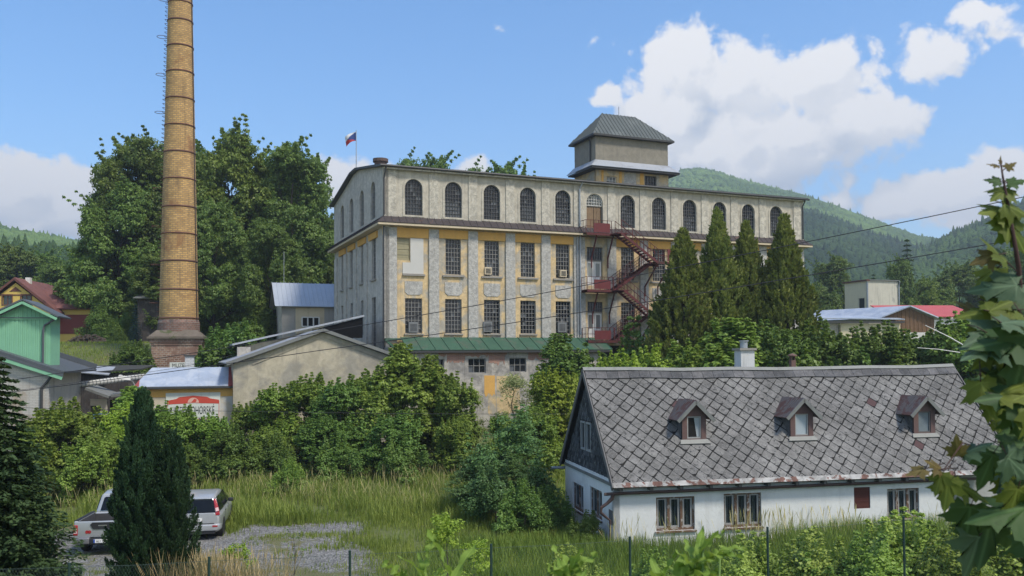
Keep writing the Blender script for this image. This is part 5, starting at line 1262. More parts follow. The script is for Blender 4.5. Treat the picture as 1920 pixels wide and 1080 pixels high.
def hill(name, sil, dist, d0, zb, n, cr, mat_, seed, cone=0.3):
    rg = np.random.default_rng(seed); sil = np.array(sil, float)
    az = np.arctan2(sil[:, 0]-960, CAM_F); hz = np.array([at(x, y, dist*math.cos(a))[2] for (x, y), a in zip(sil, az)])-cr*1.0
    H = lambda a: np.interp(a, az, hz)
    def zf(a, t):
        t_ = np.clip(t, 0, 1); up = t_*t_*(3-2*t_)*.45+t_*.55
        base = zb+(H(a)-zb)*up
        bumpy = 9*np.sin(a*37+t*5+seed)*np.sin(t*9+a*11)*t_*(1-t_)*dist/900
        back = np.clip(t-1, 0, 1); return base+bumpy-(H(a)-zb)*back*1.6
    A = np.linspace(az[0], az[-1], 120); T = np.linspace(0, 1.5, 40); AA, TT = np.meshgrid(A, T); DD = d0+(dist-d0)*TT
    V = np.stack([DD*np.sin(AA), DD*np.cos(AA), zf(AA, TT)], -1).reshape(-1, 3); nx = len(A); i, j = np.meshgrid(np.arange(nx-1), np.arange(len(T)-1)); q = (j*nx+i).ravel()
    tag(link(name+'_terrain', idx_mesh(name+'_terrain', V, np.stack([q, q+1, q+nx+1, q+nx], 1), m_soil, True)), kind='structure')
    a = rg.uniform(az[0], az[-1], n); t = rg.random(n)**.75*1.06; d = d0+(dist-d0)*t
    C = np.stack([d*np.sin(a), d*np.cos(a), zf(a, t)], 1); r = cr*rg.uniform(.7, 1.25, n)*(.55+.45*d/dist)
    hgt = rg.uniform(.7, 1.15, n); isc = rg.random(n) < cone
    hgt[isc] *= 2.0; rx = np.where(isc, r*.62, r)
    vv = ICO_V[None]*(1+rg.normal(0, .16, (n, 12, 1))); sc = np.stack([rx, rx, r*hgt], 1)
    vv = vv.copy(); taper = np.where(isc[:, None], 1-.75*np.clip(vv[:, :, 2], 0, 1), 1.)
    vv[:, :, 0] *= taper; vv[:, :, 1] *= taper
    P = vv*sc[:, None]+C[:, None]; P[:, :, 2] += (r*.5)[:, None]
    F = (ICO_F[None]+12*np.arange(n)[:, None, None]).reshape(-1, 3)
    tag(link(name+'_forest', idx_mesh(name+'_forest', P.reshape(-1, 3), F, mat_, True)), kind='stuff')
f_beech = forest_mat('beech_forest', (.065, .12, .028), (.15, .24, .06), .006)
f_mix = forest_mat('mixed_forest', (.03, .065, .022), (.08, .14, .04), .008)
f_dark = forest_mat('spruce_forest', (.02, .045, .018), (.055, .10, .034), .01)
hill('mountain', [(1060, 470), (1180, 392), (1255, 334), (1285, 322), (1315, 319), (1350, 326), (1400, 343), (1450, 357), (1500, 370), (1560, 389), (1620, 410), (1680, 432), (1730, 450), (1780, 456), (1850, 452), (1990, 450)], 1500, 500, 40, 24000, 4.6, f_beech, 1, .04)
hill('spruce_ridge', [(1330, 430), (1400, 402), (1470, 392), (1500, 396), (1559, 412), (1618, 437), (1678, 456), (1722, 468), (1772, 478), (1850, 490), (1950, 500)], 1000, 330, 22, 9000, 4.2, f_dark, 2, .22)
hill('valley_hill', [(1690, 490), (1745, 472), (1772, 452), (1800, 440), (1840, 426), (1880, 406), (1920, 390), (2000, 356), (2120, 320)], 900, 300, 20, 8500, 4.0, f_mix, 3, .1)
hill('valley_hill', [(-260, 415), (-150, 425), (0, 434), (60, 445), (100, 450), (140, 458), (200, 468), (300, 490), (420, 530)], 900, 320, 25, 8000, 4.0, f_beech, 4, .05)
hill('near_slope', [(-260, 452), (-100, 462), (0, 466), (60, 472), (110, 470), (150, 474), (200, 470), (330, 460), (500, 455), (620, 480), (700, 560)], 300, 150, 10, 5200, 2.5, f_dark, 5, .12)
# ------------------------------------------------------------------ foliage
def unit(v): return v/(np.linalg.norm(v, axis=-1, keepdims=True)+1e-9)
def leaf_quads(P, Nn, L, Wd, rg, T=None, droop=.0):
    n = len(P)
    if T is None: T = rg.normal(size=(n, 3))
    T = unit(T-Nn*(T*Nn).sum(1, keepdims=True)); B = np.cross(Nn, T)
    L = np.broadcast_to(L, n)[:, None]*rg.uniform(.7, 1.3, (n, 1)); Wd = np.broadcast_to(Wd, n)[:, None]*rg.uniform(.75, 1.25, (n, 1))
    return np.stack([P-T*L*.5, P+B*Wd*.5-Nn*Wd*.12, P+T*L*.5-Nn*L*droop, P-B*Wd*.5-Nn*Wd*.12], 1)
def sphere_pts(n, rg): return unit(rg.normal(size=(n, 3)))
def crown_mesh(name, blobs, clumps, per, csize, L, Wd, m, seed, flat=.6, up=.7, hollow=.55, nrand=.55, shoots=0, slant=.16):
    """leaves in clumps; clumps spread over the volume of several lobes, denser to the outside"""
    rg = np.random.default_rng(seed); B = np.array(blobs, float); vol = B[:, 3]*B[:, 4]*B[:, 5]; vol = vol**.8
    k = rg.choice(len(B), clumps, p=vol/vol.sum()); D = sphere_pts(clumps, rg)
    rad = hollow+(1-hollow)*rg.random(clumps)**.6
    C = B[k, :3]+D*B[k, 3:]*rad[:, None]
    cs = csize*rg.uniform(.6, 1.35, clumps)
    if shoots:      # young leaders standing out of the crown, thinner towards their tips
        kk = rg.choice(len(B), shoots); top = B[kk, :3]+np.stack([rg.uniform(-.7, .7, shoots)*B[kk, 3], rg.uniform(-.7, .7, shoots)*B[kk, 4], B[kk, 5]*.55], 1)
        lean = rg.normal(0, slant, (shoots, 2)); ln = csize*rg.uniform(1.0, 3.0, shoots)
        for f in (.0, .3, .6, .85, 1.05):
            q = top.copy(); q[:, :2] += lean*(ln*f)[:, None]; q[:, 2] += ln*f
            C = np.concatenate([C, q]); D = np.concatenate([D, unit(np.c_[lean*2, np.full(shoots, .6)])]); cs = np.concatenate([cs, csize*(.9-.6*f)*np.ones(shoots)])
        clumps = len(C)
    i = np.repeat(np.arange(clumps), per); n = len(i)
    d = sphere_pts(n, rg); rr_ = rg.random(n)**.45
    P = C[i]+d*np.array([1, 1, flat])*(cs[i]*rr_)[:, None]
    Nn = unit(d*.45+D[i]*.35+np.array([0, 0, up])+rg.normal(0, nrand, (n, 3)))
    return fast_mesh(name, leaf_quads(P, Nn, L, Wd, rg, droop=.12), 4, m), C
def trunk_mesh(name, h, r, targets, m, seed, lean=.03, limbs=7, base=-.4, r_limb=.3):
    rg = random.Random(seed); s = MB(); P = [(0, 0, base)]; n = 7
    for k in range(1, n): P.append((rg.uniform(-lean, lean)*h*k/n, rg.uniform(-lean, lean)*h*k/n, h*k/(n-1)))
    s.tube(P, [r*(1.25 if k == 0 else 1-.8*k/(n-1)) for k in range(n)], 8)
    T = list(targets); rg.shuffle(T)
    for t_ in T[:limbs]:
        t_ = np.array(t_); zz = max(h*.15, min(h*.85, t_[2]*rg.uniform(.45, .75))); k = zz/h*(n-1); i = min(n-2, int(k)); a = np.array(P[i+1 if False else i])+(np.array(P[i+1])-np.array(P[i]))*(k-i) if i > 0 else np.array(P[0])+(np.array(P[1])-np.array(P[0]))*((zz-base)/(P[1][2]-base))
        mid = (a+t_)/2+np.array([rg.uniform(-.1, .1), rg.uniform(-.1, .1), rg.uniform(-.02, .1)])*h*.25
        rl = r*r_limb*(1.2-zz/h); s.tube([a, mid, t_], [rl, rl*.6, rl*.18], 5)
    return s.mesh(name, m, True)
m_bark = plain('grey_bark', (.085, .072, .058), .95, .3, 3, .8, 14)
m_barkd = plain('dark_bark', (.05, .042, .034), .95, .3, 3, .8, 14)
l_ash = leaf('ash_leaves', (.042, .082, .024), (.12, .18, .048), .34, .03)
l_ashl = leaf('light_ash_leaves', (.055, .10, .02), (.14, .20, .045), .3, .03)
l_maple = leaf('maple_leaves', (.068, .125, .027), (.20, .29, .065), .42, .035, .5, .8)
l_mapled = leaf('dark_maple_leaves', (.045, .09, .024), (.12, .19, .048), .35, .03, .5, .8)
l_lime = leaf('lime_green_leaves', (.11, .18, .022), (.24, .33, .055), .38, .03, .5)
l_sumac = leaf('bluish_leaves', (.035, .08, .032), (.09, .165, .06), .3, .02, .5)
l_thuja = leaf('thuja_sprays', (.046, .068, .018), (.16, .18, .055), .28, .02, .7, .9, .2)
l_cypress = leaf('cypress_sprays', (.0085, .025, .014), (.027, .056, .028), .1, .02, .7, 1.5, .2)
l_spruce = leaf('spruce_needles', (.012, .030, .013), (.036, .066, .026), .1, .02, .7, 1., .2)
l_bspruce = leaf('blue_spruce_needles', (.015, .034, .034), (.035, .065, .06), .06, .02, .7)
l_pale = leaf('pale_birch_leaves', (.085, .11, .05), (.20, .22, .11), .3, .02, .55)
TPL = {}
def template(key, blobs, clumps, per, csize, L, Wd, m, seed, trunk_h, trunk_r, limbs=8, bark=None, **kw):
    cm, C = crown_mesh('crown', blobs, clumps, per, csize, L, Wd, m, seed, **kw)
    tm = trunk_mesh('trunk', trunk_h, trunk_r, [c for c in C[:60]], bark or m_bark, seed, limbs=limbs); TPL[key] = (cm, tm)
def plant(key, loc, name, label, cat, scale=1., rot=0., group=None, sz=None, m=None):
    o = thing(name, label, cat, tuple(float(v) for v in loc), rot, group); o.scale = (scale, scale, scale*(sz or 1))
    cm, tm = TPL[key]; c = link('crown', cm, o)
    if m: c.material_slots[0].link = 'OBJECT'; c.material_slots[0].material = m
    if tm: link('trunk', tm, o)
    return o
def lobes(seed, n, rx, z0, z1, r, top=.55):
    rg = np.random.default_rng(seed); out = [(0, 0, z1-r*.9, r*.8, r*.8, r*.95)]
    for k in range(n):
        f = rg.random(); z = z0+(z1-z0-r*.6)*f; rad = rx*math.sqrt(max(.1, 1-((f-.35)/.75)**2))*rg.uniform(.55, 1.); a = k*2.4+rg.uniform(-.4, .4)
        q = r*rg.uniform(.6, 1.1); out.append((rad*math.cos(a), rad*math.sin(a), z, q, q, q*.75))
    return out
# big park trees, 20 m
template('ash1', lobes(1, 44, 5.0, 3, 20, 2.2), 3000, 30, .66, .34, .19, l_ash, 1, 15, .42, 22, m_barkd, flat=.5, hollow=.3, shoots=110, slant=.9)
template('ash2', lobes(2, 42, 4.3, 3, 20, 2.0), 2600, 30, .64, .34, .19, l_ash, 2, 16, .38, 22, m_barkd, flat=.5, hollow=.3, shoots=100, slant=.9)
template('ash3', lobes(8, 42, 6.2, 2.0, 17, 2.1), 3200, 30, .7, .34, .19, l_ash, 3, 12, .42, 22, m_barkd, flat=.42, hollow=.3, shoots=120, slant=1.1)
# young maples and bushes, 6 m; leaves in flat sprays
template('maple1', lobes(4, 26, 1.7, .3, 6, .95), 900, 26, .30, .18, .14, l_maple, 4, 4.6, .08, 14, flat=.45, up=.8, hollow=.35, nrand=.5, shoots=120)
template('maple2', lobes(5, 30, 2.1, .2, 5.5, .95), 1000, 26, .31, .18, .14, l_maple, 5, 4.2, .08, 14, flat=.45, up=.8, hollow=.35, nrand=.5, shoots=130)
template('maple3', lobes(6, 18, 1.3, .5, 6.4, .75), 680, 26, .29, .17, .13, l_maple, 6, 5.2, .07, 14, flat=.45, up=.8, hollow=.35, nrand=.5, shoots=90)
template('bush1', lobes(7, 18, 1.5, .2, 2.6, .7), 260, 40, .34, .13, .085, l_mapled, 7, 1.9, .05, 10, flat=.6, up=.8, hollow=.45, shoots=26)
template('airy', lobes(9, 14, 1.0, .5, 6, .6), 170, 22, .38, .12, .07, l_pale, 9, 5.4, .05, 16, flat=.8, up=.3, hollow=.2)
template('sumac', lobes(10, 24, 2.1, .3, 4.3, .8), 420, 34, .42, .17, .07, l_sumac, 10, 3.2, .07, 14, flat=.38, up=1., hollow=.45, nrand=.45, shoots=24)
def thuja_mesh(name, h, r, n, L, Wd, m, seed, plumes, rz=.5, ex=.62, kx=1.7, inner=.55):
    """upright conifer: plumes of sprays pointing up and out over a tapering body"""
    rg = np.random.default_rng(seed); f = rg.random(plumes)**.9; prof = np.clip(np.minimum(1, (1-f)*kx)**ex*(.62+.38*np.minimum(1, f*5)), 0, 1)
    a = rg.uniform(0, 2*math.pi, plumes); out = np.stack([np.cos(a), np.sin(a), np.zeros(plumes)], 1)
    rad = r*prof*rg.uniform(inner, 1.12, plumes)*(1+.10*np.sin(a*3+f*19)+.08*np.sin(a*5-f*31)); C = out*rad[:, None]; C[:, 2] = f*h*.97
    per = n//plumes; i = np.repeat(np.arange(plumes), per); k = len(i)
    axis = unit(out*(.32+.25*(1-f))[:, None]+np.array([0, 0, 1.])+rg.normal(0, .12, (plumes, 3)))
    ln = rz*rg.uniform(.6, 1.3, plumes)*(1-.35*f); tt = rg.random(k)
    wid = (ln*.3)[i]*np.sqrt(np.clip(tt*3, 0, 1)*(1.02-tt))*rg.random(k)**.5
    dd = sphere_pts(k, rg); P = C[i]+axis[i]*((tt-.35)*ln[i])[:, None]+dd*wid[:, None]
    T = unit(axis[i]+dd*.5+rg.normal(0, .25, (k, 3))); Nn = unit(out[i]*.7+dd*.6+rg.normal(0, .5, (k, 3)))
    Nn = unit(Nn-T*(Nn*T).sum(1, keepdims=True))
    return fast_mesh(name, leaf_quads(P, Nn, L, Wd, rg, T), 4, m)
def straight_trunk(h, r, m=None): return MB().tube([(0, 0, -.5), (0, 0, h*.5), (0, 0, h*.92)], [r, r*.7, r*.1], 7).mesh('trunk', m or m_barkd, True)
TPL['thuja1'] = (thuja_mesh('crown', 10, 1.75, 60000, .2, .085, l_thuja, 21, 1700, .6, .88, 1.4), straight_trunk(10, .2))
TPL['thuja2'] = (thuja_mesh('crown', 10, 1.65, 60000, .2, .085, l_thuja, 22, 1700, .6, .88, 1.4), straight_trunk(10, .2))
TPL['cypress1'] = (thuja_mesh('crown', 6, .9, 230000, .075, .03, l_cypress, 23, 950, .6, inner=.3), straight_trunk(6, .06))
TPL['cypress2'] = (thuja_mesh('crown', 5, .64, 120000, .075, .03, l_cypress, 24, 560, .56, inner=.3), straight_trunk(5, .05))
def tier_mesh(name, h, r, m, seed, tiers=22, per=9, nd=90, L=.34, Wd=.09, droop=.35):
    """spruce: whorls of drooping boughs carrying hanging twigs"""
    rg = np.random.default_rng(seed); Ps, Ns, Ts = [], [], []
    for k in range(tiers):
        f = k/tiers; z = h*(.05+.93*f); R = r*(1-f)**.85+.12
        for j in range(per):
            a = 2*math.pi*(j+rg.random()*.8)/per+k; ln = R*rg.uniform(.75, 1.12); n = int(nd*max(.2, (1-f))); t = rg.random(n)**.7
            o = np.array([math.cos(a), math.sin(a), 0]); sd = np.array([-o[1], o[0], 0])
            w_ = rg.uniform(-1, 1, n)*ln*.26*(1.1-t*.8)
            P = o*(t*ln)[:, None]+sd*w_[:, None]; P[:, 2] = z-droop*ln*t**1.6+.12*ln*t**3-rg.random(n)*.12*ln-np.abs(w_)*.35
            Ps.append(P); T = o*.8+np.array([0, 0, -.5])+sd*np.sign(w_)[:, None]*.6+rg.normal(0, .3, (n, 3)); Ts.append(T)
            Ns.append(unit(np.array([0, 0, 1.])+rg.normal(0, .45, (n, 3))))
    P, Nn, T = map(np.concatenate, (Ps, Ns, Ts)); return fast_mesh(name, leaf_quads(P, Nn, L, Wd, rg, T, .15), 4, m)
TPL['spruce'] = (tier_mesh('crown', 18, 3.4, l_spruce, 31, 26, 9, 60, .5, .16), straight_trunk(18, .3))
TPL['hemlock'] = (tier_mesh('crown', 7.2, 1.9, l_spruce, 32, 44, 14, 190, .13, .06, .4), straight_trunk(7.2, .14))
TPL['bspruce'] = (tier_mesh('crown', 9, 2.4, l_bspruce, 33, 22, 9, 60, .3, .1), straight_trunk(9, .18))
def base(px, d): p = at(px, 640, d); return np.array([p[0], p[1], ground_z(p[0], p[1])])
def stand(key, px, ytop, d, h_tpl, name, label, cat, rot=0., group=None, wide=1., m=None, zb=None):
    """plant the template so that its top reaches the height seen at ytop"""
    p = base(px, d); 
    if zb is not None: p[2] = zb
    H = at(px, ytop, d)[2]-p[2]; sc = H/h_tpl
    o = plant(key, p, name, label, cat, sc, rot, group, None, m); o.scale = (sc*wide, sc*wide, sc); return o
# big trees behind the stack
GT = 'tall trees behind the chimney'
for key, px, yt, d, ht, lab, wide, rot, m in (
    ('ash3', 224, 345, 93, 17.6, 'spreading dark green tree left of the chimney, its lowest boughs over the red roof', .8, .3, None),
    ('ash1', 262, 250, 97, 20.6, 'tall dark green tree with an open crown just left of the brick chimney', .8, 1.2, None),
    ('ash2', 335, 256, 103, 20.6, 'tall tree standing straight behind the brick chimney', .9, 2.2, None),
    ('ash1', 430, 232, 97, 20.6, 'tallest tree right of the chimney with a yellowish green top', .74, 3.9, l_ashl),
    ('ash2', 545, 258, 95, 20.6, 'slender dark tree between the chimney trees and the mill gable', .78, .9, None),
    ('ash1', 490, 292, 104, 20.6, 'tree filling the gap between the yellowish tree and the slender one', .8, 5.0, None), ('ash1', 575, 330, 108, 20.6, 'dark tree deep between slender tree and mill gable', .7, 2.6, None),
    ('ash3', 400, 370, 88, 17.6, 'broad dark tree low behind the chimney shaft on its right', .72, 2.0, None),
    ('ash3', 515, 415, 86, 17.6, 'broad green tree above the roof of the small grey house', .72, 4.4, None),
    ('ash1', 608, 395, 106, 20.6, 'dark tree squeezed against the mill gable on its left side', .6, 5.2, None),
    ('ash2', 300, 470, 84, 20.6, 'dense dark tree at the left foot of the chimney behind the hut', 1.3, 1.9, None)):
    stand(key, px, yt, d, ht, 'deciduous_tree', lab, 'tree', rot, GT, wide, m)
for px, yt, lab in ((808, 282, 'round tree top showing above the mill roof nearest the flag'), (930, 296, 'lower tree top showing above the middle of the mill roof'), (958, 310, 'smallest dark tuft of a tree over the mill roof')):
    stand('ash2' if px > 950 else 'ash1', px, yt, 128, 20.6, 'deciduous_tree', lab, 'tree', px*.1, 'tree tops over the mill roof', .7)
# thujas in front of the mill
for key, px, yt, d, wide, lab, rot in (('thuja1', 1283, 418, 57, 1.0, 'leftmost and widest of the four columnar thujas before the mill', 0), ('thuja2', 1348, 381, 58.5, .86, 'second thuja from the left, the tallest slim one of the four', 1.), ('thuja1', 1402, 404, 59, .84, 'third thuja from the left, leaning into its taller neighbour', 2.2), ('thuja2', 1474, 392, 58, .92, 'rightmost thuja standing apart at the end of the mill', 3.1)):
    stand(key, px, yt, d, 10.2, 'thuja_tree', lab, 'tree', rot, 'columnar thujas before the mill', wide*1.2)
# thicket in the middle: young maples
GM = 'young maples of the thicket'
for key, px, yt, d, ht, wide, lab, m in (
    ('maple2', 470, 752, 51, 5.9, 1.0, 'pale topped maple bush at the left end of the thicket by the sign wall', None),
    ('maple1', 520, 722, 50, 6.4, .95, 'maple bush before the left part of the beige gable', None),
    ('maple2', 575, 704, 51, 5.9, 1.0, 'broad maple under the middle of the beige gable', None),
    ('maple1', 640, 712, 49, 6.4, 1.0, 'dark maple under the right slope of the beige gable', l_mapled),
    ('maple2', 705, 690, 51, 5.9, .95, 'maple at the right lower corner of the beige gable', None),
    ('maple3', 765, 652, 51, 6.8, 1.15, 'tallest maple spire reaching the green roof of the annex', None),
    ('maple3', 815, 672, 52, 6.8, 1.15, 'second maple spire beside the small left annex window', None),
    ('maple1', 858, 712, 50, 6.4, .85, 'rounded maple before the ochre patch of the annex wall', None),
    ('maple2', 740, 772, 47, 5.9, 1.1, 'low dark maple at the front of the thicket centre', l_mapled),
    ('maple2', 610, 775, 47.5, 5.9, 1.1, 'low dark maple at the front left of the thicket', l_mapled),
    ('maple2', 500, 800, 47.5, 5.9, 1.0, 'low green maple at the front left edge above tall grass', None),
    ('maple1', 850, 785, 46.5, 6.4, 1.0, 'low maple at the front right edge of the thicket', None),
    ('airy', 885, 722, 53, 6.2, 1.2, 'thin pale sapling before the ochre stain on the annex', None),
    ('airy', 962, 692, 53, 6.2, 1.4, 'airy pale birch sapling under the right annex window', None),
    ('maple1', 1035, 690, 51, 6.4, .9, 'bright green maple left of the cottage gable', l_lime),
    ('maple3', 1050, 632, 57, 6.8, 1.2, 'dark maple spire before the right end of the annex roof', l_mapled),
    ('maple2', 1085, 705, 54, 5.9, .9, 'yellow green maple tucked behind the cottage roof edge', l_lime),
    ('maple2', 1000, 760, 47, 5.9, .95, 'green maple between birch sapling and cottage gable', None),
    ('maple1', 940, 775, 47, 6.4, .8, 'slim green maple right of the thicket above the sumac', None)):
    stand(key, px, yt, d, ht, 'maple_bush', lab, 'bush', px*.37, GM, wide, m)
stand('sumac', 948, 772, 37.5, 4.6, 'spreading_shrub', 'broad bluish green shrub with layered leaves left of the cottage', 'shrub', .4, None, .95)
stand('sumac', 900, 862, 37, 4.6, 'spreading_shrub', 'lower bluish shrub leaning out over the tall grass', 'shrub', 2.4, None, 1.3)
stand('sumac', 972, 850, 36, 4.6, 'spreading_shrub', 'dark bluish shrub close to the cottage corner', 'shrub', 4.0, None, 1.15)
# left yard bushes
for key, px, yt, d, ht, wide, lab, m in (
    ('maple2', 118, 752, 41, 5.9, 1.05, 'green maple bush before the whitewashed workshop wall', None), ('maple1', 62, 800, 40, 6.4, 1.0, 'maple bush beside the dark conifer at the left', None),
    ('maple2', 232, 758, 45, 5.9, .8, 'yellow green bush rising left of the cypress top', l_lime), ('maple1', 205, 810, 41, 6.4, .8, 'bright bush between wire gate and cypress', None),
    ('maple3', 262, 730, 47, 6.8, 1.3, 'maple top showing directly above the cypress', None), ('maple2', 330, 764, 46, 5.9, 1.0, 'maple bush under the painted sign', None), ('maple1', 392, 776, 46, 6.4, .95, 'maple bush below the right half of the painted sign', None),
    ('maple2', 425, 800, 45, 5.9, 1.0, 'dark maple bush above the silver family car', l_mapled), ('maple2', 345, 830, 44, 5.9, 1.0, 'low maple bush right beside the cypress', l_mapled), ('maple2', 160, 820, 40, 5.9, .9, 'low dense bush behind the pickup', None)):
    stand(key, px, yt, d, ht, 'maple_bush', lab, 'bush', px*.53, 'bushes along the yard wall', wide, m)
# dark undergrowth at the foot of the tall trees
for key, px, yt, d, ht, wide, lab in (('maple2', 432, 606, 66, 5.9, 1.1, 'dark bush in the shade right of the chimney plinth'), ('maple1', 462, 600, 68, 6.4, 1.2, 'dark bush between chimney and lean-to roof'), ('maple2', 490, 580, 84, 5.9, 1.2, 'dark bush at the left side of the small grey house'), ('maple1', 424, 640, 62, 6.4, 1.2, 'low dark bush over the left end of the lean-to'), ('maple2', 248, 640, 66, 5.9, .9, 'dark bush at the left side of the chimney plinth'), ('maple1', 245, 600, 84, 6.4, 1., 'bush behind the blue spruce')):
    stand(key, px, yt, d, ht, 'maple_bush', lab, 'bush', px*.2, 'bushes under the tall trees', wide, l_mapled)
# behind the cottage roof
for key, px, yt, d, ht, wide, lab, m in (
    ('maple2', 1200, 652, 49, 5.9, .8, 'lime green bush over the left end of the cottage ridge', l_lime), ('maple1', 1150, 662, 50, 6.4, .7, 'small green bush at the left end of the cottage ridge', l_lime),
    ('bush1', 1172, 622, 60, 2.9, .9, 'dark creeper clump at the foot of the fire escape', l_mapled),
    ('maple3', 1350, 606, 50, 6.8, 1.5, 'light green ash bush before the thujas', l_maple), ('maple1', 1300, 640, 50, 6.4, 1., 'green bush left of the white cottage chimney', None),
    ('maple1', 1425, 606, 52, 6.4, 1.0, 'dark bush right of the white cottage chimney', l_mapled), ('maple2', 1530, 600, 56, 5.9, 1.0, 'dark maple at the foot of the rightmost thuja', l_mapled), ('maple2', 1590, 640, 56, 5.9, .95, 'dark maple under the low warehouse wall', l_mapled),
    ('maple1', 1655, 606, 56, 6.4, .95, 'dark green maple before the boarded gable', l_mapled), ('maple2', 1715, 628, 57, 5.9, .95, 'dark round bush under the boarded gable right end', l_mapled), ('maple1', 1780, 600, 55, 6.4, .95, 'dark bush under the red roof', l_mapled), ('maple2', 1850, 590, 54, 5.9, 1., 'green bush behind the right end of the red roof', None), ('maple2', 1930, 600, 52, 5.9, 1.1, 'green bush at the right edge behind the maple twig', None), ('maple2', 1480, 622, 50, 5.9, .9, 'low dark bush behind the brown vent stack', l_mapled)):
    stand(key, px, yt, d, ht, 'maple_bush', lab, 'bush', px*.71, 'bushes behind the cottage', wide, m)
# valley trees at the right
for key, px, yt, d, ht, wide, lab, m, nm in (
    ('ash2', 1570, 474, 150, 20.6, .8, 'dark rounded tree left of the pale block', None, 'deciduous_tree'), ('spruce', 1704, 436, 165, 18, .85, 'tall dark spruce rising behind the pale block', None, 'spruce_tree'),
    ('ash2', 1692, 478, 140, 20.6, .55, 'slim grey green poplar in front of the spruce', None, 'poplar_tree'), ('ash3', 1750, 520, 140, 17.6, .8, 'broad green tree over the red roof', l_ashl, 'deciduous_tree'), ('ash3', 1800, 490, 150, 17.6, .8, 'dark tree right of the red roof behind the twig', None, 'deciduous_tree'),
    ('ash3', 1735, 545, 118, 17.6, .7, 'lower light tree directly above the red roof', l_ashl, 'deciduous_tree'), ('ash3', 1880, 470, 150, 17.6, .9, 'tree at the right edge under the valley hill', None, 'deciduous_tree'), ('spruce', 1640, 505, 170, 18, .8, 'small dark spruce peeking over the pale block', None, 'spruce_tree'), ('ash3', 1540, 530, 130, 17.6, .8, 'dark tree between rightmost thuja and pale block', None, 'deciduous_tree'), ('ash3', 1620, 530, 175, 17.6, 1.2, 'far green tree line piece behind the pale block', None, 'deciduous_tree'), ('ash1', 1950, 440, 130, 20.6, .8, 'tree beyond the right edge under the hill', None, 'deciduous_tree')):
    stand(key, px, yt, d, ht, nm, lab, 'tree', px*.21, 'trees of the right valley', wide, m)
# trees of the left valley, garden
for key, px, yt, d, ht, wide, lab, m, nm in (
    ('ash3', 20, 462, 135, 17.6, 1.0, 'dark tree behind the yellow house ridge', None, 'deciduous_tree'), ('ash1', 78, 468, 140, 20.6, 1.0, 'dark tree right of the yellow house chimney', None, 'deciduous_tree'), ('ash3', 118, 490, 125, 17.6, 1.0, 'dark tree above the red tiled wing', None, 'deciduous_tree'), ('ash2', -30, 470, 130, 20.6, 1., 'dark tree at the left edge above the yellow house', None, 'deciduous_tree'),
    ('bspruce', 254, 566, 73, 9, .72, 'blue spruce between lawn and brick chimney', None, 'spruce_tree')):
    stand(key, px, yt, d, ht, nm, lab, 'tree', px*.3, None, wide, m)
for px, y, d, sc, lab in ((205, 632, 82, .9, 'round green garden bush right of the satellite dish'), (225, 645, 79, .7, 'dark clipped bush beside the log pile'), (190, 612, 86, 1.1, 'light bush behind the satellite dish'), (235, 610, 84, .8, 'green bush at the edge of the garden lawn')):
    p = at(px, y, d); plant('bush1', (p[0], p[1], p[2]-1.4*sc), 'garden_bush', lab, 'bush', sc, px, 'garden bushes')
# conifers close by
stand('cypress1', 268, 727, 19.5, 6.05, 'cypress_tree', 'dark columnar cypress in front of the cars, the taller of two stems', 'tree', .2, None, .8)
stand('cypress2', 324, 806, 19.3, 5.05, 'cypress_tree', 'shorter dark cypress stem joined to the right of the taller one', 'tree', 1.2, None, .88)
stand('hemlock', -12, 640, 15.5, 7.25, 'conifer_tree', 'dark drooping conifer filling the lower left corner', 'tree', .5, None, 1.25)

# ------------------------------------------------------------------ grass
def grass_mat(name, a, b_, trans=.35):
    return leaf(name, a, b_, trans, .0, .6, .35, .2)
g_green = grass_mat('green_grass', (.08, .118, .024), (.15, .19, .048)); g_dark = grass_mat('deep_green_grass', (.055, .098, .02), (.12, .175, .04)); g_straw = grass_mat('seed_heads', (.22, .21, .10), (.36, .33, .19), .3)  # second grass is a deeper green, for the house and bank
def blades(name, P, h, wd, m, seed, lean=.35, head=False):
    rg = np.random.default_rng(seed); n = len(P); h = h*rg.uniform(.55, 1.25, n); a = rg.uniform(0, 2*math.pi, n); d = np.stack([np.cos(a), np.sin(a), np.zeros(n)], 1); sd = np.stack([-d[:, 1], d[:, 0], np.zeros(n)], 1)
    l = rg.uniform(.2, 1., n)*lean; w_ = (wd*rg.uniform(.7, 1.3, n))[:, None]; up = np.array([0, 0, 1.])
    m1 = P+up*(h*.55)[:, None]+d*(h*l*.3)[:, None]; t1 = P+up*(h*(1-.25*l))[:, None]+d*(h*l)[:, None]
    if head:
        return fast_mesh(name, np.concatenate([np.stack([P-sd*w_*.25, P+sd*w_*.25, m1+sd*w_*.2, m1-sd*w_*.2], 1), np.stack([m1-sd*w_*.2, m1+sd*w_*.2, t1+sd*w_*1.2, t1-sd*w_*1.2], 1), np.stack([t1-sd*w_*1.2, t1+sd*w_*1.2, t1+(t1-m1)*.3+sd*w_*.2, t1+(t1-m1)*.3-sd*w_*.2], 1)], 0), 4, m)
    return fast_mesh(name, np.concatenate([np.stack([P-sd*w_, P+sd*w_, m1+sd*w_*.8, m1-sd*w_*.8], 1), np.stack([m1-sd*w_*.8, m1+sd*w_*.8, t1+sd*w_*.1, t1-sd*w_*.1], 1)], 0), 4, m)
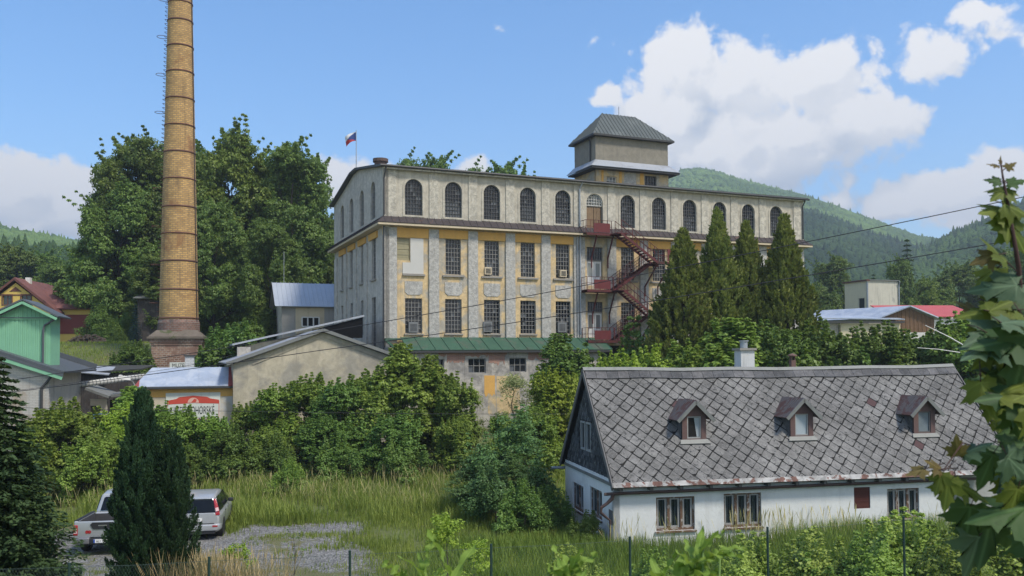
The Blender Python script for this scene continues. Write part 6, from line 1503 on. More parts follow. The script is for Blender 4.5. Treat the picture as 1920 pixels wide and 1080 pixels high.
def scatter(n, x0, x1, y0, y1, seed, clump=.0, keep=None):
    rg = np.random.default_rng(seed); P = np.stack([rg.uniform(x0, x1, n), rg.uniform(y0, y1, n)], 1)
    if clump:
        f = np.sin(P[:, 0]*1.7+seed)*np.sin(P[:, 1]*1.3+seed*2)+np.sin(P[:, 0]*.6+P[:, 1]*.9+seed); P = P[rg.random(n) < np.clip(.55+clump*f*.5, .05, 1)]
    if keep is not None: P = P[keep(P)]
    return np.concatenate([P, GZ(P[:, 0], P[:, 1])[:, None]], 1)
def house_local(P): d = P[:, :2]-HC[:2]; return d@HD[:2], d@HS[:2]
def free(P):
    u_, v_ = house_local(P); return ~(inside(P, LOT)) & ~((u_ > -.05) & (u_ < 13.2) & (v_ > WF-.1) & (v_ < RW))
def meadow(name, P, h, wd, m, seed, **kw): return tag(link(name, blades(name, P, h, wd, m, seed, **kw)), kind='stuff')
meadow('tall_grass', scatter(90000, -34, 3, 34.5, 48.5, 1, .9, free), .7, .015, g_green, 1, lean=.5)
meadow('grass_seed_heads', scatter(9000, -34, 2, 36.5, 48, 2, .8, free), .95, .007, g_straw, 2, head=True, lean=.5)
meadow('short_grass', scatter(70000, -20, 4, 26, 37, 3, .5, free), .3, .011, g_green, 3)
meadow('lot_weeds', scatter(9000, -14, -4, 27, 36, 4, 1.6, lambda P: inside(P, LOT) & (np.sin(P[:, 0]*1.9)*np.sin(P[:, 1]*1.4+1) > .35)), .13, .012, g_green, 4)
meadow('lot_edge_grass', scatter(60000, -15, -4, 26.5, 36.2, 24, .6, lambda P: inside(P, LOT) & (np.random.default_rng(5).random(len(P)) < np.exp(-edge_dist(P)/.28)*.95)), .24, .011, g_green, 24)
meadow('lot_patch_grass', scatter(40000, -13, -4, 27, 36, 25, .3, lambda P: inside(P, LOT) & (np.minimum(np.minimum(((P[:, 0]+7.6)/1.5)**2+((P[:, 1]-32.6)/.55)**2, ((P[:, 0]+6.2)/.9)**2+((P[:, 1]-30.6)/.5)**2), ((P[:, 0]+9.4)/1.1)**2+((P[:, 1]-34.9)/.5)**2) < np.random.default_rng(6).random(len(P))*1.3)), .17, .011, g_green, 25)
meadow('house_grass', scatter(70000, -3, 22, 24, 31, 5, .4, free), .5, .012, g_dark, 5)
meadow('house_seed_grass', scatter(3500, 2.8, 17, 26, 31.8, 6, 1.0, lambda P: free(P) & (house_local(P)[1] < .3) & (house_local(P)[1] > -1.2) & (house_local(P)[0] > -0.5)), 1.05, .010, g_straw, 6, head=True)
meadow('house_seed_grass', scatter(26000, 9, 18, 27, 34, 16, .6, lambda P: free(P) & (house_local(P)[1] < .3) & (house_local(P)[1] > -2.2)), .75, .010, g_dark, 16)
meadow('bank_grass', scatter(70000, -10, 16, 13, 25, 7, .5), .42, .009, g_dark, 7)
meadow('garden_lawn', scatter(26000, -52, -33, 62, 90, 8, .3), .22, .03, g_green, 8)
meadow('dry_grass', scatter(6500, -7.6, -5.3, 18.5, 21.5, 9, .9), 1.35, .006, grass_mat('dry_stalks', (.2, .16, .09), (.33, .28, .18), .25), 9, head=True)
# undergrowth along the thicket and round the cottage corner
for px, y, d, sc, lab, m in ((930, 985, 33.5, .75, 'low weeds under the bluish shrub', l_sumac), (1036, 992, 32, .5, 'nettles at the foot of the cottage gable', l_mapled), (1096, 1020, 30.5, .36, 'nettles beside the cottage corner downpipe', l_mapled), (985, 1000, 31.5, .6, 'leafy weeds in the grass before the cottage gable', l_mapled),
    (520, 905, 46, .8, 'low green weeds at the thicket edge, left', None), (640, 905, 46, .8, 'low green weeds at the thicket edge, centre', None), (760, 905, 45.5, .8, 'low green weeds at the thicket edge, right', None), (545, 935, 42, .55, 'rounded weed clump standing in the tall grass', l_maple)):
    p = on_ground(px, y) if d < 40 else base(px, d); plant('bush1', (p[0], p[1], 0), 'weed_clump', lab, 'weeds', sc, px, 'weed clumps', None, m)
l_bank = leaf('bramble_leaves', (.115, .18, .035), (.27, .35, .09), .4, .02, .5)
for k, (px, yt, d, sc, lab) in enumerate(((1430, 1018, 20, .75, 'bramble bush behind the fence under the second cottage window'), (1510, 1010, 19, .8, 'bramble bush right of the second window'), (1590, 1022, 18, .8, 'bramble bush below the dark red hatch'), (1650, 1002, 20, .8, 'bramble bush left of the rightmost fence post'), (1735, 990, 19, .85, 'pale topped bramble bush right of the rightmost fence post'), (1800, 1010, 18, .8, 'bramble bush beneath the maple twig'), (1870, 1000, 19, .9, 'bramble bush in the lower right corner'), (1340, 1046, 18, .6, 'low bramble before the first cottage window'), (1220, 1050, 20, .55, 'low bramble by the middle fence post'), (1080, 1040, 22, .6, 'low bramble left of the cottage corner'))):
    p = base(px, d); H = at(px, yt, d)[2]-p[2]; o = plant('bush1', p, 'bramble_bush', lab, 'bush', max(.3, H/2.9), k*1.3, 'brambles along the fence', None, l_bank if k % 3 != 2 else l_maple); o.scale = (max(.3, H/2.9)*1.1,)*2+(max(.3, H/2.9),)
template('privet', lobes(41, 12, .5, .5, 2.6, .33), 90, 26, .17, .085, .05, l_lime, 41, 2.1, .025, 14, flat=.7, up=.5, hollow=.3)
for px, yt, d, lab in ((838, 950, 19, 'yellow green privet sapling in front of the gravel edge'), (885, 1000, 18, 'smaller yellow green privet shoot right of the sapling'), (440, 1010, 20, 'tiny yellowish bush at the foot of the cypress')):
    stand('privet', px, yt, d, 2.75, 'privet_shrub', lab, 'shrub', px, None, .95)
template('twig', [(0, 0, 1.4, .25, .25, .5)], 12, 6, .12, .06, .03, l_mapled, 42, 1.9, .014, 8)
for px, yt, d, lab in ((552, 968, 22, 'thin leafless young tree on the gravel'),): stand('twig', px, yt, d, 2.0, 'young_tree', lab, 'tree', 0, None, 1.0)
# ------------------------------------------------------------------ cars: local y forwards, x to the right, origin under the rear axle middle
m_silver, t, b = newmat('silver_paint'); b.inputs['Base Color'].default_value = (.40, .41, .42, 1); b.inputs['Metallic'].default_value = .35; b.inputs['Roughness'].default_value = .32; b.inputs['Coat Weight'].default_value = .5
co = t.new('ShaderNodeTexCoord').outputs['Object']; t.put(b.inputs['Roughness'], t.math('MULTIPLY_ADD', t.noise(co, 2, 5, .7), .25, .2)); t.l.new(t.vmath('SCALE', (.43, .44, .445), scale=t.math('MULTIPLY_ADD', t.noise(co, 1.3, 4, .6), .3, .8)), b.inputs['Base Color'])
m_cglass, t, b = newmat('car_glass'); b.inputs['Base Color'].default_value = (.008, .009, .010, 1); b.inputs['Roughness'].default_value = .08; b.inputs['Specular IOR Level'].default_value = .22
m_redl, t, b = newmat('red_lens'); b.inputs['Base Color'].default_value = (.32, .015, .02, 1); b.inputs['Roughness'].default_value = .2; b.inputs['Coat Weight'].default_value = .4
t.l.new(t.mix(t.noise(t.new('ShaderNodeTexCoord').outputs['Object'], 9, 2), (.25, .01, .015), (.42, .03, .035)), b.inputs['Base Color'])
m_pinkl = plain('clear_lens', (.62, .42, .42), .25, .1, 6); m_tyre = plain('tyre', (.022, .022, .022), .85, .2, 6); m_plast = plain('black_plastic', (.025, .026, .028), .55, .15, 4); m_chrome = plain('alloy', (.45, .45, .46), .3, .08, 3, metal=.8); m_plate = plain('number_plate', (.72, .72, .70), .5, .05); m_pblue = plain('plate_blue', (.03, .08, .35), .5)
def wheel(par, x, y, r, w_=.24):
    s = MB(); n = 24; prof = [(r-.12, -w_/2+.02), (r-.03, -w_/2), (r, -w_/2+.04), (r, w_/2-.04), (r-.03, w_/2), (r-.12, w_/2-.02)]
    vs = [(z, q*math.cos(2*math.pi*k/n), q*math.sin(2*math.pi*k/n)) for q, z in prof for k in range(n)]
    s.add(vs, [(i*n+k, i*n+(k+1) % n, (i+1)*n+(k+1) % n, (i+1)*n+k) for i in range(5) for k in range(n)]); o = s.build('wheel', m_tyre, par, True, loc=(x, y, r))
    s = MB(); sg = 1 if x > 0 else -1
    for k in range(10):
        a = 2*math.pi*k/10; s.bar((sg*.08, 0, 0), (sg*.085, (r-.12)*math.cos(a), (r-.12)*math.sin(a)), .05, .03)
    vs = [(xx, q*math.cos(2*math.pi*k/n), q*math.sin(2*math.pi*k/n)) for q, xx in ((r-.12, sg*.1), (r-.15, sg*.09), (r-.15, -sg*.05)) for k in range(n)]
    s.add(vs, [(i*n+k, i*n+(k+1) % n, (i+1)*n+(k+1) % n, (i+1)*n+k) for i in range(2) for k in range(n)]); s.build('rim', m_chrome, o); return o
def loft(sections, close=True):
    """sections: list of equal-length rings of points"""
    s = MB(); n = len(sections[0]); v = [p for r in sections for p in r]
    f = [(i*n+k, i*n+(k+1) % n, (i+1)*n+(k+1) % n, (i+1)*n+k) for i in range(len(sections)-1) for k in range(n)]
    if close: f += [tuple(range(n))[::-1], tuple(range((len(sections)-1)*n, len(sections)*n))]
    return s.add(v, f)
def bevelled(o, w_=.03, seg=3):
    md = o.modifiers.new('soft', 'BEVEL'); md.width = w_; md.segments = seg; md.limit_method = 'ANGLE'; md.angle_limit = R_(28)
    o.data.polygons.foreach_set('use_smooth', [True]*len(o.data.polygons)); md.harden_normals = False; return o
def ring(hw, y, z0, z1, tuck=.06, r=.1):   # a rounded cross-section seen from behind
    return [(-hw+tuck, y, z0), (-hw, y, z0+r*1.6), (-hw, y, z1-r), (-hw+r*.8, y, z1), (hw-r*.8, y, z1), (hw, y, z1-r), (hw, y, z0+r*1.6), (hw-tuck, y, z0)]
# pickup: rear left light at (139, 970)
pp = on_ground(190, 1036)
pick = thing('pickup_truck', 'silver double cab pickup truck parked with its tailgate to the viewer', 'pickup truck', (-13.92, 30.6, 0), math.atan2(.15, 1.))
HWp = .93
s = MB()     # bed: floor, two sides with rails, front wall; tailgate is its own part
s.box(-HWp+.05, HWp-.05, -.85, 1.0, .62, .7)
for sg in (-1, 1):
    x0, x1 = sorted((sg*HWp, sg*(HWp-.11))); s.box(x0, x1, -.86, 1.0, .55, 1.17); 
s.box(-HWp+.112, HWp-.112, .94, .998, .7, 1.12)
bed = bevelled(s.build('cargo_bed', m_silver, pick), .04)
s = MB(); 
for sg in (-1, 1): x0, x1 = sorted((sg*(HWp-.005), sg*(HWp-.12))); s.box(x0, x1, -.84, .98, 1.172, 1.19)
s.build('bed_rail', m_plast, bed)
m_liner = plain('bed_liner', (.055, .055, .058), .7, .2, 4); s = MB(); s.box(-HWp+.115, HWp-.115, -.855, .935, .702, .73)
for sg in (-1, 1): s.box(*sorted((sg*(HWp-.113), sg*(HWp-.135))), -.85, .93, .731, 1.14)
s.box(-HWp+.14, HWp-.14, .91, .936, .731, 1.11); s.build('bed_liner', m_liner, bed)
bevelled(MB().box(-HWp+.02, HWp-.02, -.93, -.862, .62, 1.16).build('tailgate', m_silver, pick), .025)
s = MB(); s.prism([(x, -.936, z) for x, z in ((-.33, 1.12), (-.4, 1.05), (-.3, .9), (.3, .9), (.4, 1.05), (.33, 1.12))], (0, -.02, 0)); s.build('handle_panel', m_plast, pick)
MB().box(-.14, .14, -.962, -.957, 1.0, 1.035).build('badge', m_chrome, pick)
s = MB(); s.lathe([(.062, -.003), (.062, .003)], 14); 
for k, x in enumerate((-.5, -.42)):
    q = MB().lathe([(.055, -.002), (.055, .004)], 14).build('red_sticker', m_redl, pick, loc=(x, -.94, .81)); q.rotation_euler = (math.pi/2, 0, 0)
for sg in (-1, 1):
    x0, x1 = sorted((sg*(HWp+.012), sg*(HWp-.14))); o = bevelled(MB().box(x0, x1, -.945, -.78, .7, 1.05).build('taillight', m_redl, pick), .02)
    MB().box(x0+.02, x1-.02, -.95, -.943, .77, .85).build('clear_lens', m_pinkl, o); MB().box(x0+.03, x1-.03, -.95, -.943, .9, .95).build('clear_lens', m_pinkl, o)
s = MB(); s.box(-HWp, -.4, -1.06, -.84, .42, .64); s.box(.4, HWp, -1.06, -.84, .42, .64); bevelled(s.build('rear_bumper', m_chrome if False else plain('bumper_grey', (.2, .2, .21), .4, .1, 3, metal=.4), pick), .04)
bevelled(MB().box(-.395, .395, -1.04, -.84, .4, .6).build('bumper_step', m_plast, pick), .02)
o = MB().box(-.26, .26, -1.055, -1.042, .46, .58).build('number_plate', m_plate, pick); MB().box(-.258, -.21, -1.058, -1.0555, .463, .577).build('plate_strip', m_pblue, o)
text('6L1 7067', .105, m_sblk, o, (.02, -1.0565, .482), FR, .95)
s = loft([ring(HWp-.04, 1.0, .5, 1.15), ring(HWp-.02, 1.5, .48, 1.16), ring(HWp-.02, 2.9, .48, 1.14), ring(HWp-.05, 3.3, .5, 1.12), ring(HWp-.08, 4.1, .55, 1.08), ring(HWp-.25, 4.35, .6, .9)])
cab = bevelled(s.build('cab', m_silver, pick), .05)
def gring(hb, ht, y0, y1, z0, z1): return [(-hb, y0, z0), (-ht, y1, z1), (ht, y1, z1), (hb, y0, z0)]
s = loft([gring(.84, .66, 1.02, 1.22, 1.1, 1.76), gring(.86, .69, 1.9, 1.8, 1.1, 1.82), gring(.85, .67, 3.2, 2.55, 1.1, 1.78)]); gh = bevelled(s.build('greenhouse', m_silver, pick), .09, 4)
s = MB(); s.prism([(-.66, 1.045, 1.2), (.66, 1.045, 1.2), (.56, 1.165, 1.63), (.5, 1.175, 1.66), (-.5, 1.175, 1.66), (-.56, 1.165, 1.63)], (0, -.022, -.0)); s.build('rear_window', m_cglass, pick)
for sg in (-1, 1): MB().prism([(sg*.853, 1.25, 1.2), (sg*.855, 2.9, 1.2), (sg*.72, 2.5, 1.68), (sg*.72, 1.35, 1.68)], (sg*.012, 0, 0)).build('side_window', m_cglass, pick)
for x, y in ((-.78, 0), (.78, 0), (-.78, 3.05), (.78, 3.05)): wheel(pick, x, y, .385)
s = MB(); s.box(-.62, .62, -.05, .05, .3, .42); s.box(-.1, .1, -1., 3., .38, .5); s.box(-.86, -.62, -.5, -.47, .25, .5); s.box(.62, .86, -.5, -.47, .25, .5); s.build('chassis', m_black, pick)
for sg in (-1, 1): bevelled(MB().box(*sorted((sg*.88, sg*1.0)), 2.7, 2.8, 1.12, 1.27).build('mirror', m_plast, pick), .03)
# family car, right
pc = on_ground(388, 1014)
car = thing('family_car', 'silver family estate car with tall red tail lamps parked by the long grass', 'car', (pc[0]-.62, pc[1]+.85, 0), math.atan2(.20, .97))
Hc = .905
S_ = []
for (y, hw, z0, z1) in ((-.92, Hc-.12, .34, .98), (-.86, Hc-.05, .3, 1.0), (-.5, Hc, .26, 1.02), (.6, Hc+.01, .25, 1.0), (2.2, Hc+.01, .25, .97), (2.9, Hc-.02, .27, .9), (3.3, Hc-.1, .3, .78), (3.45, Hc-.3, .36, .65)):
    S_.append(ring(hw, y, z0, z1, .1, .14))
bevelled(loft(S_).build('body', m_silver, car), .05, 3)
s = loft([gring(.80, .62, -.86, -.62, .96, 1.52), gring(.83, .66, -.4, -.2, .98, 1.59), gring(.85, .66, .8, .8, .98, 1.6), gring(.84, .62, 2.5, 1.45, .93, 1.53)]); bevelled(s.build('greenhouse', m_silver, car), .08, 4)
s = MB(); s.prism([(-.7, -.868, 1.0), (.7, -.868, 1.0), (.61, -.69, 1.43), (-.61, -.69, 1.43)], (0, -.02, -.005)); s.build('rear_window', m_cglass, car)
s = MB(); s.prism([(-.6, -.72, 1.46), (.6, -.72, 1.46), (.6, -.58, 1.52), (-.6, -.58, 1.52)], (0, -.03, .025)); bevelled(s.build('roof_spoiler', m_silver, car), .015)
for sg in (-1, 1):
    for (ya, yb, yc, yd) in ((-.6, .35, .35, -.35), (.42, 1.35, 1.3, .42), (1.42, 2.2, 1.48, 1.37)):
        MB().prism([(sg*.838, ya, 1.03), (sg*.848, yb, 1.01), (sg*.672, yc, 1.49), (sg*.672, yd, 1.49)], (sg*.02, 0, .003)).build('side_window', m_cglass, car)
s = MB()
for sg in (-1, 1):
    o = MB(); o.prism([(sg*.72, -.885, .88), (sg*.875, -.86, .9), (sg*.83, -.82, 1.12), (sg*.71, -.66, 1.46), (sg*.62, -.69, 1.46), (sg*.71, -.85, 1.05)], (0, -.045, .01)); o = bevelled(o.build('taillight', m_redl, car), .012)
    q = MB(); q.prism([(sg*.735, -.93, 1.04), (sg*.84, -.9, 1.06), (sg*.81, -.86, 1.18), (sg*.715, -.9, 1.16)], (0, -.006, .001)); q.build('clear_lens', m_pinkl, o)
bevelled(loft([ring(Hc-.1, -1.02, .36, .58, .04, .05), ring(Hc-.02, -.9, .34, .6, .04, .05), ring(Hc+.015, -.55, .32, .58, .04, .05)]).build('rear_bumper', m_silver, car), .04)
MB().box(-.72, .72, -.985, -.9, .25, .355).build('bumper_skirt', m_plast, car)
MB().box(-.68, .68, -.955, -.93, .595, .62).build('bumper_gap', m_plast, car)
for x in (-.72, .72): MB().box(x-.09, x+.09, -1.03, -1.0, .5, .56).build('reflector', m_redl, car)
o = MB().box(-.26, .26, -.955, -.92, .70, .815).build('number_plate', m_plate, car); MB().box(-.258, -.21, -.958, -.9555, .703, .812).build('plate_strip', m_pblue, o); text('6L8 8885', .1, m_sblk, o, (.02, -.9565, .722), FR, .95)
q = MB().lathe([(.055, -.004), (.055, .006)], 16).build('badge', m_chrome, car, loc=(0, -.94, .9)); q.rotation_euler = (math.pi/2, 0, 0); q.scale = (1.5, 1, 1)
for x, y in ((-.77, 0), (.77, 0), (-.77, 2.65), (.77, 2.65)): wheel(car, x, y, .32, .21)
s = MB()
for sg in (-1, 1):
    for y in (0, 2.65): s.tube([(sg*(.70), y, .32), (sg*(.915), y, .32)], .375, 22)
s.build('wheel_arch', m_black, car)
MB().box(-.7, .7, -.6, 3., .2, .3).build('underbody', m_black, car)
for sg in (-1, 1): bevelled(MB().box(*sorted((sg*.88, sg*1.08)), 1.6, 1.72, 1.0, 1.14).build('mirror', m_plast, car), .04)
s = MB()
for sg in (-1, 1):
    s.bar((sg*.914, .38, .4), (sg*.918, .38, 1.0), .006, .006); s.bar((sg*.915, 1.38, .35), (sg*.917, 1.38, .98), .006, .006); s.box(*sorted((sg*.91, sg*.925)), .45, .6, .86, .885); s.box(*sorted((sg*.91, sg*.925)), 1.42-.2, 1.56-.2, .86, .885)
s.build('door_seams', m_plast, car)

# ------------------------------------------------------------------ wire fence along the bank
fence = thing('wire_fence', 'low wire mesh fence with slim dark green posts along the bank', 'fence', (0, 14, 0))
m_fpost = plain('dark_green_post', (.02, .045, .035), .6, .2, 5); tops = []
for px, py in ((-140, 1060), (130, 1056), (392, 1044), (656, 1032), (921, 1020), (1181, 1006), (1439, 988), (1694, 968), (1950, 950)):
    d = 14.+(px-900)*.0012; p = at(px, py, d); g = ground_z(p[0], p[1])
    MB().tube([(p[0], p[1]-14, g-.3), (p[0], p[1]-14, p[2])], .021, 8).build('post', m_fpost, fence); tops.append(np.array([p[0], p[1]-14, p[2]])); tops[-1] = (tops[-1], g)
s = MB()
for (a, ga_), (c, gc_) in zip(tops[:-1], tops[1:]):
    for f in (.0, .5, .93):
        pa, pc_ = a.copy(), c.copy(); pa[2] = a[2]-.06-(a[2]-ga_)*f; pc_[2] = c[2]-.06-(c[2]-gc_)*f; mid = (pa+pc_)/2-np.array([0, 0, .015]); s.tube([pa, mid, pc_], .0022, 4)
    n = 44
    for k in range(n):
        for sg in (1, -1):
            t0 = k/n; t1 = t0+sg*.42; ta, tb = t0, min(1, max(0, t1)); fr = abs(tb-ta)/.42
            if fr < .02: continue
            pa = a+(c-a)*ta; pb = a+(c-a)*tb; za, zb_ = a[2]+(c[2]-a[2])*ta-.06, a[2]+(c[2]-a[2])*tb-.06; h_ = (a[2]-ga_)*.93*fr
            pa[2] = za; pb[2] = zb_-h_; s.tube([pa, pb], .0011, 3, False)
s.build('mesh_wire', plain('thin_green_wire', (.06, .09, .08), .5, .1), fence)

# ------------------------------------------------------------------ maple sapling at the right, close to the viewer
def veined(name, col, col2, trans):
    m, t, b = newmat(name); uv = t.new('ShaderNodeTexCoord').outputs['UV']; g = t.new('ShaderNodeNewGeometry'); co = t.new('ShaderNodeTexCoord').outputs['Object']
    sp = t.new('ShaderNodeSeparateXYZ'); t.l.new(uv, sp.inputs[0])
    f = t.math('ADD', t.math('MULTIPLY', g.outputs['Random Per Island'], .75), t.math('MULTIPLY', t.noise(co, 8, 4, .6), .35), clamp=True); c = t.mix(f, col, col2)
    v = t.ramp(sp.outputs[0], .0, .10, 1, 0); c = t.mix(t.math('MULTIPLY', v, .45), c, tuple(min(1, x*1.9+.02) for x in col2))
    c = t.mix(t.math('MULTIPLY', t.ramp(t.noise(co, 60, 3, .6), .62, .7), .35), c, tuple(x*.5 for x in col))
    t.l.new(c, b.inputs['Base Color']); b.inputs['Roughness'].default_value = .6; b.inputs['Specular IOR Level'].default_value = .25
    bump(t, b, t.math('ADD', t.math('MULTIPLY', v, -.6), t.noise(co, 45, 3, .5)), .35, .004)
    tr = t.new('ShaderNodeBsdfTranslucent'); t.l.new(t.mix(.4, c, (.25, .30, .02)), tr.inputs[0]); ms = t.new('ShaderNodeMixShader'); ms.inputs[0].default_value = trans
    t.l.new(b.outputs[0], ms.inputs[1]); t.l.new(tr.outputs[0], ms.inputs[2]); t.l.new(ms.outputs[0], t.n['Material Output'].inputs[0]); return m
m_ml_dark = veined('maple_leaf_dark', (.026, .062, .022), (.06, .115, .034), .3); m_ml_ol = veined('maple_leaf_olive', (.075, .11, .016), (.15, .18, .03), .4); m_ml_red = veined('maple_leaf_reddish', (.10, .07, .028), (.15, .115, .035), .35); m_ml_bl = veined('maple_leaf_bluish', (.045, .085, .045), (.085, .135, .07), .22)
m_twig = plain('red_twig', (.06, .03, .025), .7, .2, 20)
LOBES = [(0, 0), (.10, -.06), (.26, -.16), (.30, -.06), (.46, -.02), (.36, .10), (.40, .20), (.60, .36), (.44, .36), (.40, .44), (.22, .40), (.20, .52), (.26, .62), (.14, .66), (.10, .82), (0, 1.0)]
def maple_leaf(s, uvs, p, tip, nrm, size, rg, curl=.15):
    """five pointed lobes, folded a little along the five veins"""
    p = np.array(p, float); y = unit(np.array(tip, float)); z = unit(np.array(nrm, float)-y*np.dot(nrm, y)); x = np.cross(y, z)
    pts = LOBES[1:]+[(-a, b_) for a, b_ in LOBES[-2:0:-1]]
    def P3(a, b_): r = math.hypot(a, b_); ang = math.atan2(a, b_); fold = .05*math.cos(ang*5)*r; return p+size*(x*a+y*b_+z*(fold-curl*r*r*.9-.10*abs(a)**1.5*2*rgc))
    rgc = rg.uniform(.4, 2.4); c0 = len(s.v); s.v.append(tuple(P3(0, 0))); uvs.append((0, 0)); mids = []
    n = len(pts)
    for a, b_ in pts:
        ang = math.atan2(a, b_); s.v.append(tuple(P3(a*.55, b_*.55))); uvs.append((abs(math.sin(ang*2.5))*.4, .5))
    for a, b_ in pts:
        ang = math.atan2(a, b_); s.v.append(tuple(P3(a, b_))); uvs.append((abs(math.sin(ang*2.5))*.8, 1))
    for k in range(n-1):
        s.f.append((c0, c0+1+k, c0+2+k)); s.f.append((c0+1+k, c0+1+n+k, c0+2+n+k, c0+2+k))
    s.f.append((c0, c0+n, c0+1))
    s.f.append((c0+n, c0+2*n, c0+1+n, c0+1))
def leaf_mesh(name, s, uvs, m, par):
    me = bpy.data.meshes.new(name); me.from_pydata(s.v, [], s.f); me.materials.append(m); ul = me.uv_layers.new(name='UVMap')
    for lp in me.loops: ul.data[lp.index].uv = uvs[lp.vertex_index]
    me.polygons.foreach_set('use_smooth', [True]*len(me.polygons)); return link(name, me, par)
sapb = at(1990, 1300, 2.3)
sap = thing('maple_sapling', 'maple sapling with bluish green and young red brown leaves at the right edge', 'tree', (float(sapb[0]), float(sapb[1]), ground_z(sapb[0], sapb[1])))
SO = np.array(sap.location); rg = random.Random(77); tw = MB(); LV = {k: (MB(), []) for k in ('dark', 'olive', 'red', 'bluish')}
def P_(px, py, d): return at(px, py, d)-SO
stem = [np.array([0, 0, -.05]), P_(1960, 1080, 2.3), P_(1935, 820, 2.3), P_(1915, 600, 2.25), P_(1910, 500, 2.2), P_(1893, 400, 2.2), P_(1880, 330, 2.2), P_(1876, 300, 2.2)]
tw.tube(stem, [.016, .013, .010, .008, .006, .004, .0025, .0015], 6)
def put(kind, px, py, d, size, droop=.5, aim=None, face=.6):
    c = P_(px, py, d); a = rg.uniform(0, 2*math.pi) if aim is None else R_(aim)
    dirn = np.array([math.sin(a), rg.uniform(-.5, .3), math.cos(a)]); nr = np.array([rg.uniform(-.5, .5), -face-rg.uniform(0, .5), .75+rg.uniform(-.25, .5)])
    maple_leaf(*LV[kind], c-unit(dirn)*size*.4, dirn, nr, size, rg)
    base_ = c-unit(dirn)*size*.4; k = min(range(len(stem)), key=lambda i: np.linalg.norm(stem[i]-base_)); q = stem[k]
    tw.tube([base_, base_-unit(dirn)*size*.35+(q-base_)*.12], .0014, 4)
# young tip
for args in (('red', 1862, 309, 2.2, .03, .3, 285), ('red', 1895, 310, 2.2, .03, .3, 60), ('red', 1877, 300, 2.2, .022, .3, 0), ('dark', 1862, 338, 2.2, .04, .3, 280), ('dark', 1907, 340, 2.2, .05, .3, 85), ('olive', 1876, 362, 2.2, .075, .3, 240), ('olive', 1862, 395, 2.2, .085, .3, 262), ('olive', 1905, 392, 2.2, .09, .3, 110), ('olive', 1905, 440, 2.2, .10, .4, 150), ('olive', 1890, 425, 2.2, .085, .4, 190)): put(*args)
for args in (('red', 1846, 485, 2.2, .065, .3, 250), ('olive', 1868, 470, 2.2, .09, .4, 320), ('olive', 1850, 520, 2.25, .09, .4, 230), ('bluish', 1868, 538, 2.2, .12, .2, 265), ('bluish', 1895, 545, 2.2, .11, .2, 290), ('olive', 1850, 585, 2.2, .13, .4, 265), ('olive', 1895, 590, 2.2, .13, .4, 120), ('olive', 1870, 620, 2.25, .12, .4, 200), ('red', 1810, 573, 2.25, .05, .4, 300), ('olive', 1838, 610, 2.25, .09, .4, 250), ('bluish', 1850, 628, 2.15, .12, .2, 250), ('dark', 1880, 640, 2.1, .16, .2, 265), ('dark', 1905, 625, 2.15, .16, .2, 100), ('bluish', 1840, 655, 2.1, .13, .2, 255), ('dark', 1915, 680, 2.1, .17, .2, 190)): put(*args)
for k in range(160):
    py = rg.uniform(560, 1075); lim = 1860-38*math.sin((py-560)/515*math.pi*1.5)+(30 if 760 < py < 840 else 0)
    px = rg.uniform(lim+18, 1985); put(rg.choice(['dark', 'dark', 'dark', 'olive', 'bluish', 'olive']), px, py, rg.uniform(2.05, 2.75), rg.uniform(.07, .12), .4, rg.choice([rg.uniform(150, 300), rg.uniform(60, 200)]), rg.uniform(.2, .9))
# side shoot with red leaves over the cottage eave
sh = [P_(1935, 900, 2.3), P_(1870, 862, 2.2), P_(1830, 838, 2.15), P_(1805, 830, 2.1)]; tw.tube(sh, [.004, .003, .002, .0015], 5)
for args in (('red', 1718, 884, 2.1, .05, .3, 255), ('red', 1752, 872, 2.1, .05, .3, 300), ('red', 1795, 838, 2.1, .055, .3, 350), ('olive', 1760, 905, 2.1, .06, .3, 200), ('olive', 1775, 925, 2.1, .08, .3, 190), ('olive', 1820, 920, 2.15, .09, .4, 120), ('bluish', 1830, 840, 2.1, .07, .3, 60), ('dark', 1850, 880, 2.15, .1, .3, 200), ('dark', 1850, 1010, 2.2, .14, .3, 200), ('dark', 1815, 985, 2.2, .12, .3, 185), ('dark', 1880, 960, 2.1, .16, .3, 260), ('bluish', 1825, 1040, 2.2, .12, .3, 200)): put(*args)
sh2 = [P_(1805, 830, 2.1), P_(1770, 880, 2.1), P_(1725, 886, 2.1)]; tw.tube(sh2, [.002, .0015, .001], 4)
tw.build('stem', m_twig, sap, True)
for k, m in (('dark', m_ml_dark), ('olive', m_ml_ol), ('red', m_ml_red), ('bluish', m_ml_bl)): leaf_mesh('leaves', *LV[k], m, sap)
# bare pale twigs poking out of the shrubs at the right
tag(MB().tube([at(1735, 610, 50), at(1780, 632, 50), at(1815, 652, 50)], [.02, .03, .035], 5).tube([at(1720, 652, 49), at(1760, 655, 49), at(1800, 661, 49)], [.015, .02, .025], 5).build('bare_branch', m_white), 'two bare pale branches sticking out of the bushes below the red roof', 'branch')

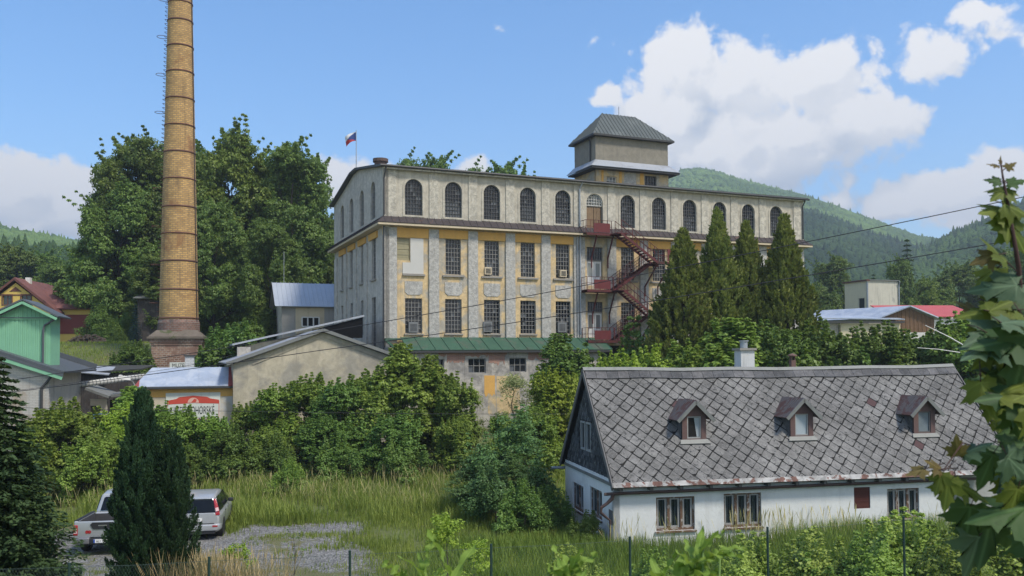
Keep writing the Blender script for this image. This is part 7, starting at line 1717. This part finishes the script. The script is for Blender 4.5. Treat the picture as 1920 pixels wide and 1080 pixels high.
# ------------------------------------------------------------------ broad-leaved shrubs on the bank, at the lower edge
m_bl = veined('fresh_green_leaf', (.16, .27, .04), (.28, .40, .08), .45)
def lance(s, uvs, p, d, nrm, L, Wd, rg, curl=.35):
    p = np.array(p, float); y = unit(np.array(d, float)); z = unit(np.array(nrm, float)-y*np.dot(nrm, y)); x = np.cross(y, z); n = 9; c0 = len(s.v); wav = rg.uniform(.0, .02)
    for i in range(n+1):
        t_ = i/n; w_ = Wd*math.sin(math.pi*min(1, t_*.97+.03)**.85)**.9*(1-.25*t_)+.002; ctr = p+y*L*t_*(1-.12*curl*t_)-z*L*curl*t_*t_*.5
        for sx in (-1, -.5, 0, .5, 1): s.v.append(tuple(ctr+x*w_*sx*.5+z*(abs(sx)*w_*.14+wav*math.sin(t_*14+sx)*abs(sx)))); uvs.append((abs(sx)*.9, t_))
    for i in range(n):
        for k in range(4): a = c0+i*5+k; s.f.append((a, a+1, a+6, a+5))
def broad(px, py, d, label, shoots, seed):
    g0 = at(px, 1120, d); base_ = np.array([g0[0], g0[1], ground_z(g0[0], g0[1])]); o = thing('broadleaf_shrub', label, 'shrub', tuple(map(float, base_)), 0, 'fresh shrubs on the bank'); rg = random.Random(seed); st = MB(); lv = MB(); uvs = []
    for (sx, sy, sd, up_, leaves, L, Wd, side) in shoots:
        tip = at(sx, sy, sd)-base_; st.tube([(0, 0, -.1), tip*.55+np.array([0, 0, -.05]), tip], [.009, .006, .003], 6); ax = unit(np.array([side, -.1, up_]))
        for k in range(leaves):
            a = k*2.4+rg.uniform(-.3, .3); f = k/max(1, leaves-1); q = tip-ax*.12*(1-f)
            out = np.array([math.cos(a), math.sin(a)*.8, 0])*(1-.55*f)+ax*(.35+.75*f); lance(lv, uvs, q, out, np.array([0, 0, 1.])+ax*.5-np.array([out[0], out[1], 0])*.5, L*rg.uniform(.8, 1.2)*(1-.3*f), Wd*rg.uniform(.62, .85), rg, rg.uniform(.2, .7))
    st.build('stem', plain('green_stem', (.12, .2, .05), .6, .15, 10), o, True); leaf_mesh('leaves', lv, uvs, m_bl, o)
broad(800, 1050, 2.6, 'fresh green shrub tip with narrow upright leaves, leftmost at the lower edge', [(795, 1075, 2.6, 1, 9, .15, .03, -.2), (755, 1085, 2.6, .8, 7, .12, .03, -.6), (845, 1085, 2.5, 1, 5, .2, .045, .1)], 1)
broad(1070, 1050, 2.5, 'fresh green shrub tip with a rosette of broad leaves, middle of the lower edge', [(1072, 1072, 2.5, 1, 11, .13, .042, 0), (1062, 1100, 2.5, 1, 9, .15, .05, -.1)], 2)
broad(1300, 1050, 2.4, 'fresh green shrub with a long shoot leaning right before the white wall', [(1318, 1030, 2.4, .9, 9, .12, .035, .5), (1240, 1100, 2.4, .7, 9, .15, .065, -.1), (1275, 1102, 2.4, .7, 7, .15, .065, .2), (1350, 1035, 2.4, .35, 4, .15, .04, .9)], 3)

# ------------------------------------------------------------------ air
hz = MB().box(-2600, 2600, -70, 2600, -12, 420).build('haze', None if False else m_dark); hz.data.materials.clear(); tag(hz, kind='stuff')
m = bpy.data.materials.new('haze'); m.use_nodes = True; m.node_tree.nodes.clear(); t = NT(m.node_tree)
pv = t.new('ShaderNodeVolumePrincipled'); pv.inputs['Color'].default_value = (.72, .82, .95, 1); pv.inputs['Density'].default_value = HAZE = .00040; pv.inputs['Anisotropy'].default_value = .2
oo = t.new('ShaderNodeOutputMaterial'); t.l.new(pv.outputs[0], oo.inputs['Volume']); hz.data.materials.append(m)
